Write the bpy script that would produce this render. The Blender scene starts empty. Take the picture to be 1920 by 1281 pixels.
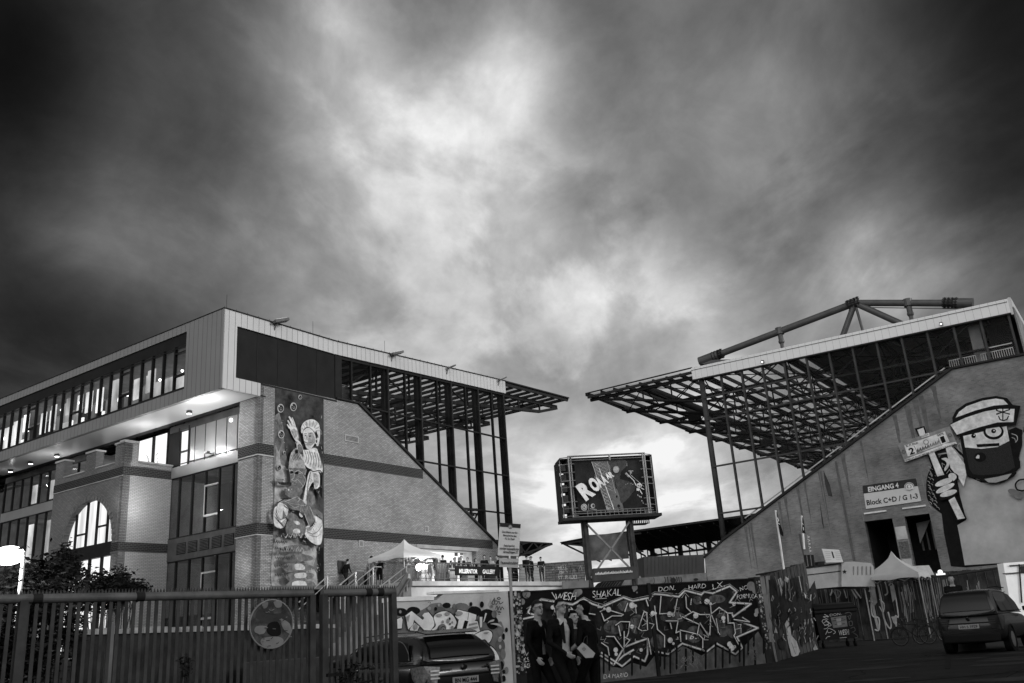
import bpy, bmesh, math, random
import numpy as np
from mathutils import Vector, Matrix
from mathutils.geometry import tessellate_polygon
random.seed(7); rng = random.Random(11)
SC = bpy.context.scene; COL = SC.collection
R = math.radians
# ------------------------------------------------------------------ camera
F = 1670.2; TH = .32274; RO = -.072248; AZ = .96951
fw = np.array([0, math.cos(TH), math.sin(TH)]); _up = np.array([0, -math.sin(TH), math.cos(TH)]); _r = np.array([1., 0, 0])
R_ = _r*math.cos(RO)+_up*math.sin(RO); U_ = -_r*math.sin(RO)+_up*math.cos(RO); CAM = np.array([0, 0, 1.25])
cd = bpy.data.cameras.new("camera"); cam = bpy.data.objects.new("camera", cd); COL.objects.link(cam)
cd.sensor_width = 36; cd.lens = F/1920*36; cd.clip_end = 5000; cd.clip_start = .05
cam.matrix_world = Matrix([[R_[0], U_[0], -fw[0], CAM[0]], [R_[1], U_[1], -fw[1], CAM[1]], [R_[2], U_[2], -fw[2], CAM[2]], [0, 0, 0, 1]])
SC.camera = cam
def ray(x, y): return fw+R_*(x-960)/F-U_*(y-640.5)/F
def atY(x, y, Y): d = ray(x, y); return CAM+d*Y/d[1]
def atZ(x, y, Z): d = ray(x, y); return CAM+d*(Z-1.25)/d[2]
# ------------------------------------------------------------------ world: grey evening cloud deck
W = bpy.data.worlds.new("World"); SC.world = W; W.use_nodes = True
nt = W.node_tree; nt.nodes.clear()
def nn(tree, t, **k):
    n = tree.nodes.new(t)
    for a, b in k.items():
        if a.startswith('i_'): n.inputs[int(a[2:])].default_value = b
        else: setattr(n, a, b)
    return n
def mth(tree, op, a, b=None, c=None, clamp=False):
    n = tree.nodes.new('ShaderNodeMath'); n.operation = op; n.use_clamp = clamp
    for i, v in enumerate((a, b, c)):
        if v is None: continue
        if isinstance(v, (int, float)): n.inputs[i].default_value = v
        else: tree.links.new(v, n.inputs[i])
    return n.outputs[0]
tc = nn(nt, 'ShaderNodeTexCoord'); DIR = tc.outputs['Generated']
sp = nn(nt, 'ShaderNodeSeparateXYZ'); nt.links.new(DIR, sp.inputs[0])
den = mth(nt, 'ADD', mth(nt, 'MAXIMUM', sp.outputs[2], 0.0), .16)
cx_ = mth(nt, 'DIVIDE', sp.outputs[0], den); cy_ = mth(nt, 'DIVIDE', sp.outputs[1], den)
cb = nn(nt, 'ShaderNodeCombineXYZ'); nt.links.new(cx_, cb.inputs[0]); nt.links.new(cy_, cb.inputs[1])
def noise(vec, scale, det, rough, dist, off=(0, 0, 0), sc=(1, 1, 1), rot=0):
    mp = nn(nt, 'ShaderNodeMapping'); mp.inputs[1].default_value = off; mp.inputs[3].default_value = sc; mp.inputs[2].default_value = (0, 0, rot)
    nt.links.new(vec, mp.inputs[0])
    n = nn(nt, 'ShaderNodeTexNoise'); nt.links.new(mp.outputs[0], n.inputs['Vector'])
    n.inputs['Scale'].default_value = scale; n.inputs['Detail'].default_value = det; n.inputs['Roughness'].default_value = rough
    n.inputs['Distortion'].default_value = dist
    return n.outputs[0]
n1 = noise(cb.outputs[0], 1.15, 8, .55, .15, (3.1, 1.4, 0), (1.0, .75, 1), .5)
n2 = noise(cb.outputs[0], 3.6, 9, .6, .25, (7.7, 2.4, 0), (1.0, .6, 1), .9)
n4 = noise(cb.outputs[0], 1.7, 12, .55, .45, (2.2, 8.1, 0), (1.0, .7, 1), -.5)
n3 = noise(DIR, 9.0, 7, .6, .3, (1.1, 5.2, 2))
def blob(x, y, k, amp, d=None):
    v = ray(x, y) if d is None else np.array(d, float); v = v/np.linalg.norm(v)
    vm = nn(nt, 'ShaderNodeVectorMath', operation='DOT_PRODUCT'); nt.links.new(DIR, vm.inputs[0]); vm.inputs[1].default_value = tuple(v)
    e = mth(nt, 'EXPONENT', mth(nt, 'MULTIPLY', mth(nt, 'SUBTRACT', vm.outputs['Value'], 1.0), k))
    return mth(nt, 'MULTIPLY', e, amp)
SKY = [(1000, 720, 25, 1.66), (20, 130, 260, -1.62), (1880, 30, 90, -2.21), (20, 630, 260, -1.35), (760, 130, 90, 1.05), (1550, 540, 260, 0.65), (1300, 1100, 90, 0.57), (1650, 130, 260, 0.42), (320, 30, 260, -0.57), (600, 440, 260, 0.27), (900, 340, 260, 0.45), (1000, 1100, 260, 0.50), (1300, 630, 260, 0.63), (1700, 440, 260, 1.11), (1900, 440, 260, -0.79), (800, 30, 260, -0.73), (1100, 30, 260, -0.59), (450, 240, 260, -0.44), (300, 630, 260, -0.54), (300, 440, 260, 0.63), (1080, 720, 260, -0.42), (1300, 340, 260, -0.43), (900, 630, 260, -0.26), (20, 340, 260, -1.38), (20, 30, 260, -1.53), (130, 440, 260, 1.10), (480, 540, 260, 0.39), (990, 130, 260, 0.57), (580, 240, 260, 0.63), (1600, 340, 260, -0.42), (620, 30, 260, 0.26), (1300, 860, 260, 0.49), (1200, 720, 260, -0.41), (1400, 240, 260, 0.43), (1400, 30, 260, -0.18), (1120, 540, 260, 0.47), (160, 630, 260, -0.74), (1020, 860, 260, 0.40), (760, 630, 260, 0.24), (160, 130, 260, 0.56), (320, 340, 260, -0.72), (1800, 130, 260, 1.24), (1880, 30, 260, -1.46), (1900, 240, 260, -0.65)]
SKY += [(1290, 390, 420, -.22), (1400, 455, 420, -.25), (1180, 330, 420, -.12), (1500, 500, 500, -.2), (1455, 355, 700, .5), (1000, 110, 700, .35), (640, 50, 500, .35), (1270, 850, 500, .4), (1150, 940, 500, .35)]
tot = None
for q in SKY:
    b = blob(*q); tot = b if tot is None else mth(nt, 'ADD', tot, b)
tot = mth(nt, 'ADD', tot, math.log(.10)+.12)
# cloud relief
rel = mth(nt, 'ADD', mth(nt, 'MULTIPLY', mth(nt, 'SUBTRACT', n1, .5), .5), mth(nt, 'MULTIPLY', mth(nt, 'SUBTRACT', n2, .5), 1.3))
rel = mth(nt, 'ADD', rel, mth(nt, 'MULTIPLY', mth(nt, 'SUBTRACT', n3, .5), 1.3))
mr4 = nn(nt, 'ShaderNodeMapRange'); mr4.interpolation_type = 'SMOOTHSTEP'; nt.links.new(n4, mr4.inputs[0]); mr4.inputs[1].default_value = .46; mr4.inputs[2].default_value = .58; mr4.inputs[3].default_value = -.20; mr4.inputs[4].default_value = .26
rel = mth(nt, 'ADD', rel, mr4.outputs[0])
lum = mth(nt, 'EXPONENT', mth(nt, 'ADD', tot, rel))
lum = mth(nt, 'MINIMUM', lum, .92)
# the part of the sky behind the photographer: bright evening side
back = mth(nt, 'ADD', blob(0, 0, 8, 1.7, (.85, -.55, .28)), blob(0, 0, 7, 2.4, (-.40, -.85, .30)))
lum = mth(nt, 'ADD', lum, back)
rgb = nn(nt, 'ShaderNodeCombineColor')
for i in range(3): nt.links.new(lum, rgb.inputs[i])
bg = nn(nt, 'ShaderNodeBackground'); nt.links.new(rgb.outputs[0], bg.inputs[0]); bg.inputs[1].default_value = 1.0
wo = nn(nt, 'ShaderNodeOutputWorld'); nt.links.new(bg.outputs[0], wo.inputs[0])
try: W.cycles.sampling_method = 'MANUAL'; W.cycles.sample_map_resolution = 512
except Exception: pass
# ------------------------------------------------------------------ soft low sun through the cloud, from the right behind the camera
sl = bpy.data.lights.new("sun", 'SUN'); sl.energy = 1.6; sl.angle = R(14); sl.color = (1, 1, 1)
sun = bpy.data.objects.new("sun", sl); COL.objects.link(sun)
sun.rotation_euler = Vector((.90, -.36, .30)).to_track_quat('Z', 'Y').to_euler()
SC.view_settings.view_transform = 'Standard'; SC.view_settings.look = 'None'; SC.view_settings.exposure = 0; SC.view_settings.gamma = 1
try:
    SC.cycles.max_bounces = 6; SC.cycles.transparent_max_bounces = 24; SC.cycles.sample_clamp_indirect = 3; SC.cycles.caustics_reflective = False
except Exception: pass
# ------------------------------------------------------------------ planes
D1 = np.array([math.cos(AZ), math.sin(AZ), 0]); D2 = np.array([-math.sin(AZ), math.cos(AZ), 0]); UP = np.array([0, 0, 1.])
class PL:
    def __init__(s, p, h, n): s.p = np.array(p, float); s.h = h; s.n = n
    def __call__(s, x, y, o=0):
        d = ray(x, y); return CAM+d*(((s.p+s.n*o-CAM)@s.n)/(d@s.n))
    def sz(s, x, y, o=0): q = s(x, y, o); return float((q-s.p)@s.h), float(q[2])
    def at(s, u, z, o=0): q = s.p+s.h*u+s.n*o; return np.array([q[0], q[1], z])
    def uv(s, q): return (float((np.array(q)-s.p)@s.h), float(q[2]))
LG = PL(atY(780, 1050, 60), D1, -D2)
LF = PL(LG(422, 578), D2, -D1)
LF3 = PL(LG(491, 900)+D1*.3, D2, -D1)
TS = PL(LF3(318, 1000), D1, -D2)
TF = PL(TS(230, 950), D2, -D1)
RG = PL(atY(1298, 691, 69.5), -D2, -D1)
WL = PL((1.76, 25.8, 0), np.array([.7768, .6297, 0]), np.array([.6297, -.7768, 0]))
_a = R(8); SB = PL(atY(1140, 980, 64), np.array([math.cos(_a), math.sin(_a), 0]), np.array([math.sin(_a), -math.cos(_a), 0]))
# ------------------------------------------------------------------ materials
MC = {}
def M(name, g, rough=.8, metal=0, var=.25, vs=1.5, bump=0, bs=20, emit=0, spec=.06, coat=0):
    if name in MC: return MC[name]
    m = bpy.data.materials.new(name); m.use_nodes = True; t = m.node_tree; b = t.nodes['Principled BSDF']
    b.inputs['Roughness'].default_value = rough; b.inputs['Metallic'].default_value = metal
    b.inputs['Specular IOR Level'].default_value = spec; b.inputs['Coat Weight'].default_value = coat
    b.inputs['Base Color'].default_value = (g, g, g, 1)
    tc = t.nodes.new('ShaderNodeTexCoord')
    if var > 0:
        n = t.nodes.new('ShaderNodeTexNoise'); t.links.new(tc.outputs['Object'], n.inputs['Vector'])
        n.inputs['Scale'].default_value = vs; n.inputs['Detail'].default_value = 8; n.inputs['Roughness'].default_value = .62
        mr = t.nodes.new('ShaderNodeMapRange'); t.links.new(n.outputs[0], mr.inputs[0])
        mr.inputs[1].default_value = .3; mr.inputs[2].default_value = .7; mr.inputs[3].default_value = g*(1-var); mr.inputs[4].default_value = min(.9, g*(1+var))
        c = t.nodes.new('ShaderNodeCombineColor')
        for i in range(3): t.links.new(mr.outputs[0], c.inputs[i])
        t.links.new(c.outputs[0], b.inputs['Base Color'])
    if bump:
        n = t.nodes.new('ShaderNodeTexNoise'); t.links.new(tc.outputs['Object'], n.inputs['Vector']); n.inputs['Scale'].default_value = bs; n.inputs['Detail'].default_value = 5
        bp = t.nodes.new('ShaderNodeBump'); bp.inputs['Strength'].default_value = bump; bp.inputs['Distance'].default_value = .02
        t.links.new(n.outputs[0], bp.inputs['Height']); t.links.new(bp.outputs[0], b.inputs['Normal'])
    if emit: b.inputs['Emission Color'].default_value = (1, 1, 1, 1); b.inputs['Emission Strength'].default_value = emit
    MC[name] = m; return m
def brick(name, g1, g2, mort, bw=.25, rh=.083, ms=.012, big=.3, bs=.22, rough=.85, bump=.3):
    if name in MC: return MC[name]
    m = bpy.data.materials.new(name); m.use_nodes = True; t = m.node_tree; b = t.nodes['Principled BSDF']; b.inputs['Roughness'].default_value = rough; b.inputs['Specular IOR Level'].default_value = .08
    uv = t.nodes.new('ShaderNodeUVMap'); br = t.nodes.new('ShaderNodeTexBrick'); t.links.new(uv.outputs[0], br.inputs[0])
    br.inputs['Scale'].default_value = 1; br.inputs['Brick Width'].default_value = bw; br.inputs['Row Height'].default_value = rh; br.inputs['Mortar Size'].default_value = ms
    br.inputs['Mortar Smooth'].default_value = .2; br.inputs['Bias'].default_value = 0
    for i, g in ((1, g1), (2, g2), (3, mort)): br.inputs[i].default_value = (g, g, g, 1)
    n = t.nodes.new('ShaderNodeTexNoise'); t.links.new(uv.outputs[0], n.inputs[0]); n.inputs['Scale'].default_value = bs; n.inputs['Detail'].default_value = 7; n.inputs['Roughness'].default_value = .6
    mr = t.nodes.new('ShaderNodeMapRange'); t.links.new(n.outputs[0], mr.inputs[0]); mr.inputs[1].default_value = .3; mr.inputs[2].default_value = .7; mr.inputs[3].default_value = 1-big; mr.inputs[4].default_value = 1+big
    mx = t.nodes.new('ShaderNodeVectorMath'); mx.operation = 'SCALE'; t.links.new(br.outputs[0], mx.inputs[0]); t.links.new(mr.outputs[0], mx.inputs['Scale'])
    t.links.new(mx.outputs[0], b.inputs['Base Color'])
    if bump:
        bp = t.nodes.new('ShaderNodeBump'); bp.inputs['Strength'].default_value = bump; bp.inputs['Distance'].default_value = .01; bp.invert = True
        t.links.new(br.outputs['Fac'], bp.inputs['Height']); t.links.new(bp.outputs[0], b.inputs['Normal'])
    MC[name] = m; return m
def glass(name, tint=.85, refl=.5, rough=.02):
    if name in MC: return MC[name]
    m = bpy.data.materials.new(name); m.use_nodes = True; t = m.node_tree; t.nodes.remove(t.nodes['Principled BSDF']); o = t.nodes['Material Output']
    tr = t.nodes.new('ShaderNodeBsdfTransparent'); tr.inputs[0].default_value = (tint, tint, tint, 1)
    gl = t.nodes.new('ShaderNodeBsdfGlossy'); gl.inputs['Roughness'].default_value = rough; gl.inputs[0].default_value = (.9, .9, .9, 1)
    fr = t.nodes.new('ShaderNodeFresnel'); fr.inputs[0].default_value = 1.5
    mm = t.nodes.new('ShaderNodeMath'); mm.operation = 'MULTIPLY_ADD'; t.links.new(fr.outputs[0], mm.inputs[0]); mm.inputs[1].default_value = refl*2; mm.inputs[2].default_value = refl*.06; mm.use_clamp = True
    mx = t.nodes.new('ShaderNodeMixShader'); t.links.new(mm.outputs[0], mx.inputs[0]); t.links.new(tr.outputs[0], mx.inputs[1]); t.links.new(gl.outputs[0], mx.inputs[2]); t.links.new(mx.outputs[0], o.inputs[0])
    MC[name] = m; return m
def emis(name, e, var=0, vs=.5, st=(1, 1, 1)):
    if name in MC: return MC[name]
    m = bpy.data.materials.new(name); m.use_nodes = True; t = m.node_tree; t.nodes.remove(t.nodes['Principled BSDF']); o = t.nodes['Material Output']
    em = t.nodes.new('ShaderNodeEmission'); em.inputs[1].default_value = e; t.links.new(em.outputs[0], o.inputs[0])
    if var:
        tc = t.nodes.new('ShaderNodeTexCoord'); mp = t.nodes.new('ShaderNodeMapping'); mp.inputs[3].default_value = st; t.links.new(tc.outputs['Object'], mp.inputs[0])
        n = t.nodes.new('ShaderNodeTexNoise'); t.links.new(mp.outputs[0], n.inputs[0]); n.inputs['Scale'].default_value = vs; n.inputs['Detail'].default_value = 3
        mr = t.nodes.new('ShaderNodeMapRange'); t.links.new(n.outputs[0], mr.inputs[0]); mr.inputs[1].default_value = .35; mr.inputs[2].default_value = .65; mr.inputs[3].default_value = e*(1-var); mr.inputs[4].default_value = e*(1+var)
        t.links.new(mr.outputs[0], em.inputs[1])
    MC[name] = m; return m
def paint(g):
    g = max(.006, round(g, 2)); return M('paint_%02d' % int(g*100), g, .7, var=.32, vs=2.6)
# ------------------------------------------------------------------ mesh builder
BASE = {}
def V3(p): return (float(p[0]), float(p[1]), float(p[2]))
class MB:
    def __init__(s): s.v = []; s.f = []; s.m = []
    def add(s, vs, fs, m=0):
        k = len(s.v); s.v += [V3(p) for p in vs]; s.f += [tuple(i+k for i in f) for f in fs]; s.m += [m]*len(fs)
    def quad(s, a, b, c, d, m=0): s.add([a, b, c, d], [(0, 1, 2, 3)], m)
    def poly(s, pts, m=0):
        if len(pts) <= 4: s.add(pts, [tuple(range(len(pts)))], m); return
        tr = tessellate_polygon([[Vector(V3(p)) for p in pts]]); s.add(pts, [tuple(t) for t in tr], m)
    def prism(s, pts, vec, m=0):
        n = len(pts); vec = np.array(vec); q = [np.array(p)+vec for p in pts]; s.poly(pts, m); s.poly(q[::-1], m)
        s.add(list(pts)+q, [(i, (i+1) % n, (i+1) % n+n, i+n) for i in range(n)], m)
    def box(s, c, ax, ay, az, m=0):  # half-vectors
        c, ax, ay, az = map(np.array, (c, ax, ay, az))
        vs = [c+i*ax+j*ay+k*az for k in (-1, 1) for j in (-1, 1) for i in (-1, 1)]
        s.add(vs, [(0, 2, 3, 1), (4, 5, 7, 6), (0, 1, 5, 4), (2, 6, 7, 3), (0, 4, 6, 2), (1, 3, 7, 5)], m)
    def pbox(s, P, u0, u1, z0, z1, o0, o1, m=0):  # box on plane P
        c = P.at((u0+u1)/2, (z0+z1)/2, (o0+o1)/2); s.box(c, P.h*(u1-u0)/2, P.n*(o1-o0)/2, UP*(z1-z0)/2, m)
    def beam(s, a, b, w, h, m=0, up=UP):
        a = np.array(a, float); b = np.array(b, float); d = b-a; L = np.linalg.norm(d)
        if L < 1e-6: return
        d = d/L; x = np.cross(d, up)
        if np.linalg.norm(x) < 1e-3: x = np.cross(d, D1)
        x /= np.linalg.norm(x); y = np.cross(x, d); s.box((a+b)/2, x*w/2, d*L/2, y*h/2, m)
    def tube(s, a, b, r, n=10, m=0, r2=None):
        a = np.array(a, float); b = np.array(b, float); d = b-a; L = np.linalg.norm(d); d = d/L; x = np.cross(d, UP)
        if np.linalg.norm(x) < 1e-3: x = np.array([1., 0, 0])
        x /= np.linalg.norm(x); y = np.cross(x, d); r2 = r if r2 is None else r2; vs = []
        for p, rr in ((a, r), (b, r2)):
            for i in range(n): t = 2*math.pi*i/n; vs.append(p+x*rr*math.cos(t)+y*rr*math.sin(t))
        s.add(vs, [(i, (i+1) % n, (i+1) % n+n, i+n) for i in range(n)]+[tuple(range(n))[::-1], tuple(range(n, 2*n))], m)
    def path(s, pts, r, n=8, m=0):
        for a, b in zip(pts[:-1], pts[1:]): s.tube(a, b, r, n, m)
    def sphere(s, c, r, n=10, m=0, sc=(1, 1, 1)):
        c = np.array(c, float); vs = []; fs = []
        for j in range(n+1):
            t = math.pi*j/n
            for i in range(2*n): a = math.pi*i/n; vs.append(c+np.array([math.sin(t)*math.cos(a)*r*sc[0], math.sin(t)*math.sin(a)*r*sc[1], math.cos(t)*r*sc[2]]))
        for j in range(n):
            for i in range(2*n): k = (i+1) % (2*n); fs.append((j*2*n+i, (j+1)*2*n+i, (j+1)*2*n+k, j*2*n+k))
        s.add(vs, fs, m)
    def torus(s, c, ax, R1, r, n=24, k=6, m=0):
        ax = np.array(ax, float); ax /= np.linalg.norm(ax); x = np.cross(ax, UP)
        if np.linalg.norm(x) < 1e-3: x = np.array([1., 0, 0])
        x /= np.linalg.norm(x); y = np.cross(ax, x); vs = []; fs = []
        for i in range(n):
            t = 2*math.pi*i/n; d = x*math.cos(t)+y*math.sin(t)
            for j in range(k): a = 2*math.pi*j/k; vs.append(np.array(c)+d*(R1+r*math.cos(a))+ax*r*math.sin(a))
        for i in range(n):
            for j in range(k): fs.append((i*k+j, ((i+1) % n)*k+j, ((i+1) % n)*k+(j+1) % k, i*k+(j+1) % k))
        s.add(vs, fs, m)
    def build(s, name, mats, parent=None, uv=None, smooth=False, bevel=0):
        if not isinstance(mats, (list, tuple)): mats = [mats]
        me = bpy.data.meshes.new(name)
        if parent is None:
            a = np.array(s.v); b = np.array([(a[:, 0].min()+a[:, 0].max())/2, (a[:, 1].min()+a[:, 1].max())/2, a[:, 2].min()])
        else: b = BASE[parent.name]
        me.from_pydata([(p[0]-b[0], p[1]-b[1], p[2]-b[2]) for p in s.v], [], s.f)
        for mt in mats: me.materials.append(mt)
        me.polygons.foreach_set('material_index', s.m)
        if uv is not None:
            l = me.uv_layers.new(name='UVMap')
            for lp in me.loops: l.data[lp.index].uv = uv.uv(s.v[lp.vertex_index])
        if smooth: me.polygons.foreach_set('use_smooth', [True]*len(me.polygons))
        me.update(); o = bpy.data.objects.new(name, me); COL.objects.link(o)
        if parent is not None: o.parent = parent
        else: o.location = b
        BASE[o.name] = b
        if bevel:
            md = o.modifiers.new('bevel', 'BEVEL'); md.width = bevel; md.segments = 2; md.limit_method = 'ANGLE'
        return o
def thing(name, label, cat, loc, group=None):
    o = bpy.data.objects.new(name, None); COL.objects.link(o); o.location = V3(loc); o.empty_display_size = .3
    BASE[o.name] = np.array(V3(loc)); o['label'] = label; o['category'] = cat
    if group: o['group'] = group
    return o
def tag(o, label, cat, group=None, kind=None):
    o['label'] = label; o['category'] = cat
    if group: o['group'] = group
    if kind: o['kind'] = kind
    return o
def lab(o, l): o['label'] = l; return o
# ------------------------------------------------------------------ flat art painted on a plane, drawn from photo positions
def smooth_poly(p, closed=True, k=5):
    n = len(p); out = []; p = [np.array(q, float) for q in p]
    rngk = range(n if closed else n-1)
    for i in rngk:
        if closed: a, b, c, d = p[i-1], p[i], p[(i+1) % n], p[(i+2) % n]
        else: a, b, c, d = p[max(i-1, 0)], p[i], p[i+1], p[min(i+2, n-1)]
        for j in range(k):
            t = j/k; out.append(.5*((2*b)+(-a+c)*t+(2*a-5*b+4*c-d)*t*t+(-a+3*b-3*c+d)*t**3))
    if not closed: out.append(p[-1])
    return out
class Art:
    def __init__(s, P, tf=(0, 0, 1), o=.004, step=.0012, inplane=None):
        s.P = P; s.tf = tf; s.o = o; s.step = step; s.mb = MB(); s.mats = []; s.k = 0
    def T(s, q): x0, y0, sc = s.tf; return (x0+q[0]/sc, y0+q[1]/sc)
    def mi(s, g):
        m = paint(g) if isinstance(g, (int, float)) else g
        if m not in s.mats: s.mats.append(m)
        return s.mats.index(m)
    def off(s): s.k += 1; return s.o+s.k*s.step
    def poly(s, pts, g, sm=False):
        if sm: pts = smooth_poly(pts)
        o = s.off(); s.mb.poly([s.P(*s.T(q), o) for q in pts], s.mi(g))
    def ell(s, x, y, rx, ry, g, n=18, a=0):
        s.poly([(x+rx*math.cos(t)*math.cos(a)-ry*math.sin(t)*math.sin(a), y+rx*math.cos(t)*math.sin(a)+ry*math.sin(t)*math.cos(a)) for t in [2*math.pi*i/n for i in range(n)]], g)
    def line(s, pts, w, g, sm=False, closed=False):
        if sm: pts = smooth_poly(pts, closed, 4)
        elif closed: pts = list(pts)+[pts[0]]
        if sm and closed: pts = list(pts)+[pts[0]]
        pts = [np.array(p, float) for p in pts]; o = s.off(); m = s.mi(g); n = len(pts)
        for i in range(n-1):
            a, b = pts[i], pts[i+1]; d = b-a; L = np.linalg.norm(d)
            if L < 1e-6: continue
            d /= L; nv = np.array([-d[1], d[0]])*w/2; e = d*w*.35
            q = [a-e+nv, b+e+nv, b+e-nv, a-e-nv]
            s.mb.quad(*[s.P(*s.T(p), o+(i % 3)*.0003) for p in q], m)
    def text(s, txt, a, b, h, g, sh=0, bold=0, wob=0):
        """baseline from a to b, height vector length h upward (perpendicular, sheared by sh)"""
        a = np.array(a, float); b = np.array(b, float); vs, fs = font(txt, bold)
        L = np.linalg.norm(b-a); d = (b-a)/L; u = np.array([d[1], -d[0]]); u = u+d*sh; o = s.off()
        r = random.Random(len(txt)+int(a[0])); out = []
        for (x, y) in vs:
            q = a+d*x*L+u*y*h
            if wob: q = q+u*h*wob*math.sin(x*9+a[0])+d*wob*h*math.sin(y*5+x*13)
            out.append(s.P(*s.T(q), o))
        s.mb.add(out, fs, s.mi(g))
    def build(s, name, parent): return s.mb.build(name, s.mats, parent)
FC = {}
def font(txt, bold=0):
    k = (txt, bold)
    if k in FC: return FC[k]
    cu = bpy.data.curves.new('f', 'FONT'); cu.body = txt; cu.offset = bold; cu.resolution_u = 3; cu.fill_mode = 'BOTH' if hasattr(cu, 'fill_mode') else cu.fill_mode
    ob = bpy.data.objects.new('f', cu); COL.objects.link(ob); bpy.context.view_layer.update()
    me = ob.evaluated_get(bpy.context.evaluated_depsgraph_get()).to_mesh()
    v = np.array([(p.co.x, p.co.y) for p in me.vertices]); fs = [tuple(p.vertices) for p in me.polygons]
    ob.to_mesh_clear(); bpy.data.objects.remove(ob); bpy.data.curves.remove(cu)
    x0, x1 = v[:, 0].min(), v[:, 0].max(); cap = .73 if any(c.isupper() or c.isdigit() for c in txt) else .55
    v = [((p[0]-x0)/(x1-x0), p[1]/cap) for p in v]
    FC[k] = (v, fs); return FC[k]
# ================================================================== SETTING
asph = M('asphalt', .018, .9, var=.45, vs=.9, bump=.5, bs=30, spec=.08)
mb = MB()
mb.poly([(-700, -300, 0), (700, -300, 0), (700, 1200, 0), (-700, 1200, 0)])
o = mb.build('ground', asph); o['kind'] = 'structure'; o['label'] = 'dark asphalt yard in front of the walls'
mb = MB()  # repair seams and a shallow kerb strip in the asphalt
for a, b, w in (((6, 14), (15, 27), .10), ((4, 17.5), (16, 20), .06), ((9, 21), (13, 30), .05)):
    mb.box((( a[0]+b[0])/2, (a[1]+b[1])/2, .004), np.array([b[0]-a[0], b[1]-a[1], 0])/2, np.array([-(b[1]-a[1]), b[0]-a[0], 0])/math.hypot(b[0]-a[0], b[1]-a[1])*w, (0, 0, .004))
o = mb.build('pavement', M('seam', .015, .9)); o['kind'] = 'structure'; o['label'] = 'tar repair seams across the asphalt yard'
mb = MB()
for i in range(46):
    x = rng.uniform(1, 17); y = rng.uniform(15, 30); r = rng.uniform(.1, .5)
    mb.poly([(x+r*math.cos(t)*1.8*rng.uniform(.7, 1.2), y+r*math.sin(t)*rng.uniform(.7, 1.2), .003+.00015*i) for t in [2*math.pi*j/9 for j in range(9)]])
o = mb.build('road', M('patch', .03, .8, var=.5, spec=.1)); o['kind'] = 'structure'; o['label'] = 'worn lighter patches in the asphalt yard'
# ================================================================== materials for the stands
BR_L = brick('brick_light', .38, .26, .12, ms=.015, big=.24, bs=.35)
BR_D = brick('brick_dark_band', .03, .022, .11, bw=.25, rh=.10, ms=.012, big=.2)
BR_R = brick('brick_painted', .22, .15, .22, ms=.012, big=.38, bs=.5)
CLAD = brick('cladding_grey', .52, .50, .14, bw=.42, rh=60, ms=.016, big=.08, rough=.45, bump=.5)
CLADW = brick('cladding_white', .80, .78, .5, bw=.5, rh=60, ms=.014, big=.05, rough=.5, bump=.4)
DK = M('dark_steel', .028, .5, var=.3, vs=2); DK2 = M('dark_frame', .02, .4, var=.2); STEEL = M('steel_grey', .11, .5, .3, var=.3, vs=3)
PANEL = M('dark_panel', .012, .8, var=.3, vs=.8, spec=.2); CONC = M('concrete', .42, .85, var=.3, vs=.7, bump=.3); CONCD = M('concrete_dark', .12, .9, var=.35, vs=1)
GL = glass('pane_glass', .88, .08); GLC = glass('clear_pane', .88, .3); METL = M('metal_panel', .34, .35, .5, var=.12, vs=.6)
SOFF = brick('soffit_metal', .62, .6, .3, bw=60, rh=.22, ms=.01, big=.06, rough=.3, bump=.3)
DECK = M('roof_deck', .3, .6, .2, var=.3, vs=1.2); POLY = glass('roof_sheet', .85, .1, .2)
LIT = [emis('lit_room_%d' % i, e, .55, .7, (1, 1, .6)) for i, e in enumerate((.02, .16, .5, .9, 1.4))]
HOT = emis('lit_window', 1.1, .12, .4); LAMP = emis('lamp_face', 6)
# ================================================================== LEFT STAND
LS = thing('stadium_stand', 'brick stadium stand with metal-clad upper storey, lit window strip and tall painted mural', 'stadium', LG.at(-13, 0, 0))
kx = (-15.6, 20.26, -7.5, 20.12, 11.48, 21.14)
def zt(s): return 20.22 if s < -7.2 else 20.22+(s+7.2)*(21.14-20.22)/18.68
def zb(s): return 19.34 if s < -7.2 else 19.30+(s+7.2)*(20.11-19.30)/18.68
W_ = .35
# cladding on the gable
mb = MB()
def band(P, pts, o0, o1, m=0): mb.prism([P.at(u, z, o1) for u, z in pts], P.n*(o0-o1), m)
S0, S1 = -15.62, 11.48
band(LG, [(S0, 15.52), (-14.76, 15.52), (-14.76, zt(0-20)), (S0, zt(-20))], -.2, .06)
band(LG, [(-14.76, 15.52), (-13.02, 15.52), (-13.02, 16.28), (-14.76, 16.28)], -.2, .06)
band(LG, [(-14.76, 19.36), (-7.2, 19.34), (-7.2, 20.22), (-14.76, 20.22)], -.2, .06)
band(LG, [(-7.2, 19.34), (S1, 20.11), (S1, 21.14), (-7.2, 20.22)], -.2, .06)
mb.build('cladding', CLAD, LS, uv=LG)
mb = MB()
mb.beam(LG.at(S0, zt(-20)+.02, .02), LG.at(-7.2, 20.24, .02), .22, .05); mb.beam(LG.at(-7.2, 20.24, .02), LG.at(S1, 21.17, .02), .22, .05)
for i in range(34):
    s = S0+i*.8; mb.beam(LG.at(s, zt(s)+.02, .0), LG.at(s, zt(s)+.16, .0), .02, .02)
for s in (-15.5, -9, -2.5): mb.beam(LG.at(s, zt(s), 0), LG.at(s, zt(s)+.9, 0), .015, .015)
mb.build('roof_edge', DK, LS)
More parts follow.
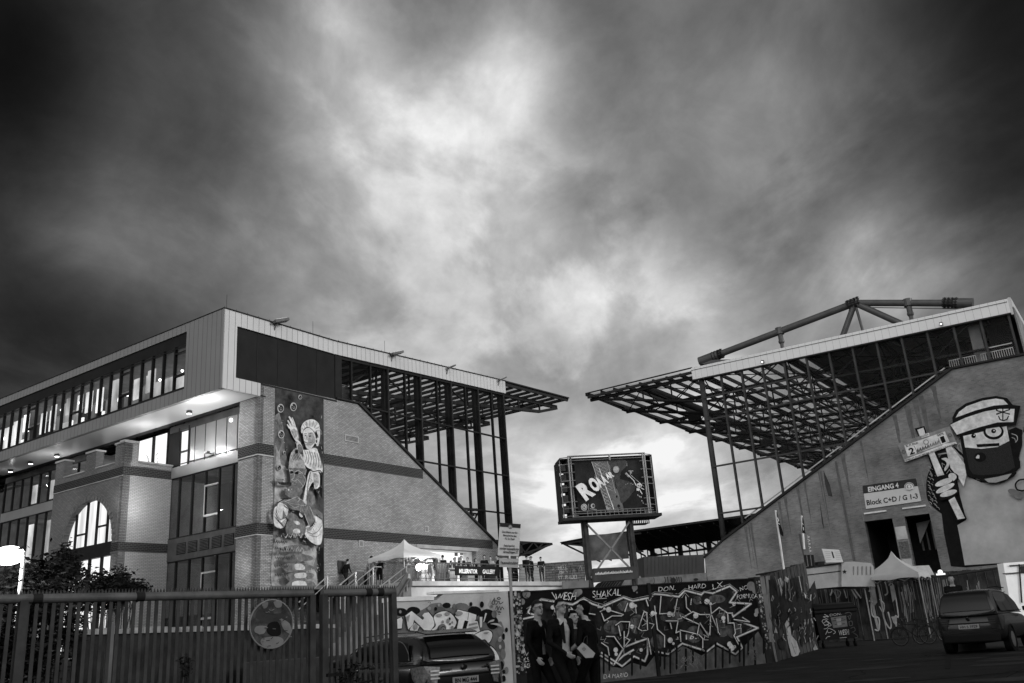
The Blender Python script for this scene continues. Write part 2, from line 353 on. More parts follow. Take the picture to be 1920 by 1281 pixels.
# dark panels
mb = MB(); mb.pbox(LG, -14.76, -6.9, 16.25, 19.4, -.25, -.06)
for i in range(6): u = -14.76+1.53*i; mb.pbox(LG, u-.02, u+.02, 16.3, 19.36, -.06, -.035, 1)
mb.pbox(LG, -7.11, -6.55, 16.35, 19.36, -.06, .0, 1)
mb.pbox(LG, -14.76, -7, 16.22, 16.31, -.06, .03, 1)
mb.build('dark_panelling', [PANEL, DK2], LS)
# gable wall
mb = MB()
wall = [(-13.03, 0), (-13.03, 16.32), (-5.09, 16.4), (9.1, 8.02), (9.3, 7.6), (9.3, 0)]
hole = (.3, 6.5, 4.7, 7.46)
def wall_with_hole(P, pts, h, th, mats_i=0):
    u0, u1, z0, z1 = h
    zs = lambda u: 16.4-(u+5.09)*(8.38/14.19)
    A = [(-13.03, 0), (-13.03, 16.32), (-5.09, 16.4), (u0, zs(u0)), (u0, 0)]
    B = [(u0, z1), (u0, zs(u0)), (u1, zs(u1)), (u1, z1)]; C = [(u1, 0), (u1, zs(u1)), (9.1, 8.02), (9.3, 7.6), (9.3, 0)]; Dd = [(u0, 0), (u0, z0), (u1, z0), (u1, 0)]
    for q in (A, B, C, Dd): mb.prism([P.at(u, z, 0) for u, z in q], P.n*-th, mats_i)
wall_with_hole(LG, wall, hole, .4)
# pillar return face towards the left facade
mb.prism([LG.at(-13.03, 0, 0), LG.at(-13.03, 16.2, 0), LG.at(-13.03, 16.2, -1.75), LG.at(-13.03, 0, -1.75)], D1*.3)
mb.build('brick_wall', BR_L, LS, uv=PL(LG.p+D2*0, (D1*1.0+D2*1.0), LG.n))
mb = MB()
for z0, z1 in ((12.15, 12.78), (7.70, 8.33)):
    for a, b in ((-13.03, 9.0),):
        e = min(b, -5.09+(16.4-z1)*14.19/8.38-.05)
        mb.pbox(LG, a-.02, e, z0, z1, .002, .02)
    mb.box((LG.at(-13.045, (z0+z1)/2, -.87)), D1*.015, D2*.9, UP*(z1-z0)/2)
mb.build('brick_band', BR_D, LS, uv=PL(LG.p, D1+D2, LG.n))
mb = MB()
for z0 in (12.09, 7.64):
    mb.pbox(LG, -13.05, -11.95, z0, z0+.06, 0, .05); mb.box(LG.at(-13.07, z0+.03, -.87), D1*.03, D2*.9, UP*.03)
mb.build('stone_course', CONC, LS)
mb = MB(); mb.beam(LG.at(-5.2, 16.5, -.1), LG.at(9.2, 8.02, -.1), .5, .14); mb.beam(LG.at(-7.1, 16.44, -.1), LG.at(-5.1, 16.46, -.1), .5, .1); mb.beam(LG.at(9.1, 8.05, -.1), LG.at(9.4, 7.5, -.1), .5, .1)
mb.build('coping', DK, LS)
# vents
for (u, z, w, h) in ((-5.75, 14.02, .6, .22), (1.16, 8.75, .2, .2), (-5.05, 7.52, .18, .2)):
    mb = MB(); mb.pbox(LG, u-w, u+w, z-h, z+h, 0, .05, 0); mb.pbox(LG, u-w+.06, u+w-.06, z-h+.06, z+h-.06, .05, .055, 1)
    for i in range(4): zz = z-h+.1+i*(2*h-.2)/3; mb.pbox(LG, u-w+.06, u+w-.06, zz-.015, zz+.015, .055, .075, 0)
    mb.build('vent', [M('vent_frame', .4), DK2], LS)
# lit opening (bright hall behind the gable)
mb = MB(); u0, u1, z0, z1 = hole
mb.pbox(LG, u0-.1, u1+.1, z0-.1, z1+.1, -1.4, -1.3, 0); mb.pbox(LG, u0-.1, u1+.1, z1, z1+.05, -4, -.4, 1); mb.pbox(LG, u0-.15, u0-.05, z0, z1, -4, -.4, 1); mb.pbox(LG, u1+.05, u1+.15, z0, z1, -4, -.4, 1); mb.pbox(LG, u0, u1, z0-.05, z0, -4, 0, 1)
mb.build('lit_hall', [emis('hall_light', 1.3, .15, .3), M('hall_white', .8)], LS)
mb = MB(); mb.pbox(LG, .1, 6.7, 7.46, 7.7, 0, .06); mb.build('lintel', M('lintel', .33, .8), LS)
# columns, mullions, transoms, glass of the gable glazing
zs = lambda u: max(16.42-(u+5.09)*.5905, 8.0) if u > -5.09 else 16.42
mul = [(-5.59, 0), (-3.84, 0), (-2.15, 1), (-.42, 0), (1.22, 1), (3.03, 0), (4.66, 1), (6.36, 0), (7.95, 1), (9.68, 0), (11.3, 1)]
for u, th in mul:
    mb = MB(); zb_ = zs(u) if u < 9.2 else 4.7
    if th: mb.pbox(LG, u-.13, u+.13, zb_, zb(u), -.65, -.35); mb.pbox(LG, u-.06, u+.06, zb_, zb(u), -.35, -.05)
    else: mb.pbox(LG, u-.055, u+.055, zb_, zb(u), -.25, -.05)
    mb.build('column' if th else 'mullion', DK if th else DK2, LS)
for z in (16.36, 13.41, 10.47):
    u = -5.09+(16.42-z)/.5905
    mb = MB(); mb.pbox(LG, u, 11.3, z-.05, z+.05, -.22, -.08); mb.build('transom', DK2, LS)
mb = MB(); mb.beam(LG.at(-6.5, zb(-6.5)-.08, -.2), LG.at(11.4, zb(11.4)-.08, -.2), .25, .16); mb.build('head_rail', DK2, LS)
mb = MB()
us = [-6.5]+[m[0] for m in mul]
for a, b in zip(us[:-1], us[1:]):
    if a < 9.2: mb.poly([LG.at(a, zs(a), -.15), LG.at(b, zs(b) if b < 9.2 else 8.0, -.15), LG.at(b, zb(b), -.15), LG.at(a, zb(a), -.15)])
    else: mb.poly([LG.at(a, 4.7, -.15), LG.at(b, 4.7, -.15), LG.at(b, zb(b), -.15), LG.at(a, zb(a), -.15)])
mb.build('glazing', GL, LS)
# balcony rail behind first pane
mb = MB(); mb.pbox(LG, -6.5, -5.6, 17.6, 17.66, -.5, -.45)
for i in range(9): u = -6.5+i*.11; mb.pbox(LG, u, u+.025, 16.45, 17.6, -.49, -.46)
mb.build('railing', STEEL, LS)
# seating tier + back wall, running back along the length of the stand
Lg = 62
mb = MB(); q = [(9.3, 4.2), (9.3, 7.9), (-5.2, 16.2), (-8.3, 16.2), (-8.3, 4.2)]
mb.prism([LG.at(u, z, -4.4) for u, z in q], -LG.n*(Lg-4)); mb.build('seating_tier', CONCD, LS)
# roof: opaque deck then translucent strip
def ztop(u): return zt(u)-.1 if u < 11.5 else 21.05+(u-11.5)*.032
mb = MB()
for a, b in ((-15.4, -7.2), (-7.2, 1.0)): mb.prism([LG.at(a, ztop(a), -.2), LG.at(b, ztop(b), -.2), LG.at(b, ztop(b)-.12, -.2), LG.at(a, ztop(a)-.12, -.2)], -LG.n*Lg)
mb.build('roof', DECK, LS)
mb = MB(); mb.poly([LG.at(1.0, ztop(1), -.2), LG.at(21.1, ztop(21.1), -.2), LG.at(21.1, ztop(21.1), -Lg), LG.at(1.0, ztop(1), -Lg)]); mb.build('roof_sheet', POLY, LS)
mb = MB(); u = -6
while u < 21.1: mb.prism([LG.at(u-.09, ztop(u)-.12, -.1), LG.at(u+.09, ztop(u)-.12, -.1), LG.at(u+.09, ztop(u)-.32, -.1), LG.at(u-.09, ztop(u)-.32, -.1)], -LG.n*Lg); u += 1.25
mb.build('purlins', DK, LS)
mb = MB(); mb.beam(LG.at(11.5, 21.14, .0), LG.at(21.25, 21.45, .0), .2, .1); mb.beam(LG.at(11.5, 20.95, -.1), LG.at(21.2, 21.3, -.1), .12, .3)
mb.beam(LG.at(21.15, 21.38, 0), LG.at(21.15, 21.38, -Lg), .16, .25)
mb.beam(LG.at(16.8, 21.1, -1), LG.at(16.8, 20.75, -Lg), .2, .2)
mb.build('roof_edge_beam', DK, LS)
def truss_left(off):
    mb = MB(); T = lambda u: ztop(u)-.55; B = lambda u: 19.95-(18.2-u)*.105 if u < 18.2 else 19.95+(u-18.2)*.35
    us = [21, 18.2, 15, 11.3, 8, 4.66, 1.22, -2.15, -5.6, -9]
    mb.beam(LG.at(-12, T(-12), off), LG.at(21, T(21), off), .22, .3)
    for a, b in zip(us[:-1], us[1:]):
        za = min(B(a), T(a)-.1); zb2 = min(B(b), T(b)-.1)
        mb.beam(LG.at(a, za, off), LG.at(b, zb2, off), .24, .24)
    for i, u in enumerate(us[1:]):
        mb.beam(LG.at(u, B(u), off), LG.at(u, T(u), off), .12, .12)
        if i < len(us)-2:
            v = us[i+2]; mb.beam(LG.at(u, B(u) if i % 2 else T(u), off), LG.at(v, T(v) if i % 2 else B(v), off), .1, .1)
    mb.build('truss', DK, LS)
for i in range(8): truss_left(-1.2-i*7.6)
for i in range(7):     # wind bracing between the trusses
    o0 = -1.2-i*7.6; mb = MB()
    for a, b in ((-9, -2.15), (-2.15, 4.66), (4.66, 11.3), (11.3, 18.2)):
        mb.tube(LG.at(a, ztop(a)-.6, o0), LG.at(b, ztop(b)-.6, o0-7.6), .05, 5); mb.tube(LG.at(b, ztop(b)-.6, o0), LG.at(a, ztop(a)-.6, o0-7.6), .05, 5)
    mb.tube(LG.at(8, 18.9, o0), LG.at(8, 18.9, o0-7.6), .07, 5); mb.tube(LG.at(1.2, 18.1, o0), LG.at(1.2, 18.1, o0-7.6), .09, 5)
    mb.build('roof_bracing', DK, LS)
mb = MB()
for i in range(26): mb.sphere(LG.at(17.4-.3*(i % 2), 20.45, -2.4-i*2.2), .26, 5, sc=(1, 1, .8)); mb.beam(LG.at(17.4, 20.6, -2.4-i*2.2), LG.at(17.4, 21.2, -2.4-i*2.2), .08, .08)
mb.build('floodlights', DK, LS)
# small spotlights along the fascia
for k, (px, py, w) in enumerate(((517, 606, 1.15), (735, 666, 1.05), (838, 691, .6), (934, 713, .6))):
    u, z = LG.sz(px, py); mb = MB(); c = LG.at(u, z+.02, .45)
    a = D1*.30*w+LG.n*.2+UP*.1; b = -D1*.1+LG.n*.35*w; nn_ = np.cross(a, b)
    mb.box(c, a, b*.6, nn_/np.linalg.norm(nn_)*.07*w, 0); mb.box(c-nn_/np.linalg.norm(nn_)*.09*w, a*.8, b*.45, nn_/np.linalg.norm(nn_)*.03, 1)
    mb.tube(LG.at(u-.15, z-.25, .0), c-D1*.1*w, .03, 6, 0); mb.tube(LG.at(u-.15, z-.5, .08), LG.at(u-.15, z-.1, .2), .03, 6, 0)
    mb.build('spotlight', [STEEL, M('lamp_glass', .5, .2)], LS)
# ---- left facade: projecting clad box with window strip
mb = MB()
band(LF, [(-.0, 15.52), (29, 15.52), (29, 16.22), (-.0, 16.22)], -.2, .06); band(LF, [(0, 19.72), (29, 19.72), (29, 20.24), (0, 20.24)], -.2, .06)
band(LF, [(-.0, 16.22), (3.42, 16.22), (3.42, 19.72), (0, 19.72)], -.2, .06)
mb.build('facade_cladding', brick('cladding_facade_shaded', .24, .23, .08, bw=.42, rh=60, ms=.016, big=.08, rough=.45, bump=.5), LS, uv=LF)  # gable cladding repeated darker: the facade's shade is put into its colour
mb = MB(); mb.pbox(LF, -.02, 29, 20.24, 20.29, -.1, .09); mb.pbox(LF, 3.42, 29, 19.02, 19.72, -.14, -.02); mb.pbox(LF, 3.42, 29, 16.22, 16.36, -.14, .05); mb.pbox(LF, 3.38, 3.46, 16.22, 19.72, -.14, .05); mb.pbox(LF, 3.4, 29, 18.86, 18.93, -.14, .0)
mb.build('window_frame', DK2, LS)
mb = MB(); mb.pbox(LF, 3.4, 29, 16.0, 16.2, -3.2, -.2, 0); mb.pbox(LF, 3.4, 29, 19.1, 19.2, -3.2, -.2, 0); mb.pbox(LF, 3.2, 29, 16, 19.2, -3.3, -3.2, 1)
mb.build('interior_room', [M('room_floor', .3), M('room_wall', .55)], LS)
i = 0; u = 3.46
while u < 28.5:
    w = 1.12
    mb = MB(); mb.poly([LF.at(u, 16.36, -.1), LF.at(u+w, 16.36, -.1), LF.at(u+w, 19.02, -.1), LF.at(u, 19.02, -.1)]); pane = mb.build('window', GL, LS)
    mb = MB(); mb.pbox(LF, u+w-.05, u+w+.05, 16.3, 19.05, -.16, .02)
    if i % 5 == 0: mb.pbox(LF, u+.03, u+w-.05, 17.15, 17.25, -.16, .01); mb.pbox(LF, u+.03, u+w-.05, 18.55, 18.62, -.16, .01)
    mb.build('window_mullion', DK2, LS)
    # blinds / lit wall pieces in the room
    mb = MB()
    if i > 3:
        e = rng.choice([2, 3, 3, 3, 4]); d = rng.uniform(.5, 1.6)
        mb.pbox(LF, u+.1, u+w-rng.uniform(.2, .4), rng.uniform(16.5, 17.6), 18.75, -d-.05, -d, e)
        if rng.random() < .4: mb.pbox(LF, u+.2, u+.2+rng.uniform(.2, .6), 16.4, 17.2, -d-.3, -d-.2, 4)
        mb.pbox(LF, u, u+w, 16.2, 18.9, -3.1, -3.05, rng.choice([0, 1, 2]))
    else:
        mb.pbox(LF, u, u+w, 16.3, 18.9, -3.1, -3.05, 1 if i else 2)
        for _ in range(5): a_ = u+rng.uniform(.1, 1); z_ = rng.uniform(16.5, 18.6); mb.pbox(LF, a_, a_+rng.uniform(.05, .25), z_, z_+.05, -2.9, -2.85, 4)
    mb.build('lit_interior', LIT, LS)
    if i in (1, 3, 6, 7, 11, 13, 17, 20):
        mb = MB(); mb.sphere(LF.at(u+.5, 18.0+rng.uniform(-.5, .3), -.9), .08 if i < 5 else .12, 6); mb.build('lamp', LAMP, LS)
    u += w; i += 1
mb = MB(); mb.quad(LF.at(0, 15.53, 0), LF.at(29, 15.53, 0), LF.at(29, 15.53, -2.5), LF.at(0, 15.53, -2.5))
mb.build('soffit', SOFF, LS, uv=PL(LF.p, D1, LF.n) if False else LG)
mb = MB(); mb.pbox(LF, -.02, 29, 15.54, 15.6, -3, 0); mb.build('soffit_back', DK, LS)
# ---- recessed wall below the soffit
def strip(P, u0, u1, nm, rows=((8.42, 12.16), (2.6, 7.1)), lit=None, pitch=1.22):
    mb = MB(); mb.pbox(P, u0, u1, 12.16, 12.82, -.1, .12, 0); mb.pbox(P, u0, u1, 7.1, 8.42, -.1, .1, 1); mb.pbox(P, u0, u1, 15.1, 15.52, -.1, .05, 1)
    mb.build('spandrel', [METL, M('spandrel_dark', .09, .5, .3)], LS)
    n = max(1, round((u1-u0)/pitch)); w = (u1-u0)/n
    for (z0, z1) in rows:
        mb = MB(); mb.poly([P.at(u0, z0, 0), P.at(u1, z0, 0), P.at(u1, z1, 0), P.at(u0, z1, 0)]); win = mb.build('window', GL, LS)
        mb = MB()
        for k in range(n+1): u = u0+k*w; mb.pbox(P, u-.05, u+.05, z0, z1, -.08, .07)
        mb.pbox(P, u0, u1, z0, z0+.08, -.08, .08); mb.pbox(P, u0, u1, z1-.06, z1, -.08, .06)
        if n > 3: k = 2; mb.pbox(P, u0+k*w, u0+k*w+w, z1-1.0, z1-.9, -.08, .09, 1); mb.pbox(P, u0+k*w, u0+k*w+w, z0+.95, z0+1.07, -.08, .09, 1); mb.pbox(P, u0+k*w+w-.05, u0+k*w+w+.03, z0+1, z1-.9, .07, .09, 1)
        mb.build('frame', [DK2, M('alu', .45, .4, .4)], win)
        mb = MB(); mb.pbox(P, u0, u1, z0-.1, z0, -4, -.1, 0); mb.pbox(P, u0, u1, z1, z1+.1, -4, -.1, 0)
        for k in range(n):
            u = u0+k*w; e = lit[k % len(lit)] if lit else 0
            if e < 0: continue
            mb.pbox(P, u, u+w*.8, z0, z1, -3.6-.01*k, -3.5, e+1)
            if e > 1: mb.pbox(P, u+.1, u+w*.6, z0+.6, z1-.3, -1.2, -1.15, e+1)
        mb.build('lit_interior', [M('room_floor', .3)]+LIT, LS)
strip(LF3, 1.62, 9.3, 'a', lit=[1, 0, 0, 0, 0, 0])
strip(LF3, 17.3, 30, 'b', rows=((8.42, 12.16), (12.82, 15.1), (2.6, 7.1)), lit=[1, 3, 0, 2, 4, 0, 2])
# upper-storey metal panels, door, lit glazing
mb = MB(); mb.pbox(LF3, 1.62, 7.3, 12.82, 15.1, -.1, 0)
mb.build('metal_panel', METL, LS)
mb = MB()
for k in range(1, 6): u = 1.62+k*1.02; mb.pbox(LF3, u-.02, u+.02, 12.82, 15.1, 0, .02)
mb.pbox(LF3, 1.62, 9.3, 12.95, 13.0, .0, .05); mb.build('panel_joints', DK2, LS)
mb = MB(); mb.pbox(LF3, 7.3, 8.3, 12.82, 15.05, -.2, -.1); mb.pbox(LF3, 9.5, 12.9, 12.82, 15.3, -.2, -.1); dd = mb.build('lit_window', HOT, LS)
mb = MB()
for u in (7.3, 8.3, 9.5, 11.1, 12.9): mb.pbox(LF3, u-.06, u+.06, 12.8, 15.3, -.15, .06)
mb.pbox(LF3, 7.3, 8.3, 13.7, 13.78, -.15, .05); mb.pbox(LF3, 8.3, 9.5, 12.8, 15.4, -.2, 0)
for _ in range(30):
    u = rng.uniform(9.7, 12.7); z = 12.9+rng.random()*1.0; mb.tube(LF3.at(u, z, .3), LF3.at(u+rng.uniform(-.25, .25), z+rng.uniform(-.1, .4), .3), .012, 4)
mb.build('door_frame', DK2, LS)
mb = MB(); mb.tube(LF3.at(3.25, 14.83, .0), LF3.at(3.25, 14.83, .08), .13, 16); mb.build('round_lamp', emis('lamp_soft', 1.6), LS)
# louvres
for k in range(5):
    mb = MB(); u = 2.55+k*1.12; mb.pbox(LF3, u, u+.88, 7.45, 8.1, .1, .12, 1)
    for j in range(7): mb.pbox(LF3, u+.02, u+.86, 7.5+j*.085, 7.53+j*.085, .12, .16, 0)
    mb.build('louvre', [STEEL, DK2], LS)
# wall lamp that floods soffit and panels
mb = MB(); mb.box(LF3.at(5.0, 13.15, .35), D2*.12, D1*.1, UP*.06); mb.tube(LF3.at(5, 13.1, .05), LF3.at(5, 13.1, .35), .03, 6); mb.build('wall_lamp', [STEEL], LS)
def light(kind, loc, e, size=.2, rot=None, spot=None):
    l = bpy.data.lights.new('lamp_or_fill_light', kind); l.energy = e
    if kind == 'SPOT': l.spot_size = spot; l.spot_blend = .7; l.shadow_soft_size = size
    elif kind == 'AREA': l.size = size
    else: l.shadow_soft_size = size
    o = bpy.data.objects.new('lamp_or_fill_light', l); COL.objects.link(o); o.location = V3(loc)
    if rot is not None: o.rotation_euler = Vector(V3(rot)).to_track_quat('-Z', 'Y').to_euler()
    return o
light('POINT', LF3.at(5.0, 13.35, .9), 110, .025)
light('POINT', LG.at(-15.4, 14.2, -2.4), 260, .025)
light('POINT', LF3.at(9.5, 14.0, 1.7), 110, .025)
light('POINT', LF3.at(20, 13.6, 1.7), 90, .025)
for k, (px, py) in enumerate(((355, 771), (107, 852), (20, 881), (58, 866))):
    c = atZ(px, py, 15.5); mb = MB(); mb.tube(c, c-UP*.16, .17, 16, 0); mb.tube(c-UP*.16, c-UP*.17, .14, 16, 1); mb.build('downlight', [STEEL, LAMP], LS); 
    if k < 3: light('POINT', c-UP*.9, 10, .025)
# ---- projecting brick bay with arch
SR = -3.3
mb = MB()
mb.prism([TS.at(SR, 0, 0), TS.at(SR, 12.95, 0), TS.at(-.05, 12.95, 0), TS.at(-.05, 0, 0)], -TS.n*.35)
mb.prism([TS.at(SR, 12.95, 0), TS.at(SR, 14.1, 0), TS.at(-2.42, 14.1, 0), TS.at(-2.42, 12.95, 0)], -TS.n*.4)
mb.build('bay_side_wall', brick('brick_bay_lit', .42, .36, .2, ms=.014, big=.15), LS, uv=TS)  # lit side: bay brick made lighter than the front, light put into the colour
TFu = TF.uv(TS.at(SR, 0, 0))[0]; TFp = PL(TS.at(SR, 0, 0), D2, -D1)
mb = MB(); cA = 3.45; rA = 2.72; zA = 8.35; uE = 7.75
def fprism(pts, th=.45): mb.prism([TFp.at(u, z, 0) for u, z in pts], -TFp.n*th)
arc = [(cA+rA*math.cos(t), zA+rA*math.sin(t)) for t in np.linspace(0, math.pi, 25)]
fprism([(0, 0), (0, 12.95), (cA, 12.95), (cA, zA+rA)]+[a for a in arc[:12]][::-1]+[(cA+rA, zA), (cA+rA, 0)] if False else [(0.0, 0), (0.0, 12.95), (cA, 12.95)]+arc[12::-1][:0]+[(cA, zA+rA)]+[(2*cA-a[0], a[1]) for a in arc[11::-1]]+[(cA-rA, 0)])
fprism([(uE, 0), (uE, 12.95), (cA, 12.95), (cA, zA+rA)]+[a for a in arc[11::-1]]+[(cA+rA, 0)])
mb.build('bay_front_wall', brick('brick_bay_shaded', .22, .17, .10, ms=.014, big=.3, bump=1.0), LS, uv=TFp)  # same bay brick made darker, shade of the front put into the colour
mb = MB()
for u0, u1 in ((0, 1.0), (3.1, 4.2), (6.7, 7.75)): mb = MB(); mb.pbox(TFp, u0, u1, 12.95, 14.05, -.5, 0); mb.build('parapet_pillar', brick('brick_bay_shaded', .2, .2, .1), LS, uv=TFp)
mb = MB()
for u0, u1 in ((-.05, 1.05), (3.05, 4.25), (6.65, 7.8)): mb.pbox(TFp, u0, u1, 14.05, 14.17, -.6, .06)
mb.box(TS.at(-2.9, 14.16, -.2), D1*.5, D2*.26, UP*.06)
for u0, u1 in ((1.05, 3.05), (4.25, 6.65)): mb.pbox(TFp, u0, u1, 12.95, 13.02, -.5, .05)
mb.box(TS.at(-1.2, 12.98, -.15), D1*1.15, D2*.24, UP*.05)
mb.pbox(TFp, 0, uE, 12.05, 12.1, 0, .05)
mb.build('stone_cap', CONC, LS)
mb = MB(); mb.pbox(TFp, 0, uE, 12.13, 12.62, .002, .03); mb.pbox(TFp, 0, cA-rA, 7.7, 8.2, .002, .03)
mb.box(TS.at((SR-.05)/2, 12.38, .015), D1*(-(SR-.05)/2+.0), D2*.012, UP*.25); mb.box(TS.at((SR-.05)/2, 7.93, .015), D1*(-(SR-.05)/2), D2*.012, UP*.26)
mb.build('bay_brick_band', BR_D, LS, uv=PL(LG.p, D1+D2, LG.n))
mb = MB(); mb.pbox(TFp, cA-rA, cA-.0-rA-.6+.0, 7.6, 7.67, 0, .06) if False else mb.pbox(TFp, .02, cA-rA, 7.6, 7.67, 0, .06)
for t0, t1 in zip(np.linspace(0, math.pi, 29)[:-1], np.linspace(0, math.pi, 29)[1:]):
    t1 -= .02; mb.prism([TFp.at(cA+r*math.cos(t), zA+r*math.sin(t), .03) for r, t in ((rA, t0), (rA+.3, t0), (rA+.3, t1), (rA, t1))], -TFp.n*.2)
mb.build('arch_ring', M('arch_brick', .16, .8, var=.4, vs=4), LS)
mb = MB(); mb.poly([TFp.at(u, z, -.35) for u, z in arc]); aw = mb.build('arch_window', emis('arch_light', .95, .3, .9, (3, 3, .3)), LS)
mb = MB()
for u in (cA-1.7, cA-.55, cA+.55, cA+1.75): h = math.sqrt(max(0, rA**2-(u-cA)**2)); mb.pbox(TFp, u-.06, u+.06, zA, zA+h, -.34, -.22)
mb.pbox(TFp, cA-1.7, cA-.55, zA+1.0, zA+1.1, -.33, -.2); mb.pbox(TFp, cA+.55, cA+1.75, zA+.75, zA+.85, -.33, -.2)
mb.build('frame', DK2, aw)
mb = MB(); mb.pbox(TFp, cA-rA, cA+rA, 7.55, zA, -.45, -.1); mb.build('bay_spandrel', DK2, LS)
mb = MB(); mb.pbox(TFp, cA-rA, cA+rA, 2, 7.55, -.5, -.4); lw = mb.build('bay_window', HOT, LS)
mb = MB()
for u in (cA-rA+.05, cA-1.3, cA, cA+1.3, cA+rA-.05): mb.pbox(TFp, u-.07, u+.07, 2, 7.55, -.4, -.25)
mb.pbox(TFp, cA-rA, cA-1.3, 6.1, 6.2, -.4, -.26); mb.pbox(TFp, cA+1.3, cA+rA, 5.7, 5.8, -.4, -.26); mb.build('frame', DK2, lw)
mb = MB(); mb.pbox(TFp, 0, uE, 12.6, 12.7, -3.3, -.5); mb.box(TFp.at(uE-.1, 6.5, -1.7), D2*.15, D1*1.6, UP*6.4); mb.build('bay_floor', CONCD, LS)
light('POINT', TFp.at(.45, 6.2, .5), 12, .025); light('POINT', TFp.at(.4, 10.6, .7), 10, .025)
# glow of lamps on pillar
light('POINT', LF3.at(.9, 6.0, 1.5), 16, .025)
mb = MB(); mb.sphere(TFp.at(1.0, 13.9, -.6), .1, 6); mb.sphere(TFp.at(1.05, 13.3, -.6), .14, 6); mb.build('balcony_lamp', LAMP, LS)

light('POINT', LF3.at(7.6, 10.2, 2.6), 75, .025)  # added fill, no fitting: brightens the side wall of the brick bay
light('POINT', RG.at(-.2, 4.6, 2.2), 70, .025)  # added without a fitting, stands in for terrace lamp light on the grey wall
light('POINT', LG.at(4.4, 9.6, 2.8), 75, .025)  # extra light with no fitting, added to brighten the gable's lower right
# ------------------------------------------------------------------ tall painted mural on the left gable
A = Art(LG, (500, 720, 6.408), .022, .0035)
mbk = M('mural_ground', .05, .8, var=.8, vs=1.4); mmd = M('mural_mid', .17, .8, var=.6, vs=2.2); mlt = M('mural_light', .36, .85, var=.45, vs=2.5); mdk = M('mural_dark', .012, .8, var=.4, vs=3)
A.poly([(104, 30), (684, 165), (692, 2520), (70, 2520)], mbk)
# lower, paler half and left flank
A.poly([(100, 380), (150, 340), (200, 520), (215, 780), (260, 960), (300, 1100), (420, 1250), (560, 1240), (600, 1500), (672, 1560), (680, 1800), (600, 1990), (610, 2510), (75, 2510), (85, 900)], mmd)
A.poly([(120, 760), (150, 740), (170, 960), (230, 1000), (250, 1160), (330, 1300), (300, 1500), (120, 1700), (88, 1600)], mlt, True)
A.poly([(100, 430), (130, 420), (190, 700), (140, 820), (105, 700)], M('mural_mid2', .11, .8, var=.6, vs=3))
A.poly([(90, 1900), (240, 1860), (420, 1960), (560, 1930), (600, 2050), (560, 2200), (600, 2300), (560, 2480), (90, 2490)], mlt, True)
A.poly([(610, 1990), (680, 1960), (688, 2400), (620, 2380)], mdk)
# bubbles
for x, y, r in ((168, 292, 40), (322, 275, 40), (402, 158, 22), (175, 605, 38), (214, 828, 17), (150, 1005, 28)):
    A.ell(x, y, r, r*1.3, .42, 20); A.ell(x+2, y+2, r*.74, r*1.0, .02, 18); A.ell(x+4, y+8, r*.36, r*.5, .2, 12); A.ell(x+4, y+4, r*.18, r*.3, .01, 10); A.ell(x-r*.4, y-r*.5, r*.16, r*.2, .6, 8)
S1, S2, S3 = M('mural_skin', .60, .8, var=.4, vs=3.5), M('mural_shade', .34, .8, var=.5, vs=4), M('mural_shadow', .15, .8, var=.5, vs=4)
# raised forearm and hand
A.poly([(360, 690), (395, 690), (430, 760), (450, 830), (440, 880), (390, 880), (368, 800)], S1, True); A.poly([(370, 740), (410, 730), (440, 810), (420, 850), (385, 820)], S3, True)
A.poly([(280, 530), (335, 510), (365, 540), (385, 640), (370, 690), (345, 680), (310, 620)], S1, True); A.poly([(300, 560), (340, 540), (362, 620), (340, 640)], S2, True)
for q in ([(285, 545), (262, 530), (242, 488), (250, 482), (275, 510), (300, 535)], [(290, 530), (270, 490), (248, 440), (258, 434), (285, 470), (312, 520)], [(312, 520), (292, 460), (262, 395), (275, 386), (310, 430), (335, 500)], [(335, 510), (318, 440), (300, 400), (312, 405), (340, 470), (352, 520)]): A.poly(q, S1, False)
A.line([(365, 560), (385, 640), (372, 668)], 8, .35, True); A.line([(300, 560), (340, 650)], 4, .1)
# child's head with ribbed cap
A.poly([(415, 580), (415, 520), (440, 470), (490, 435), (560, 428), (620, 470), (640, 540), (640, 640), (620, 740), (595, 730), (600, 640), (560, 560), (500, 515), (450, 540), (430, 590)], S1, True)
for k in range(8): a = 2.9-k*.42; A.line([(520+75*math.cos(a), 560-48*math.sin(a)), (528+112*math.cos(a), 560-122*math.sin(a))], 5, .16)
A.poly([(440, 570), (500, 525), (560, 570), (590, 650), (575, 720), (520, 790), (480, 770), (455, 700), (440, 640)], S1, True)
A.poly([(505, 600), (560, 590), (580, 680), (540, 740), (500, 720)], S2, True); A.line([(455, 600), (480, 595)], 6, .03); A.line([(505, 595), (540, 590)], 7, .03); A.ell(468, 620, 9, 7, .02); A.ell(520, 628, 11, 8, .02)
A.poly([(480, 620), (470, 665), (495, 675), (505, 655)], S2); A.line([(450, 690), (490, 710), (540, 705)], 6, .05, True); A.line([(465, 730), (520, 728)], 4, .1); A.ell(598, 690, 22, 34, S1, 14); A.ell(600, 690, 10, 20, .06, 12); A.poly([(595, 560), (625, 640), (612, 650), (580, 600)], .02)
A.poly([(480, 780), (540, 790), (590, 740), (580, 790), (520, 810)], .02)
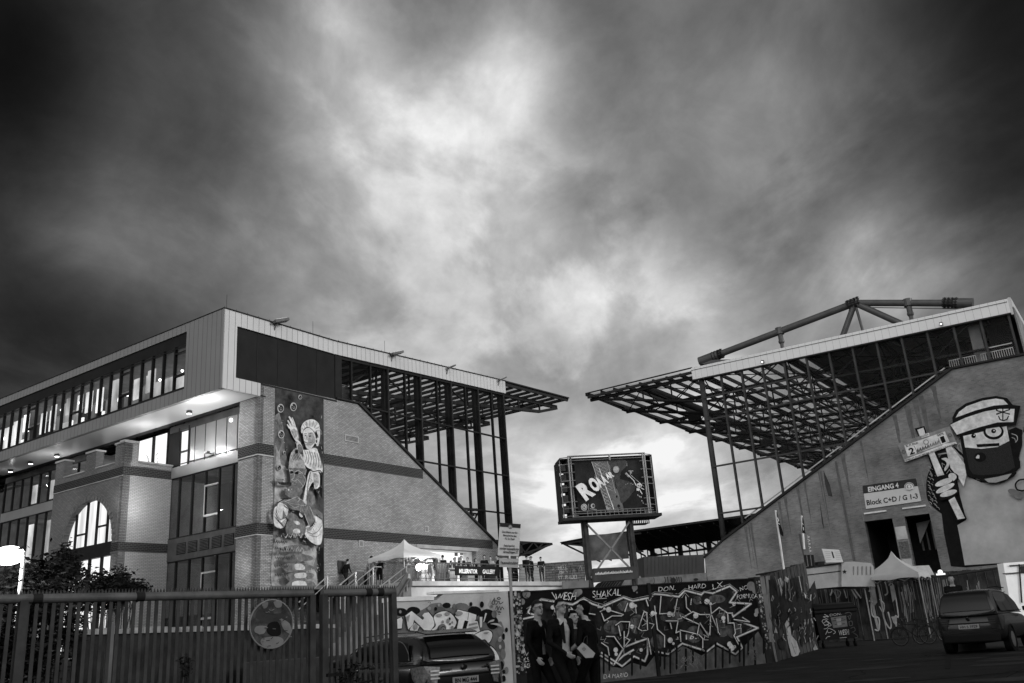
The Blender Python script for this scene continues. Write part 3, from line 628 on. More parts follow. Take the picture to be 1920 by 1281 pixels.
# striped shirt
A.poly([(440, 800), (500, 790), (590, 770), (630, 850), (665, 960), (670, 1060), (600, 1050), (500, 1010), (450, 960), (400, 880), (440, 870)], S1, True)
for k in range(7): A.line([(455+k*30, 800+k*6), (478+k*30, 880+k*10), (460+k*32, 950+k*10)], 6, .08, True)
A.poly([(350, 770), (300, 820), (275, 900), (270, 980), (330, 930), (400, 960), (450, 1000), (450, 930), (400, 880), (370, 800)], S2, True)
for k in range(6): A.line([(300+k*14, 860-k*12), (330+k*18, 930-k*4)], 5, .05); A.line([(310+k*22, 970-k*8), (340+k*22, 900+k*6)], 5, .4)
A.ell(362, 810, 18, 26, .01)
A.poly([(530, 1040), (600, 1040), (640, 1100), (648, 1200), (620, 1250), (575, 1260), (560, 1180), (500, 1280), (470, 1500), (430, 1600), (390, 1560), (440, 1400), (490, 1120)], S1, True); A.poly([(560, 1080), (610, 1090), (630, 1180), (600, 1240), (570, 1200)], S2, True); A.poly([(640, 1080), (670, 1100), (668, 1380), (600, 1270), (640, 1230)], .012)
A.line([(530, 1060), (500, 1200), (480, 1400)], 7, .06, True); A.line([(470, 1010), (560, 1050), (640, 1040), (670, 1090)], 10, .012, True)
# old man's face, cap and pipe
A.poly([(270, 970), (330, 920), (400, 930), (450, 970), (470, 1020), (470, 1080), (440, 1100), (290, 1060), (265, 1020)], S2, True); A.poly([(270, 1010), (470, 1020), (468, 1060), (420, 1085), (300, 1040)], S3, True)
A.poly([(275, 1040), (330, 1030), (420, 1060), (470, 1110), (465, 1180), (430, 1260), (380, 1290), (320, 1250), (285, 1190), (280, 1110)], S3, True)
for p, w, g in (([(275, 1050), (300, 1035), (325, 1060)], 6, .45), ([(340, 1060), (380, 1040), (430, 1075)], 6, .45), ([(285, 1090), (320, 1080)], 5, .4), ([(335, 1080), (325, 1130), (300, 1150), (340, 1170)], 6, .42), ([(340, 1170), (370, 1150), (400, 1180), (440, 1230)], 5, .42), ([(280, 1180), (310, 1200), (350, 1210)], 5, .4), ([(440, 1100), (465, 1150), (450, 1210), (420, 1250)], 7, .4), ([(370, 1110), (420, 1130)], 5, .3)): A.line(p, w, g, True)
A.ell(305, 1060, 20, 14, .01); A.ell(368, 1068, 26, 16, .01); A.ell(400, 1075, 14, 8, .3)
A.poly([(115, 1130), (200, 1140), (195, 1180), (290, 1180), (290, 1205), (200, 1215), (150, 1200), (128, 1160)], .02, True); A.poly([(125, 1135), (190, 1145), (180, 1180), (140, 1175)], .2, True); A.line([(112, 1132), (200, 1138)], 5, .5)
A.tf = (500, 900, 5.823)
A.poly([(200, 110), (250, 70), (310, 60), (370, 80), (390, 130), (340, 190), (260, 195), (210, 160)], S3, True)
A.ell(240, 108, 8, 10, .5, 8); A.ell(272, 102, 5, 5, .5, 8)
# arms and hands, rolled sleeves
A.poly([(130, 240), (180, 215), (260, 210), (350, 190), (420, 260), (500, 330), (520, 430), (470, 510), (440, 430), (360, 340), (290, 330), (230, 300), (220, 380), (170, 420), (130, 380), (120, 300)], S3, True)
A.poly([(125, 260), (165, 250), (230, 300), (235, 340), (215, 390), (180, 330), (170, 420), (140, 410), (112, 340)], S1, True)
for p, w, g in (([(150, 235), (230, 225), (330, 185), (360, 210), (340, 240)], 5, .45), ([(170, 250), (250, 330), (300, 345)], 5, .45), ([(200, 235), (280, 260), (360, 270)], 4, .42), ([(230, 250), (300, 300), (350, 290)], 4, .42), ([(340, 200), (400, 230), (430, 275), (370, 280)], 5, .45), ([(470, 290), (500, 360), (520, 430)], 5, .45), ([(415, 370), (440, 440), (470, 510)], 6, .4), ([(120, 250), (160, 225), (200, 200)], 8, .012), ([(190, 280), (240, 320), (280, 345)], 6, .012), ([(150, 205), (230, 205)], 6, .012)): A.line(p, w, g, True)
A.poly([(80, 320), (110, 290), (100, 380), (140, 440), (200, 420), (215, 440), (200, 500), (150, 530), (90, 500), (75, 420)], S1, True)
for k in range(5): A.line([(85+k*20, 400+k*18), (150+k*8, 470+k*10), (210, 430+k*18)], 5, .03, True)
for k in range(5): A.line([(95+k*10, 350+k*22), (112+k*10, 372+k*18)], 6, .6)
A.poly([(520, 390), (560, 410), (600, 440), (610, 560), (590, 700), (500, 690), (430, 620), (415, 540), (450, 500), (490, 510), (530, 450)], S1, True)
for k in range(9): A.line([(432+k*11, 520+k*3-(k*k)*1.6), (446+k*11, 555+k*3-(k*k)*1.8)], 5, .04)
A.line([(540, 380), (600, 430)], 7, .012); A.line([(440, 560), (500, 590), (560, 560), (600, 500)], 5, .08, True); A.line([(430, 630), (480, 680), (540, 720)], 8, .012, True); A.line([(470, 600), (540, 620), (590, 590)], 4, .1, True)
A.poly([(260, 360), (340, 400), (330, 460), (250, 540), (215, 560), (240, 460)], S3, True)
# pale and mid patches of the lower part
for p, g in (([(240, 440), (400, 440), (410, 600), (220, 590)], S3), ([(300, 455), (340, 450), (365, 480), (330, 490)], S1), ([(290, 545), (330, 530), (360, 545), (362, 580), (300, 580)], S1), ([(190, 730), (300, 710), (450, 720), (460, 770), (300, 790), (200, 770)], S3), ([(185, 840), (300, 800), (480, 830), (480, 880), (200, 890)], S3), ([(180, 930), (320, 900), (500, 940), (490, 980), (250, 1010), (200, 990)], S3), ([(210, 1040), (300, 1010), (500, 1020), (480, 1080), (280, 1110), (220, 1080)], S3), ([(210, 1150), (300, 1090), (500, 1110), (530, 1180), (450, 1225), (230, 1220)], S3), ([(305, 925), (350, 915), (400, 930), (415, 975), (320, 980)], .5), ([(310, 1025), (420, 1015), (425, 1065), (320, 1070)], .52), ([(285, 1115), (420, 1110), (425, 1210), (300, 1215)], .55)): A.poly(p, g, True)
for row, (y, x0, x1) in enumerate(((540, 95, 140), (625, 100, 300), (690, 80, 230), (760, 90, 200), (770, 150, 300), (860, 90, 280), (950, 85, 250), (1050, 90, 230))):   # brushed handwriting, no readable words
    x = x0
    while x < x1: A.line([(x, y+rng.uniform(-8, 4)), (x+5, y-26+rng.uniform(-6, 6)), (x+12, y+rng.uniform(-4, 10)), (x+19, y-16)], 5, .02 if row % 2 == 0 else .04, True); x += 25
for x in (200, 250, 300, 360, 410): A.line([(x, 600+(x % 30)), (x+12, 630), (x+30, 590)], 6, .5, True); A.line([(x-40, 780), (x-25, 740), (x-5, 780)], 4, .45, True)
for k in range(260):
    y = rng.uniform(60, 1180); x = rng.uniform(85, 590); l = rng.uniform(8, 34); g = rng.choice([.03, .1, .25, .45]); A.line([(x, y), (x+rng.uniform(-8, 8), y+l*.5), (x+rng.uniform(-6, 12), y+l)], rng.uniform(1.5, 4), g)
A.tf = (500, 720, 6.408)
for k in range(170):
    y = rng.uniform(380, 1250); x = rng.uniform(100, 670); l = rng.uniform(8, 34); A.line([(x, y), (x+rng.uniform(-8, 8), y+l*.5), (x+rng.uniform(-6, 12), y+l)], rng.uniform(1.5, 3.5), rng.choice([.03, .1, .25, .5]))
mm = A.build('painted_mural', LS)
# ================================================================== RIGHT STAND
RS = thing('stadium_stand', 'stadium stand with tall glazed gable, steel lattice roof and painted sailor mural on grey wall', 'stadium', RG.at(10, 0, 0))
def rt(s): return 21.12-(s)*.022            # fascia top
def rb_(s): return rt(s)-.98
wallr = [(-1.12, 0), (-1.12, 6.15), (.55, 7.25), (18.68, 16.66), (23.1, 16.6), (23.1, 0)]
dh = (11.05, 15.3, 3.4, 7.37)
zw = lambda u: 7.25+(u-.55)*(16.66-7.25)/18.13
mb = MB()
for q in ([(-1.12, 0), (-1.12, 6.15), (.55, 7.25), (dh[0], zw(dh[0])), (dh[0], 0)], [(dh[0], dh[3]), (dh[0], zw(dh[0])), (dh[1], zw(dh[1])), (dh[1], dh[3])],
          [(dh[1], 0), (dh[1], zw(dh[1])), (18.68, 16.66), (23.1, 16.6), (23.1, 0)], [(dh[0], 0), (dh[0], dh[2]), (dh[1], dh[2]), (dh[1], 0)]):
    mb.prism([RG.at(u, z, 0) for u, z in q], -RG.n*.5)
mb.build('gable_wall', BR_R, RS, uv=RG)
mb = MB(); mb.box(RG.at(23.15, 10, -15), D2*.05, D1*15, UP*10); mb.build('side_wall', BR_R, RS, uv=LG)
# wall inside the doorway
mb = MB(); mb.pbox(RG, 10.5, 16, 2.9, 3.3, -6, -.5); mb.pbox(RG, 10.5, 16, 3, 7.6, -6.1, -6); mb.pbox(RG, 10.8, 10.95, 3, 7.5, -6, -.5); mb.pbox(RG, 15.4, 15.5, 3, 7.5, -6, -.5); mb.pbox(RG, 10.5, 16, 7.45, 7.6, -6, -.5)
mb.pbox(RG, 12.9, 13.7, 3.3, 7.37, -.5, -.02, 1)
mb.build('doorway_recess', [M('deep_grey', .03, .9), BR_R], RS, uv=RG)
mb = MB(); mb.pbox(RG, 12.95, 13.65, 5.9, 6.75, -.0, .03, 0); mb.pbox(RG, 13.0, 13.6, 4.7, 5.75, .0, .03, 1); mb.pbox(RG, 13.0, 13.6, 3.95, 4.6, 0, .03, 0); mb.build('notice', [M('notice_white', .5), M('notice_dark', .12, var=.6, vs=8)], RS)
mb = MB(); mb.prism([RG.at(13.75, 7.1, -3), RG.at(14.7, 7.2, -3), RG.at(13.75, 5.7, -3)], -RG.n*.05); mb.build('stair_panel', M('stair_panel', .5), RS)
for u in (13.8, 14.2, 14.6, 15.0): mb = MB(); mb.pbox(RG, u, u+.12, 5.2, 7.1, -3.3, -3.2); mb.build('stair_post', STEEL, RS)
for a in ((11.15, 12.65), (13.7, 15.2)): mb = MB(); mb.pbox(RG, a[0], a[1], 7.85, 7.95, .0, .12); mb.build('light_strip', M('strip_white', .75, .3), RS)
# faint joints on the wall
mb = MB()
for u, z0, z1 in ((15.33, 7.5, 14.9), (11.02, 7.4, 12.6), (8.6, 3.5, 11.3), (6.9, 4.5, 9.0)): mb.pbox(RG, u-.018, u+.018, z0, z1, 0, .008)
mb.build('wall_joint', M('joint', .22), RS)
mb = MB(); mb.pbox(RG, 16.3, 17.4, 11.1, 11.9, 0, .05, 0); mb.pbox(RG, 16.38, 17.32, 11.18, 11.82, .05, .06, 1); mb.build('vent', [M('vent_frame', .4), DK2], RS)
mb = MB(); mb.beam(RG.at(.5, 7.33, -.1), RG.at(18.7, 16.76, -.1), .6, .16); mb.beam(RG.at(18.6, 16.74, -.1), RG.at(23.1, 16.68, -.1), .6, .12); mb.beam(RG.at(-1.15, 6.2, -.1), RG.at(.55, 7.33, -.1), .6, .12); mb.build('coping', DK, RS)
mb = MB(); mb.beam(RG.at(2.4, 8.75, -.3), RG.at(18.2, 16.95, -.3), .08, .08); mb.build('slope_rail', M('alu', .45, .4, .4), RS)
# fascia
mb = MB(); mb.prism([RG.at(u, z, .1) for u, z in ((-.05, rb_(0)), (22.95, rb_(22.95)), (22.95, rt(22.95)), (-.05, rt(0)))], -RG.n*.35); mb.build('fascia', CLADW, RS, uv=RG)
mb = MB(); mb.beam(RG.at(-.1, rt(0)-.22, .12), RG.at(22.9, rt(22.9)-.22, .12), .03, .03); mb.beam(RG.at(-.1, rb_(0)-.06, -.05), RG.at(22.9, rb_(22.9)-.06, -.05), .3, .1); mb.build('head_rail', DK, RS)
mb = MB(); mb.box(RG.at(23.05, 20.1, -10), D2*.1, D1*10, UP*.6); mb.build('side_fascia', CLAD, RS, uv=LG)
for u in (5.9, 18.7): mb = MB(); c = RG.at(u, rb_(u)+.18, .3); mb.box(c, D2*.1, D1*.08, UP*.1, 0); mb.sphere(c+RG.n*.1-UP*.05, .05, 6, 1); mb.build('spotlight', [STEEL, LAMP], RS)
# glazing
ms = [.5]+[2.24+1.71*i for i in range(13)]
for i, u in enumerate(ms):
    z0 = zw(u) if u < 18.68 else 16.66
    mb = MB()
    if i == 0: mb.tube(RG.at(u, z0-.3, -.35), RG.at(u, rb_(u), -.35), .22, 14)
    else: mb.pbox(RG, u-.07, u+.07, z0, rb_(u), -.3, -.08)
    mb.build('column' if i == 0 else 'mullion', M('post_steel', .06, .6), RS, smooth=(i == 0))
for z in (9.35, 12.97, 16.7, 18.5):
    e = min(22.9, (z-7.25)/(16.66-7.25)*18.13+.55)
    if z > 16.6: e = 22.9 if z > 18 else 18.4
    mb = MB(); mb.pbox(RG, .5, e if z < 18 else 8.5, z-.06, z+.06, -.25, -.1); mb.build('transom', M('post_steel', .06), RS)
mb = MB()
for a, b in zip(ms[:-1], ms[1:]):
    za = zw(a) if a < 18.68 else 16.66; zb2 = zw(b) if b < 18.68 else 16.66
    mb.poly([RG.at(a, za, -.18), RG.at(b, zb2, -.18), RG.at(b, rb_(b), -.18), RG.at(a, rb_(a), -.18)])
mb.build('glazing', glass('pane_clear', .92, .03), RS)
# upper concourse behind the last panes
mb = MB(); mb.pbox(RG, 20.1, 20.8, 16.7, 19.6, -1.6, -1.0); mb.build('column', M('column_grey', .2), RS)
mb = MB(); mb.pbox(RG, 18.5, 23, 14, 16.55, -40, -.6, 0); mb.pbox(RG, 21, 23, 16.5, 20, -38, -3.2, 0); mb.build('concourse', M('deep_grey', .03), RS)
for a, b in ((19.3, 20.2), (21.3, 22.5)):
    mb = MB(); mb.pbox(RG, a-.8, b, 17.75, 17.81, -.7, -.66); mb.pbox(RG, a-.8, b, 17.45, 17.49, -.7, -.66)
    k = a-.8
    while k < b: mb.pbox(RG, k, k+.03, 16.6, 17.45, -.69, -.67); k += .14
    mb.build('railing', M('alu', .45), RS)
# tier
mb = MB(); q = [(.6, 4), (.6, 7.0), (18.5, 16.2), (18.5, 4)]; mb.prism([RG.at(u, z, -6.5) for u, z in q], -RG.n*(62-6)); mb.build('seating_tier', CONCD, RS)
mb = MB(); mb.box(RG.at(16.6, 14.2, -3.2), D2*.4, D1*.1, UP*.12); mb.build('lit_display', emis('display', 1.2), RS)
mb = MB(); mb.box(RG.at(16.6, 13.7, -3.25), D2*.25, D1*.08, UP*.4); mb.build('display_post', DK, RS)
# roof: sheet, purlins (along the stand), trusses (across)
TIP = -9.96
def rz(u): return 21.12-.022*u if u > TIP else 21.12
mb = MB(); mb.poly([RG.at(8, rz(8)-.1, -.3), RG.at(23, rz(23)-.1, -.3), RG.at(23, rz(23)-.1, -62), RG.at(8, rz(8)-.1, -62)]); mb.build('roof', M('roof_deck_dark', .10, .8), RS)
mb = MB(); mb.poly([RG.at(TIP, rz(TIP)-.05, -.1), RG.at(8, rz(8)-.1, -.1), RG.at(8, rz(8)-.1, -62), RG.at(TIP, rz(TIP)-.05, -62)]); mb.build('roof_sheet', glass('roof_sheet_clear', .82, .08, .2), RS)
mb = MB(); u = TIP+.1; LR = 62
while u < 23:
    mb.box(RG.at(u, rz(u)-.32, -LR/2-.1), D2*.08, D1*LR/2, UP*.13); u += 1.24
mb.build('purlins', DK, RS)
mb = MB(); mb.beam(RG.at(TIP-.15, rz(TIP)+.02, .02), RG.at(0, rz(0)+.02, .02), .14, .08); mb.beam(RG.at(TIP, rz(TIP)-.35, -.05), RG.at(0, rz(0)-.35, -.05), .16, .2); mb.beam(RG.at(TIP-.1, rz(TIP)-.1, 0), RG.at(TIP-.1, rz(TIP)-.1, -LR), .2, .18); mb.build('roof_edge_beam', DK, RS)
def bch(u): return 20.72+(u-TIP)*-.232 if u < .5 else 18.3+min(0, 0)-(u-.5)*.03
def truss_right(off, first=False):
    mb = MB(); Tt = lambda u: rz(u)-.52
    us = [TIP+.1, -7.4, -4.9, -2.3, .5, 3.9, 7.4, 10.8, 14.2, 17.6, 21]
    mb.beam(RG.at(TIP, Tt(TIP), off), RG.at(23, Tt(23), off), .22, .26)
    for a, b in zip(us[:-1], us[1:]): mb.tube(RG.at(a, min(bch(a), Tt(a)), off), RG.at(b, bch(b), off), .11 if first else .13, 8)
    for i, u in enumerate(us[1:]):
        mb.tube(RG.at(u, bch(u), off), RG.at(u, Tt(u), off), .065, 6)
        if i < len(us)-2:
            v = us[i+2]; 
            if i % 2: mb.tube(RG.at(u, Tt(u), off), RG.at(v, bch(v), off), .05, 6)
            else: mb.tube(RG.at(u, bch(u), off), RG.at(v, Tt(v), off), .05, 6)
    mb.build('truss', M('truss_steel', .02, .6), RS)
truss_right(-.5, True)
offs = [-.5, -7, -13.8, -20.6, -27.4, -34.2, -41, -47.8, -54.6, -61]
for o_ in offs[1:]: truss_right(o_)
for i, (a, b) in enumerate(zip(offs[:-1], offs[1:])):
    mb = MB()
    for u, v in ((TIP+.3, -4.9), (-4.9, .5), (.5, 7.4), (7.4, 14.2), (14.2, 21)):
        mb.tube(RG.at(u, rz(u)-.6, a), RG.at(v, rz(v)-.6, b), .045, 5)
        if i % 2 == 0: mb.tube(RG.at(v, rz(v)-.6, a), RG.at(u, rz(u)-.6, b), .045, 5)
    for u in (-4.9, .5, 7.4, 14.2):
        mb.tube(RG.at(u, bch(u), a), RG.at(u, bch(u), b), .08, 6)
        m_ = (a+b)/2; mb.tube(RG.at(u, rz(u)-.5, a), RG.at(u, bch(u), m_), .05, 5); mb.tube(RG.at(u, bch(u), m_), RG.at(u, rz(u)-.5, b), .05, 5)
        mb.box(RG.at(u, rz(u)-.6, m_), D2*.1, D1*3.3, UP*.22)
    mb.build('roof_bracing', M('truss_steel', .02), RS)
for i in range(9):
    mb = MB(); c = RG.at(-4.2, 19.3, -9-6*i); mb.box(c, D2*.5, D1*.35, UP*.4); mb.build('speaker_cluster', DK, RS)
# stepped gutter edge under the tip edge
for i in range(8):
    a = -.3-i*6.8; mb = MB(); mb.box(RG.at(TIP+.05, 20.75, a-6.8+.4), D2*.18, D1*.4, UP*.1); mb.beam(RG.at(TIP+.05, 20.95, a), RG.at(TIP+.05, 20.7, a-6.6), .12, .1); mb.build('gutter', DK, RS)
# tubular mast truss above the roof
O = -2.0; tube_m = M('tube_steel', .10, .45, .3, var=.15)
mb = MB()
A_ = RG.at(-.1, 22.1, O); B_ = RG.at(12.9, 23.7, O); C_ = RG.at(20.7, 21.5, O)
A2 = A_+(B_-A_)*.13
mb.tube(A_, A2, .40, 18); mb.tube(A2, B_, .27, 18); mb.tube(B_+(C_-B_)*.02, C_-(C_-B_)*.15, .25, 18); mb.tube(C_-(C_-B_)*.15, C_, .36, 18)
mb.build('main_tube', tube_m, RS, smooth=False)
mb = MB(); mb.tube(B_, RG.at(11.3, 20.9, O), .22, 14); mb.build('strut', tube_m, RS)
mb = MB(); mb.tube(B_, RG.at(16.2, 20.9, O), .24, 14); mb.build('strut', tube_m, RS)
mb = MB(); mb.tube(B_, RG.at(13.1, 20.9, O), .1, 8); mb.build('strut', tube_m, RS)
for u, f in ((6.9, None), (16.55, None)):
    top = A_+(B_-A_)*((u+.1)/13) if u < 12 else B_+(C_-B_)*((u-12.9)/7.8)
    mb = MB(); mb.tube(top+UP*.3, top-UP*.25, .32, 14); mb.tube(top-UP*.25, top-UP*.8, .2, 12); mb.sphere(top-UP*.85, .24, 7); mb.tube(top-UP*.9, RG.at(u, 20.6, O), .15, 10); mb.build('hanger', tube_m, RS)
for p_, d_ in ((B_, (B_-A_)), (A2, (B_-A_)), (C_-(C_-B_)*.17, (C_-B_))):
    mb = MB(); d_ = d_/np.linalg.norm(d_)
    for j in (-.5, -.25, 0, .25): mb.tube(p_+d_*j, p_+d_*(j+.07), .42, 14)
    for j in range(12): a = math.pi*j/6; e1 = np.cross(d_, UP); e1 /= np.linalg.norm(e1); e2 = np.cross(d_, e1); c = p_+(e1*math.cos(a)+e2*math.sin(a))*.37; mb.tube(c-d_*.6, c+d_*.4, .03, 4)
    mb.build('flange', DK, RS)
mb = MB(); mb.beam(A_-UP*.1, RG.at(3.2, 21.35, O), .5, .3); mb.beam(RG.at(.1, 21.3, O), A2-UP*.3, .25, .2); mb.beam(B_-UP*.35, C_-UP*.45, .06, .06); mb.build('tie_bar', tube_m, RS)
# ------------------------------------------------------------------ sailor mural on the gable wall (photo positions on crops)
mural = MB()
A = Art(RG, (1580, 700, 5.644), .012, .0035)
BK, WH, GY = .012, .7, .5
# body / shirt
A.tf = (0, 0, 1)
A.poly([(1783, 1062), (1770, 1000), (1765, 960), (1752, 900), (1775, 850), (1790, 838), (1815, 860), (1830, 900), (1880, 905), (1906, 890), (1912, 860), (1920, 800), (1935, 800), (1945, 1052), (1812, 1064)], BK)
A.poly([(1809, 1060), (1800, 1010), (1795, 985), (1812, 975), (1800, 930), (1795, 900), (1793, 880), (1778, 850), (1775, 838), (1787, 838), (1810, 865), (1818, 895), (1840, 905), (1880, 906), (1902, 893), (1911, 875), (1914, 820), (1922, 806), (1940, 806), (1940, 1052)], M('mural_shirt', .42, .8, var=.3, vs=.5))
A.tf = (1580, 700, 5.644)
# sleeve with tattoo pattern, held sign stick
A.poly([(1110, 790), (1000, 920), (930, 1000), (890, 1120), (885, 1250), (900, 1340), (960, 1420), (1080, 1500), (1200, 1480), (1260, 1420), (1240, 1300), (1180, 1100), (1140, 900)], BK, True)
for k in range(34):
    t = k/34; a = 2.2+t*3.4; cx0, cy0 = 1075, 1180; r0 = 1
    x = cx0-145*math.sin(a*.62)*1.0; y = 960+t*470
    x = 930+35*math.sin(k*2.3)+ (20 if k % 3 else 60)*(abs(t-.5)*2)**2
    A.line([(x, y), (x+18, y+8), (x+26, y+26)], 5, .4)
A.poly([(1045, 905), (1100, 895), (1130, 935), (1120, 990), (1085, 1035), (1075, 1010), (1100, 960), (1085, 930)], .66, True)
A.line([(1030, 960), (1060, 1000), (1050, 950), (1080, 970)], 6, .35); A.line([(1100, 1060), (1130, 1020), (1150, 1050)], 6, .35)
A.poly([(1760, 600), (1830, 570), (1900, 600), (1900, 760), (1860, 900), (1800, 800)], BK)
A.line([(1790, 640), (1840, 660), (1850, 700), (1830, 730)], 8, .4, True); A.line([(1790, 680), (1820, 690), (1830, 720)], 6, .35)
A.line([(1215, 770), (1240, 740), (1250, 780), (1270, 830), (1230, 810), (1215, 770)], 8, .35, True); A.line([(1230, 700), (1280, 660), (1270, 740)], 8, .012)
A.line([(1250, 870), (1290, 920)], 8, .3); A.line([(1260, 840), (1300, 880)], 5, .3)
# head
A.poly([(1240, 660), (1275, 880), (1300, 1060), (1340, 1105), (1480, 1115), (1640, 1090), (1830, 1040), (1880, 1000), (1880, 940), (1800, 730), (1740, 560)], BK)
A.poly([(1275, 665), (1735, 560), (1765, 720), (1640, 780), (1470, 800), (1295, 785)], .66)
A.poly([(1295, 785), (1470, 800), (1640, 780), (1765, 715), (1825, 1000), (1700, 1060), (1480, 1080), (1380, 1070), (1340, 1010)], M('mural_beard', .03, .9, var=.9, vs=40))
A.ell(1597, 620, 108, 82, BK, 24); A.ell(1597, 612, 84, 62, .66, 24); A.ell(1597, 612, 26, 24, BK); A.ell(1602, 606, 8, 7, .78)
A.ell(1385, 662, 24, 24, BK); A.ell(1392, 655, 7, 7, .78)
A.poly([(1415, 752), (1655, 738), (1660, 768), (1425, 782)], BK)
A.ell(1455, 888, 62, 50, BK, 22); A.poly([(1410, 888), (1430, 862), (1448, 870), (1446, 902), (1412, 902)], .7)
# hat
A.poly([(1160, 470), (1200, 390), (1300, 320), (1480, 260), (1620, 240), (1740, 262), (1800, 335), (1882, 345), (1835, 550), (1700, 560), (1500, 590), (1340, 640), (1210, 670), (1130, 540), (1165, 520)], BK)
A.poly([(1195, 470), (1230, 410), (1310, 350), (1480, 290), (1620, 268), (1700, 280), (1750, 330), (1600, 342), (1400, 395)], .7, False)
A.poly([(1138, 545), (1300, 470), (1500, 405), (1660, 378), (1820, 378), (1808, 515), (1640, 520), (1450, 570), (1320, 612), (1208, 650)], .72)
for P_ in (((1695, 370), (1695, 500)), ((1650, 455), (1665, 490), (1700, 502), (1738, 488), (1755, 455)), ((1630, 395), (1760, 430)), ((1765, 385), (1635, 430))): A.line(P_, 12, BK)
for x, y in ((1630, 390), (1762, 432), (1765, 383), (1632, 432), (1695, 375)): A.ell(x, y, 9, 9, BK, 8)
# collar
A.poly([(1420, 1110), (1560, 1170), (1700, 1150), (1810, 1090), (1830, 1045), (1640, 1090), (1480, 1115)], BK, True)
A.poly([(1500, 1120), (1640, 1095), (1790, 1060), (1740, 1120), (1620, 1158), (1540, 1155)], M('mural_collar', .35, .9, var=.4, vs=30))
# sign stick and hand
for q, g in (([(762, 585), (865, 558), (912, 720), (840, 740)], BK), ([(790, 598), (855, 575), (892, 700), (830, 700)], .7), ([(880, 830), (985, 800), (1090, 1080), (1000, 1130)], BK), ([(910, 850), (968, 830), (1080, 1085), (1008, 1110)], .7)): A.poly(q, g)
A.poly([(1090, 790), (1150, 770), (1290, 960), (1310, 1080), (1280, 1200), (1220, 1100), (1140, 1000)], .66)
A.tf = (1560, 880, 5.333)
A.poly([(1160, 290), (1235, 255), (1350, 495), (1250, 520), (1190, 400)], BK); A.poly([(1165, 310), (1225, 275), (1330, 490), (1258, 502)], .66)
A.poly([(1010, 140), (1040, 80), (1140, 50), (1200, 30), (1260, 60), (1260, 110), (1240, 130), (1270, 190), (1250, 250), (1100, 310), (1060, 270), (1020, 200)], BK, True)
A.ell(1120, 130, 95, 30, .66, 20, -.35); A.ell(1132, 190, 102, 28, .66, 20, -.45); A.ell(1165, 240, 88, 28, .66, 20, -.3); A.ell(1205, 72, 42, 34, .66, 16, .3); A.poly([(1160, 80), (1200, 95), (1215, 120), (1235, 100), (1225, 60)], .66)
# heart and folded arm at the edge
A.tf = (1560, 880, 5.333)
A.poly([(1757, 215), (1790, 195), (1840, 205), (1880, 225), (1905, 215), (1925, 230), (1920, 260), (1875, 298), (1800, 262)], .18, True)
A.line([(1930, 100), (1870, 110), (1835, 150), (1850, 200), (1900, 215), (1935, 205)], 16, BK, True)
# scoreboard in the hand
A.tf = (1580, 700, 5.644)
A.poly([(580, 745), (1130, 560), (1210, 745), (655, 935)], .26); A.poly([(652, 765), (1082, 615), (1130, 725), (690, 880)], .78)
A.poly([(1085, 745), (1200, 725), (1210, 745), (660, 938), (655, 915)], .78)
A.line([(755, 770), (800, 850)], 4, BK); A.line([(1010, 690), (1045, 765)], 4, BK)
A.text('2', (712, 862), (766, 846), 70, BK, bold=.03); A.text('1', (1052, 738), (1092, 722), 66, BK, bold=.04)
A.text('FC ST. PAULI', (672, 782), (798, 745), 22, BK, bold=.02); A.text('GÄSTE', (1002, 668), (1070, 648), 22, BK, bold=.02)
A.text('SPIELSTAND MUSS AUTRITT-TRAEGER', (662, 930), (1200, 752), 14, .08, bold=.02)
A.poly([(825, 655), (912, 630), (920, 660), (835, 688)], .78); A.text('ASTRA', (832, 680), (912, 655), 20, .1)
A.ell(882, 728, 30, 28, .28); A.ell(882, 728, 20, 19, .78)
for x, y in ((645, 830), (1135, 655)): A.ell(x, y, 20, 19, .1, 12); A.ell(x, y, 14, 13, .3, 12); A.line([(x-14, y), (x+14, y)], 4, .1); A.line([(x, y-14), (x, y+14)], 4, .1)
for k in range(9): x = 785+k*27; A.line([(x, 835-k*11), (x+10, 800-k*11), (x+18, 828-k*11)], 8 if k < 5 else 5, .05)
A.build('wall_mural', RS)
# darker weathered patches in paint
A = Art(RG, (1300, 880, 6.4), .012, .003)
st = M('stain', .055, .9, var=.4, vs=1.5)
A.poly([(1515, 370), (1560, 640), (1570, 720), (1545, 650)], st); A.poly([(1560, 10), (1640, 190), (1670, 330), (1620, 320), (1580, 180)], st)
mb_ = MB(); sr = random.Random(3)
for k in range(16):
    u = sr.uniform(1.5, 17.5); z1 = zw(u)-.15; l = sr.uniform(1.2, 5); w = sr.uniform(.05, .22); n_ = 7
    L_ = [RG.at(u-w*(1-i/n_)*sr.uniform(.6, 1.1), z1-l*i/n_, .006+k*.0005) for i in range(n_)]; R__ = [RG.at(u+w*(1-i/n_)*sr.uniform(.6, 1.1), z1-l*i/n_, .006+k*.0005) for i in range(n_)]
    for i in range(n_-1): mb_.quad(L_[i], R__[i], R__[i+1], L_[i+1])
mb_.build('rain_streaks', M('streak', .13, .9, var=.3, vs=3), RS)
mb_ = MB(); mb_.tube(RG.at(9.9, 3, .12), RG.at(9.9, zw(9.9)-.3, .12), .06, 8); mb_.build('downpipe', M('pipe_grey', .12, .6), RS)
A.build('wall_stain', RS)
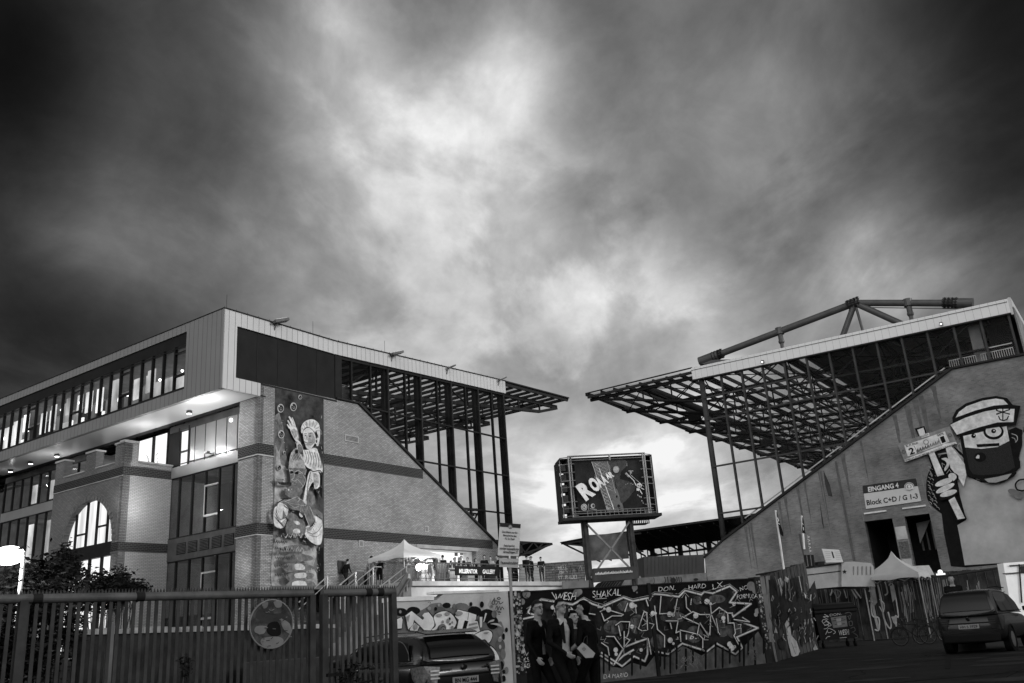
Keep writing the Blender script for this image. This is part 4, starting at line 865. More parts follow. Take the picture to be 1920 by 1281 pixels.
# ------------------------------------------------------------------ entrance sign
es = thing('entrance_sign', 'white and dark entrance sign for gate 4 above the doorway of the grey wall', 'sign', RG.at(12.9, 8.2, .05))
P_ = lambda x, y, o: RG(1560+x/5.333, 880+y/5.333, o)
mb = MB(); f = [P_(x, y, .09) for x, y in ((305, 165), (840, 90), (892, 318), (340, 397))]; mb.prism(f, -RG.n*.08); mb.build('panel', M('sign_white', .62, .5, var=.05), es)
A = Art(RG, (1560, 880, 5.333), .095, .004); A.poly([(305, 165), (840, 90), (858, 168), (313, 245)], .045)
A.text('EINGANG 4', (364, 225), (668, 180), 48, .75, bold=.03); A.text('Block C+D / G 1-3', (350, 360), (860, 290), 52, .02, bold=.02)
A.ell(772, 175, 50, 45, .5, 24); A.ell(772, 175, 44, 39, .12, 24); A.ell(772, 175, 38, 33, .6, 24); A.ell(772, 175, 24, 21, .2, 20); A.ell(772, 172, 14, 14, .6, 16); A.poly([(730, 192), (815, 180), (820, 195), (735, 210)], .55)
A.build('lettering', es)
# ================================================================== FAR STANDS
fs = thing('stadium_stand', 'far dark-roofed stadium stand seen low between the two near stands', 'stadium', (30, 175, 0))
FS = PL(atY(1112, 1005, 172), -D2, -D1)
mb = MB()
mb.prism([FS.at(-7.5, 18.6, 0), FS.at(0, 18.9, 0), FS.at(0, 18.5, -22), FS.at(-7.5, 18.3, -22)], -UP*.15)
mb.prism([FS.at(0, 18.9, 0), FS.at(50, 18.8, 0), FS.at(50, 16.7, -14), FS.at(0, 16.7, -14)], -UP*.35); mb.build('roof', DK, fs)
mb = MB()
for i in range(22): u = -7+i*2.6; mb.beam(FS.at(u, 18.2, -.5), FS.at(u, 15.2, -14), .15, .3)
mb.beam(FS.at(-7.4, 18.3, -.4), FS.at(10, 14.9, -.4), .2, .3); mb.beam(FS.at(-7.5, 18.3, -.4), FS.at(10, 18.2, -.4), .2, .3)
for i in range(7): u = -6+i*2.3; mb.beam(FS.at(u, 18.4, -.4), FS.at(u+1.1, 18.2-(u+7.5)*.19, -.4), .12, .12)
mb.build('roof_truss', DK, fs)
mb = MB(); mb.pbox(FS, 2, 50, 14.4, 16.9, -14.6, -14.3) if False else None
for i in range(34):
    u = 2.2+i*1.5; mb.pbox(FS, u-.08, u+.08, 9, 16.5, -14.5, -14.3)
    if i % 4 == 2: mb.pbox(FS, u-.4, u+.4, 9, 16.8, -13.8, -13.2)
mb.build('mullions', DK2, fs)
mb = MB(); mb.pbox(FS, 4, 50, 14.95, 15.3, -14.2, -13.5); mb.pbox(FS, 6, 50, 3, 10.3, -14, -8); mb.prism([FS.at(u, z, 0) for u, z in ((10, 2), (10, 6), (60, 6), (60, 2))], -FS.n*12); mb.build('tier', DK, fs)
nf = thing('stadium_stand', 'distant lattice roof tip of a stand behind the sign post', 'stadium', (-5, 150, 0))
NF = PL(atY(1036, 1018, 150), D1, -D2)
NF2 = PL(atY(1036, 1018, 150), np.array([1., 0, 0]), np.array([0, -1., 0]))
mb = MB()
g = lambda x, y: NF2(x, y)
mb.prism([g(930, 1012), g(1036, 1018), g(1036, 1020), g(930, 1016)], np.array([-4., 20, 0])); mb.beam(g(940, 1054), g(1036, 1020), .3, .3); mb.beam(g(950, 1044), g(1000, 1036), .25, .25)
pts = [(945, 1014, 950, 1044), (950, 1044, 968, 1016), (968, 1016, 985, 1036), (985, 1036, 1000, 1017), (1000, 1017, 1010, 1028), (955, 1014, 960, 1046), (1010, 1028, 1018, 1019), (978, 1016, 978, 1037), (940, 1030, 990, 1018)]
for a, b, c, d in pts: mb.beam(g(a, b), g(c, d), .2, .2)
mb.build('roof_truss', DK, nf)
mb = MB(); mb.box(g(960, 1036), (1.2, 0, 0), (0, .5, 0), (0, 0, .7)); mb.box(g(973, 1031), (.6, 0, 0), (0, .5, 0), (0, 0, .6)); mb.build('roof_speaker', DK, nf)
# far flood mast seen through the glass of the left stand
fm = thing('floodlight_mast', 'small lattice floodlight frame seen through the glazing of the left stand', 'floodlight', atY(888, 1000, 95)*np.array([1, 1, 0]))
Q = PL(atY(880, 960, 95), np.array([1., 0, 0]), np.array([0, -1., 0])); mb = MB()
for y in (953, 961): mb.beam(Q(868, y), Q(900, y+3), .15, .15)
for x in range(868, 902, 5): mb.box(Q(x, 956), (.11, 0, 0), (0, .1, 0), (0, 0, .14)); mb.box(Q(x, 965), (.11, 0, 0), (0, .1, 0), (0, 0, .14))
mb.beam(Q(898, 955), Q(902, 1080), .3, .3); mb.beam(Q(872, 957), Q(884, 985), .15, .15); mb.beam(Q(896, 962), Q(884, 985), .15, .15); mb.beam(Q(884, 985), Q(888, 1080), .3, .3)
mb.build('frame', DK, fm)
# ================================================================== SCOREBOARD
sb = thing('scoreboard', 'large boxy video scoreboard on two steel legs showing a dark poster', 'scoreboard', SB.at(.3, 0, -.8))
mb = MB()
for u0, u1 in ((-1.75, -1.3), (1.55, 2.0)): 
    mb2 = MB(); mb2.pbox(SB, u0, u1, 3.0, 9.0, -1.1, -.7, 0); mb2.pbox(SB, u0+.15, u1-.15, 3, 9, -.7, -.62, 0); mb2.build('leg', M('leg_steel', .05, .6, .2, var=.5, vs=2), sb)
for a, b in (((-1.4, 8.7), (1.8, 5.0)), ((1.7, 8.7), (-1.4, 5.0))):
    mb2 = MB(); mb2.beam(SB.at(*a, -.6), SB.at(*b, -.6), .12, .12); mb2.build('cross_brace', M('brace_steel', .2, .5, .3), sb)
mb2 = MB(); mb2.pbox(SB, -1.5, 1.9, 4.95, 5.1, -.6, -.45); mb2.build('tie_beam', M('brace_steel', .2), sb)
mb2 = MB(); mb2.pbox(SB, -1.35, 1.55, 6.2, 8.0, -1.3, -1.2); mb2.build('grey_panel', M('panel_mid', .13, .7, var=.4, vs=1), sb)
# box body
mb = MB(); zt0, zb0 = 13.5, 9.25
mb.pbox(SB, -2.55, 3.35, zb0+.1, zt0-.15, -1.9, -.45); mb.build('housing', M('housing', .02, .7), sb)
mb = MB(); mb.pbox(SB, -3.2, -3.1, zb0-.1, zt0-.25, -1.9, -.35); mb.build('side_panel', DK, sb)
mb = MB(); mb.pbox(SB, 3.75, 3.85, zb0-.1, zt0-.05, -1.9, -.35); mb.build('side_panel', DK, sb)
mb = MB(); mb.pbox(SB, -3.25, 3.95, zb0-.32, zb0-.12, -1.9, .15); mb.build('catwalk', DK, sb)
mb = MB(); mb.pbox(SB, -3.1, 3.8, zt0-.18, zt0-.1, -1.9, -.2); mb.build('roof_panel', DK, sb)
mb = MB()
for u in (-2.45, -2.25, 3.2, 3.05): mb.tube(SB.at(u, zb0-.1, 0 if abs(u) > 2.4 else -.2), SB.at(u, zt0, 0 if abs(u) > 2.4 else -.2), .06, 8)
for u in (-3.05, 3.72): mb.tube(SB.at(u, zb0-.1, -.3), SB.at(u, zt0-.1, -.3), .04, 6)
for z in (zb0+.0, zb0+.55, zb0+1.0, zb0+2.5, zb0+2.05, zb0+3.1, zb0+3.7, zt0-.05):
    for a, b in ((-3.05, -2.45), (3.2, 3.72)): mb.tube(SB.at(a, z, -.3 if a < 0 else .0), SB.at(b, z, 0 if a < 0 else -.3), .03 if z != zb0+2.5 else .06, 6)
    for a, b in ((-2.5, -2.05), (2.8, 3.25)): mb.tube(SB.at(a, z, 0), SB.at(b, z, -.0), .03, 6)
mb.tube(SB.at(-2.5, zt0, 0), SB.at(3.25, zt0, 0), .06, 8); mb.tube(SB.at(-2.5, zt0-.3, 0), SB.at(3.25, zt0-.3, -.02), .03, 8)
for z in (zb0-.1, zb0+.12, zb0+.28): mb.tube(SB.at(-2.5, z, .05), SB.at(3.4, z, .05), .035, 6)
for k in range(14): u = -1.4+k*.32; mb.tube(SB.at(u, zb0-.1, .05), SB.at(u, zb0+.28, .05), .02, 5)
mb.tube(SB.at(.6, zt0-.4, 0), SB.at(.6, zt0+.05, 0), .07, 8)
mb.build('cage_frame', M('cage_steel', .22, .45, .4, var=.3), sb)
mb = MB()
for k in range(5):
    z = zb0+.3+k*.75; mb.pbox(SB, -2.95, -2.6, z, z+.5, -1.2, -.5)
mb.build('cabinets', M('cabinet', .07, .5, .3), sb)
S_ = lambda x, y, o=0: SB(1030+x/8.541, 840+y/8.541, o)
mb = MB(); q = [S_(x, y, -.2) for x, y in ((395, 235), (1465, 185), (1545, 1000), (465, 1050))]; mb.prism(q, -SB.n*.2)
scr = mb.build('screen', M('screen_dark', .022, .35, var=.5, vs=.8), sb)
A = Art(SB, (1030, 840, 8.541), -.192, .004)
gm = M('poster_mid', .14, .6, var=.25, vs=2)
A.poly([(670, 215), (945, 205), (990, 330), (1030, 480), (1060, 640), (1130, 700), (1160, 850), (1200, 1020), (930, 1035), (880, 880), (780, 560), (720, 480), (735, 400)], gm)
A.poly([(950, 205), (1200, 190), (1250, 260), (1200, 330), (1150, 380), (1120, 520), (1060, 560), (1010, 420), (980, 300)], M('poster_dark', .06, .7, var=.4, vs=4), True)
A.poly([(1060, 560), (1120, 500), (1200, 520), (1330, 560), (1380, 640), (1300, 760), (1220, 850), (1150, 880), (1120, 760)], M('poster_dark', .06), True)
for i in range(13):
    y = 240+i*58; x = 715+i*17; A.line([(x, y), (x+85, y+50)], 7, .38); A.line([(x+90, y-5), (x+8, y+55)], 6, .3)
    if i < 8: A.line([(x+95, y), (x+180, y+45)], 6, .33); A.line([(x+185, y-10), (x+100, y+50)], 6, .28)
A.line([(680, 225), (905, 900)], 9, .4); A.line([(800, 330), (1050, 1030)], 14, .6); A.line([(930, 220), (1060, 720)], 8, .3)
A.ell(1070, 345, 50, 55, .3); A.ell(1070, 335, 36, 30, .42)
for x, y, s_ in ((910, 940, 8), (930, 950, 8), (950, 965, 8)): A.line([(x, y), (x+20, y+60)], s_, .55)
A.ell(1110, 930, 22, 26, .01); A.ell(1125, 985, 18, 20, .01); A.ell(1080, 780, 14, 22, .01)
A.line([(1230, 400), (1350, 520), (1390, 600)], 12, .6); A.line([(1290, 420), (1515, 620)], 5, .5); A.line([(1270, 370), (1340, 370)], 12, .4); A.ell(1305, 395, 18, 20, .3)
A.line([(1215, 410), (1270, 465)], 8, .45); A.line([(1240, 250), (1245, 290)], 6, .3)
A.ell(1440, 600, 42, 38, .6); A.ell(1425, 605, 10, 12, .01); A.ell(1455, 610, 10, 12, .01); A.poly([(1400, 640), (1440, 650), (1430, 690), (1395, 680)], .6); A.line([(1440, 660), (1485, 735)], 14, .6); A.line([(1470, 640), (1515, 665)], 12, .6)
for x, y in ((1415, 745), (1440, 765), (1465, 775), (1480, 835), (1500, 870)): A.line([(x, y), (x+6, y+22)], 7, .55)
for x, y in ((1220, 590), (1250, 575), (1300, 575), (1330, 590)): A.line([(x, y), (x+14, y-14)], 5, .4)
for ch, a, b, h in (('R', (575, 840), (735, 725), 270), ('O', (722, 708), (830, 632), 215), ('A', (812, 632), (885, 580), 160), ('A', (882, 590), (950, 545), 150), ('A', (935, 500), (980, 470), 95), ('R', (985, 480), (1040, 445), 95)):
    A.text(ch, a, b, h, emis('poster_letter', .62) if False else .85, bold=.06)
A.ell(557, 950, 50, 55, .45); A.ell(557, 950, 40, 45, .12); A.ell(557, 950, 30, 34, .4); A.ell(557, 950, 14, 18, .1); A.line([(628, 900), (632, 995)], 6, .4)
A.ell(697, 928, 34, 38, .4); A.ell(705, 928, 20, 24, .05); A.line([(655, 975), (755, 985)], 12, .3)
A.build('poster_artwork', sb)
mb = MB(); mb.pbox(SB, 2.0, 3.2, 8.55, 8.6, -1.9, -.9); mb.pbox(SB, 2, 3.3, 8.8, 8.84, -1, -.9); [mb.pbox(SB, 2.1+k*.14, 2.15+k*.14, 8.55, 8.95, -1, -.9) for k in range(9)]; mb.build('service_platform', DK, sb)
# ================================================================== low structures between the stands
mk = lambda Y: PL(atY(1140, 1050, Y), SB.h, SB.n)
K = mk(60)
o = None; mb = MB(); mb.prism([K(1113, 1066), K(1196, 1062), K(1198, 1085), K(1113, 1092)], -K.n*.5)
bm = mb.build('beam_banner', M('banner_dark', .05, .6), None)
tag(bm, 'dark beam with white handwriting crossing behind the scoreboard legs', 'banner')
A = Art(K, (960, 980, 4.8), .01, .004)
for k in range(26): x = 750+k*13; y = 470-k*.9; A.line([(x, y), (x+4, y-14-(k*7 % 5)*2), (x+8, y)], 4, .7)
a_ = A.build('lettering', bm)
K2 = mk(75)
def boxthing(nm, pts, P, d, mat, label, cat):
    mb = MB(); mb.prism([P(x, y) for x, y in pts], -P.n*d); o = mb.build(nm, mat, None); tag(o, label, cat); return o
o = boxthing('container', [(1207, 1044), (1320, 1040), (1324, 1128), (1210, 1128)], K2, 2.4, M('cont_grey', .15, .7, var=.15, vs=.5), 'long plain mid grey container right of the scoreboard legs', 'container')
mb = MB()
for k in range(14): x = 1213+k*7; mb.prism([K2(x, 1045), K2(x+1.5, 1045), K2(x+1.5, 1077), K2(x, 1077)], K2.n*.04)
mb.build('ribs', M('cont_rib', .12), o)
o = boxthing('low_wall', [(1196, 1084), (1325, 1074), (1326, 1124), (1196, 1124)], mk(58), .3, M('lowwall', .13, .8, var=.4, vs=2), 'low grey wall with black paint drips left of the right stand', 'wall')
A = Art(mk(58), (960, 980, 4.8), .01, .004)
for x in (1375, 1400, 1430, 1455, 1480, 1500, 1520): A.line([(x, 490), (x+8, 520+(x % 37)), (x-2, 545)], 7, .02)
A.ell(1450, 520, 26, 24, .02); A.ell(1655, 512, 22, 12, .02); A.line([(1275, 495), (1285, 530), (1270, 555)], 4, .02); A.build('paint_drips', o)
o = boxthing('low_wall', [(1055, 1091), (1104, 1088), (1104, 1124), (1055, 1124)], mk(56), .3, M('lowwall2', .16, .8), 'small grey parapet block at the right end of the terrace', 'wall')
fg = thing('steel_fence', 'steel bar fence with spray paint at the right end of the grey container', 'fence', K2(1335, 1075))
mb = MB()
for k in range(12): x = 1322+k*2.6; mb.beam(K2(x, 1038), K2(x+2, 1075), .05, .05)
mb.beam(K2(1318, 1039), K2(1352, 1037), .06, .06); mb.build('bars', STEEL, fg)
st_ = thing('covered_stairs', 'dark sloping stair structure under the scoreboard', 'stairs', mk(66)(1140, 1100))
K3 = mk(66)
mb = MB(); mb.prism([K3(1118, 1105), K3(1132, 1090), K3(1174, 1084), K3(1160, 1105)], -K3.n*2); mb.build('stair_flight', M('deep_grey', .03), st_)
for k in range(7): mb = MB(); mb.prism([K3(1122+k*5, 1104), K3(1124+k*5, 1104), K3(1134+k*5, 1091), K3(1132+k*5, 1091)], K3.n*.06); mb.build('tread', M('tread', .09), st_)
mb = MB(); mb.prism([K3(1172, 1086), K3(1197, 1082), K3(1197, 1106), K3(1160, 1108)], -K3.n*.3); mb.build('side_panel', M('side_grey', .22, .8, var=.3, vs=1), st_)
fgu = MB(); fgu.prism([K3(1186, 1108), K3(1190, 1085), K3(1200, 1080), K3(1204, 1108)], K3.n*.2); o = fgu.build('tarpaulin', M('tarp', .3, .9, var=.3, vs=4), None); tag(o, 'pale crumpled tarpaulin leaning at the foot of the right scoreboard leg', 'tarpaulin')
# brick wall with white writing
K4 = mk(72); bw = thing('graffiti_wall', 'pale brick wall with white painted words behind people on the terrace', 'wall', K4(1060, 1090))
mb = MB(); mb.prism([K4(1022, 1056), K4(1097, 1051), K4(1098, 1120), K4(1022, 1120)], -K4.n*.3); mb.build('wall', brick('brick_pale', .32, .22, .12, bw=.5, rh=.18, ms=.03), bw, uv=K4)
A = Art(K4, (960, 980, 4.8), .01, .004); A.text('HELL', (415, 425), (500, 418), 38, .8, bold=.02); A.text('OF', (430, 465), (470, 462), 30, .8, bold=.02); A.text('ST. PAULI', (415, 515), (585, 505), 36, .8, bold=.02)
for k in range(10): x = 330+k*30; A.line([(x, 400+(k % 4)*25), (x+18, 388+(k % 3)*30), (x+30, 405+(k % 4)*25)], 4, .6 if k % 2 else .05)
A.build('lettering', bw)
mb = MB(); mb.prism([K4(974, 1058), K4(1022, 1054), K4(1022, 1120), K4(974, 1120)], -K4.n*.3); o = mb.build('light_wall', M('lightwall', .6, .8, var=.2, vs=.8), None); tag(o, 'bright whitewashed wall behind the terrace rail, left of the painted words', 'wall')

mb = MB(); q = [LG.at(9.3, 0, 0), LG.at(9.3, 0, -60), LG.at(60, 0, -60), RG.at(20, 0, -2), RG.at(-1, 0, 12), LG.at(-2, 0, 3)]
mb.prism([np.array([p[0], p[1], 0.02]) for p in q], UP*3.1); o = mb.build('plaza', CONCD); o['kind'] = 'structure'; o['label'] = 'raised plaza between the two stands'
# ================================================================== PEOPLE
def capsule(mb, a, b, ra, rb, m=0):
    a = np.array(a, float); b = np.array(b, float); mb.tube(a, b, ra, 12, m, rb); mb.sphere(a, ra, 6, m); mb.sphere(b, rb, 6, m)
SKIN = M('skin', .38, .6, var=.05); SKIND = M('skin_shaded', .30, .6, var=.05)
def cloth(g): return M('cloth_%03d' % int(g*1000), g, .9, var=.25, vs=8, bump=.15, bs=60)
def person(loc, face, h, label, cols, pose={}, fine=False, hair='short', group=None, cat='person'):
    k = h/1.75; d = dict(hipL=(-.09, 0, .92), hipR=(.09, 0, .92), knL=(-.10, .04, .50), knR=(.10, .04, .50), anL=(-.10, -.02, .09), anR=(.10, -.02, .09),
        shL=(-.185, 0, 1.43), shR=(.185, 0, 1.43), elL=(-.24, -.03, 1.14), elR=(.24, -.03, 1.14), wrL=(-.24, .06, .90), wrR=(.24, .06, .90),
        neck=(0, .01, 1.50), head=(0, .03, 1.62), chest=(0, 0, 1.30), waist=(0, 0, 1.08), pel=(0, 0, .95))
    d.update(pose); lean = pose.get('lean', 0)
    J = {}
    for n_, p in d.items():
        if n_ in ('lean', 'look'): continue
        p = np.array(p, float)
        if p[2] > .95 and lean: p[1] += (p[2]-.95)*lean; p[2] -= (p[2]-.95)*lean*lean*.4
        J[n_] = p
    mb = MB(); seg = []
    def cap(a, b, ra, rb, tagn): a = J[a] if isinstance(a, str) else np.array(a); b = J[b] if isinstance(b, str) else np.array(b); capsule(mb, a, b, ra, rb); seg.append((a, b, tagn, (ra+rb)/2))
    cap('pel', 'waist', .135, .125, 'torso'); cap('waist', 'chest', .125, .15, 'torso')
    for s_, q in ((-.07, 'shL'), (.07, 'shR')): cap(J['chest']+np.array([s_, 0, 0]), J[q]+np.array([-s_*.4, 0, -.05]), .12, .085, 'torso'); cap(J['pel']+np.array([s_*.7, -.01, 0]), J['waist']+np.array([s_*.8, 0, 0]), .12, .105, 'torso')
    cap('shL', 'shR', .065, .065, 'torso'); cap(J['chest']+np.array([0, 0, .1]), 'neck', .075, .052, 'torso'); cap('neck', 'head', .052, .055, 'neck')
    for s_ in 'LR':
        cap('hip'+s_, 'kn'+s_, .092, .06, 'thigh'); cap('kn'+s_, J['kn'+s_]*.6+J['an'+s_]*.4+np.array([0, -.015, 0]), .058, .055, 'shin'); cap(J['kn'+s_]*.6+J['an'+s_]*.4+np.array([0, -.015, 0]), 'an'+s_, .053, .038, 'shin')
        a = J['an'+s_]; cap(a+np.array([0, -.05, -.045]), a+np.array([0, .15, -.055]), .038, .036, 'foot')
        cap('sh'+s_, 'el'+s_, .056, .043, 'upper'); cap('el'+s_, 'wr'+s_, .042, .027, 'fore')
        w = J['wr'+s_]; e = J['el'+s_]; dr = (w-e)/np.linalg.norm(w-e); dr = dr+np.array([0, .15, 0]); dr /= np.linalg.norm(dr)
        sd = np.cross(dr, np.array([1., 0, 0])); sd /= max(1e-6, np.linalg.norm(sd)); nrm = np.cross(sd, dr)
        for j in (-1, 0, 1): cap(w+dr*.02+sd*j*.014, w+dr*.085+sd*j*.024, .017, .015, 'hand')
        if fine:
            for j, L in enumerate((.068, .078, .072, .055)):
                b0 = w+dr*.085+sd*(j-1.5)*.020; mid = b0+dr*L*.5+nrm*.008*(1 if s_ == 'L' else -1); tip = mid+dr*L*.38+nrm*.028*(1 if s_ == 'L' else -1)
                cap(b0, mid, .0095, .009, 'hand'); cap(mid, tip, .009, .0075, 'hand')
            t0 = w+dr*.03+sd*.026*(-1); cap(t0, t0-sd*.03+dr*.035, .011, .010, 'hand'); cap(t0-sd*.03+dr*.035, t0-sd*.036+dr*.065, .010, .008, 'hand')
        else: cap(w+dr*.08, w+dr*.15+nrm*.02, .022, .014, 'hand'); cap(w+dr*.04, w+dr*.08-sd*.04, .012, .01, 'hand')
    # head
    hc = J['head']+np.array([0, 0, .045]); lk = R(pose.get('look', 0)); c_, s__ = math.cos(lk), math.sin(lk)
    def hp(x, y, z): return hc+np.array([x*c_-y*s__, x*s__+y*c_, z])
    n0 = len(mb.v)
    mb.sphere(hp(0, -.012, .022), .098, 9, 0, (.80, 1.0, 1.0)); mb.sphere(hp(0, .025, -.045), .068, 8, 0, (.86, 1.0, 1.05)); mb.sphere(hp(0, .062, -.088), .026, 6, 0, (1.2, 1, .8))
    capsule(mb, hp(0, .085, .012), hp(0, .112, -.022), .010, .015); capsule(mb, hp(-.035, .082, .03), hp(.035, .082, .03), .011, .011)
    for x in (-.082, .082): mb.sphere(hp(x, -.005, -.005), .026, 5, 0, (.4, .7, 1.1))
    capsule(mb, hp(-.018, .09, -.052), hp(.018, .09, -.052), .009, .009)
    seg.append((hp(0, 0, .05), hp(0, .02, -.06), 'head', .09))
    me = bpy.data.meshes.new('tmp'); me.from_pydata(mb.v, [], mb.f); ob = bpy.data.objects.new('tmp', me); COL.objects.link(ob)
    md = ob.modifiers.new('r', 'REMESH'); md.mode = 'VOXEL'; md.voxel_size = .0095 if fine else .02
    sm = ob.modifiers.new('s', 'SMOOTH'); sm.iterations = 3 if fine else 2; sm.factor = .5
    bpy.context.view_layer.update(); ev = ob.evaluated_get(bpy.context.evaluated_depsgraph_get()); m2 = bpy.data.meshes.new_from_object(ev)
    bpy.data.objects.remove(ob); bpy.data.meshes.remove(me)
    P = np.array([v.co[:] for v in m2.vertices]); FCt = np.array([np.mean(P[list(p.vertices)], axis=0) for p in m2.polygons])
    best = np.full(len(FCt), 1e9); lb = np.zeros(len(FCt), int); names = ['torso', 'neck', 'thigh', 'shin', 'foot', 'upper', 'fore', 'hand', 'head']
    for a, b, t, r in seg:
        ab = b-a; L2 = ab@ab+1e-9; tt = np.clip(((FCt-a)@ab)/L2, 0, 1); dd = np.linalg.norm(FCt-(a+tt[:, None]*ab), axis=1)-r
        ii = dd < best; best[ii] = dd[ii]; lb[ii] = names.index(t)
    top, sleeve, leg, shin, shoe, shirt = cols.get('top', .03), cols.get('sleeve', 'long'), cols.get('leg', .02), cols.get('shin', 'same'), cols.get('shoe', .02), cols.get('shirt')
    mats = [SKIN, cloth(top), cloth(leg), cloth(shoe), cloth(shirt if shirt is not None else top)]
    mi = np.zeros(len(FCt), int)
    for i, nm in enumerate(names):
        k_ = lb == i
        if nm == 'torso': mi[k_] = 1
        if nm == 'thigh': mi[k_] = 2 if cols.get('thigh', 1) else 0
        if nm == 'shin': mi[k_] = 2 if shin == 'same' else 0
        if nm == 'foot': mi[k_] = 3
        if nm == 'upper': mi[k_] = 1
        if nm == 'fore': mi[k_] = 1 if sleeve == 'long' else 0
    tz = (lb == 0) & (FCt[:, 2] < .97); mi[tz] = 2
    up_ = (lb == 0) & (FCt[:, 2] > 1.47+.0) & (np.abs(FCt[:, 0]) < .075); mi[up_] = 0 if shirt is None else 4
    if shirt is not None:
        x0, x1 = cols.get('open', (-.06, .06)); fr = (lb == 0) & (FCt[:, 1] > lean*(FCt[:, 2]-.95)+.03) & (FCt[:, 0] > x0) & (FCt[:, 0] < x1) & (FCt[:, 2] > .97); mi[fr] = 4
    for mt in mats: m2.materials.append(mt)
    m2.polygons.foreach_set('material_index', mi.astype(np.int32)); m2.polygons.foreach_set('use_smooth', [True]*len(m2.polygons))
    f_ = R(face); ca, sa = math.cos(f_), math.sin(f_)
    # local y (forward) points along azimuth "face" measured from +Y, clockwise positive = to the right
    Rm = np.array([[ca, sa, 0], [-sa, ca, 0], [0, 0, 1]])
    loc = np.array(V3(loc)); Q = (P@Rm.T)*k
    m2.vertices.foreach_set('co', Q.ravel()); m2.update()
    o = bpy.data.objects.new('person', m2); COL.objects.link(o); o.location = loc; BASE[o.name] = loc
    tag(o, label, cat, group)
    W = lambda p: loc+Rm@(np.array(p)*k)
    hm = MB(); nseg = 14
    vs = []; fs = []
    low = {'short': 1.9, 'long': 2.75, 'cap': 1.45, 'hood': 2.6}[hair]
    rr = 1.09 if hair != 'hood' else 1.25
    for j in range(9):
        for i in range(nseg):
            a = 2*math.pi*i/nseg; fy = math.sin(a); lim = low if fy < .3 else (1.05 if hair != 'cap' else 1.25); lim = low if fy < .0 else low+(lim-low)*min(1, max(0, fy)/.45)
            t = .02+lim*j/8; jit = 1+.02*math.sin(i*7.1+j*3.3)
            r1 = .098*rr*jit; x = math.sin(t)*math.cos(a)*r1*.84; y = math.sin(t)*math.sin(a)*r1*1.02; z = math.cos(t)*r1*1.03+(0 if t < 2 else -(t-2)*.1)
            vs.append(W(hp(x, y-.014, z+.024)))
    for j in range(8):
        for i in range(nseg): q = (i+1) % nseg; fs.append((j*nseg+i, (j+1)*nseg+i, (j+1)*nseg+q, j*nseg+q))
    fs.append(tuple(range(nseg)))
    hm.add(vs, fs)
    if hair == 'cap': hm.box(W(hp(0, .12, .045)), Rm@np.array([.07*k, 0, 0]), Rm@np.array([0, .045*k, -.01*k]), UP*.006)
    ho = hm.build('cap' if hair == 'cap' else ('hood' if hair == 'hood' else 'hair'), cloth(cols.get('hair', .015)), o, smooth=True)
    if fine:
        fm = MB()
        for x in (-.03, .03): fm.sphere(W(hp(x, .083, .012)), .011*k, 6, 0, (1, .6, .6)); fm.sphere(W(hp(x, .089, .012)), .006*k, 5, 1, (1, .6, 1)); fm.box(W(hp(x, .094, .034)), Rm@np.array([.016, 0, 0]), Rm@np.array([0, .004, 0]), UP*.003, 1)
        fm.box(W(hp(0, .1, -.052)), Rm@np.array([.02, 0, 0]), Rm@np.array([0, .003, 0]), UP*.003, 2)
        fm.build('face_detail', [M('eye_white', .5), M('eye_dark', .01), M('lip', .18)], o)
        if cols.get('glasses'):
            gm_ = MB()
            for x in (-.035, .035): gm_.torus(W(hp(x, .108, .012)), Rm@np.array([0, 1, 0.]), .026, .003, 14, 5)
            gm_.tube(W(hp(-.01, .11, .014)), W(hp(.01, .11, .014)), .003, 5); gm_.tube(W(hp(-.06, .105, .014)), W(hp(-.085, 0, .01)), .003, 5); gm_.tube(W(hp(.06, .105, .014)), W(hp(.085, 0, .01)), .003, 5)
            gm_.build('glasses', cloth(.02), o)
        if shirt is not None:   # jacket lapels and collar
            lm = MB(); x0, x1 = cols.get('open', (-.06, .06))
            for x, sg in ((x0, -1), (x1, 1)):
                lm.prism([W((x, .16+(1.42-.95)*lean*.9, 1.44)), W((x+sg*.07, .13+.4*lean, 1.36)), W((x+sg*.02, .165+.2*lean, 1.12)), W((x-sg*.01, .17+.2*lean, 1.12))], Rm@np.array([0, .012, 0]))
            lm.build('lapel', cloth(top), o)
    return o, W, Rm
# ================================================================== TERRACE
TA = atZ(790, 1090, 4.7); TB = atZ(1052, 1091, 4.7); th = (TB-TA)/np.linalg.norm(TB-TA); TE = PL(TA, th, np.array([th[1], -th[0], 0]))
uL, uR = TE.sz(762, 1090)[0], TE.sz(1100, 1090)[0]
tr = thing('raised_terrace', 'pale concrete walkway terrace running in front of the brick gable', 'terrace', TE.at(5, 0, 0))
mb = MB(); mb.pbox(TE, uL, uR, 4.45, 4.7, -7.5, .12); mb.build('slab', CONC, tr)
mb = MB(); mb.pbox(TE, uL+.1, uR, 0, 4.45, -.4, 0); mb.pbox(TE, uL+.1, uR, 3.82, 3.86, 0, .03, 1); mb.pbox(TE, uL+.1, uR, 4.38, 4.45, 0, .03, 1); mb.build('retaining_wall', [M('conc_pale', .55, .8, var=.25, vs=.5, bump=.3), CONCD], tr)
mb = MB(); mb.pbox(TE, uL-.4, uL+.2, 0, 4.5, -.5, .15); mb.build('corner_post', M('conc_mid', .2, .8, var=.3), tr)
lb_ = light('AREA', TE.at(3.5, 5.3, 2.6), 90, 2.0, rot=-TE.n-UP*.5)
# terrace floor towards the left in front of the gable (persons stand here)
mb = MB(); mb.prism([LG.at(-11.5, 4.5, 0), LG.at(.3, 4.5, 0), TE.at(uL, 4.5, -2.2), TE.at(uL-7, 4.5, -2.6)], UP*.2); mb.build('landing', CONCD, tr)
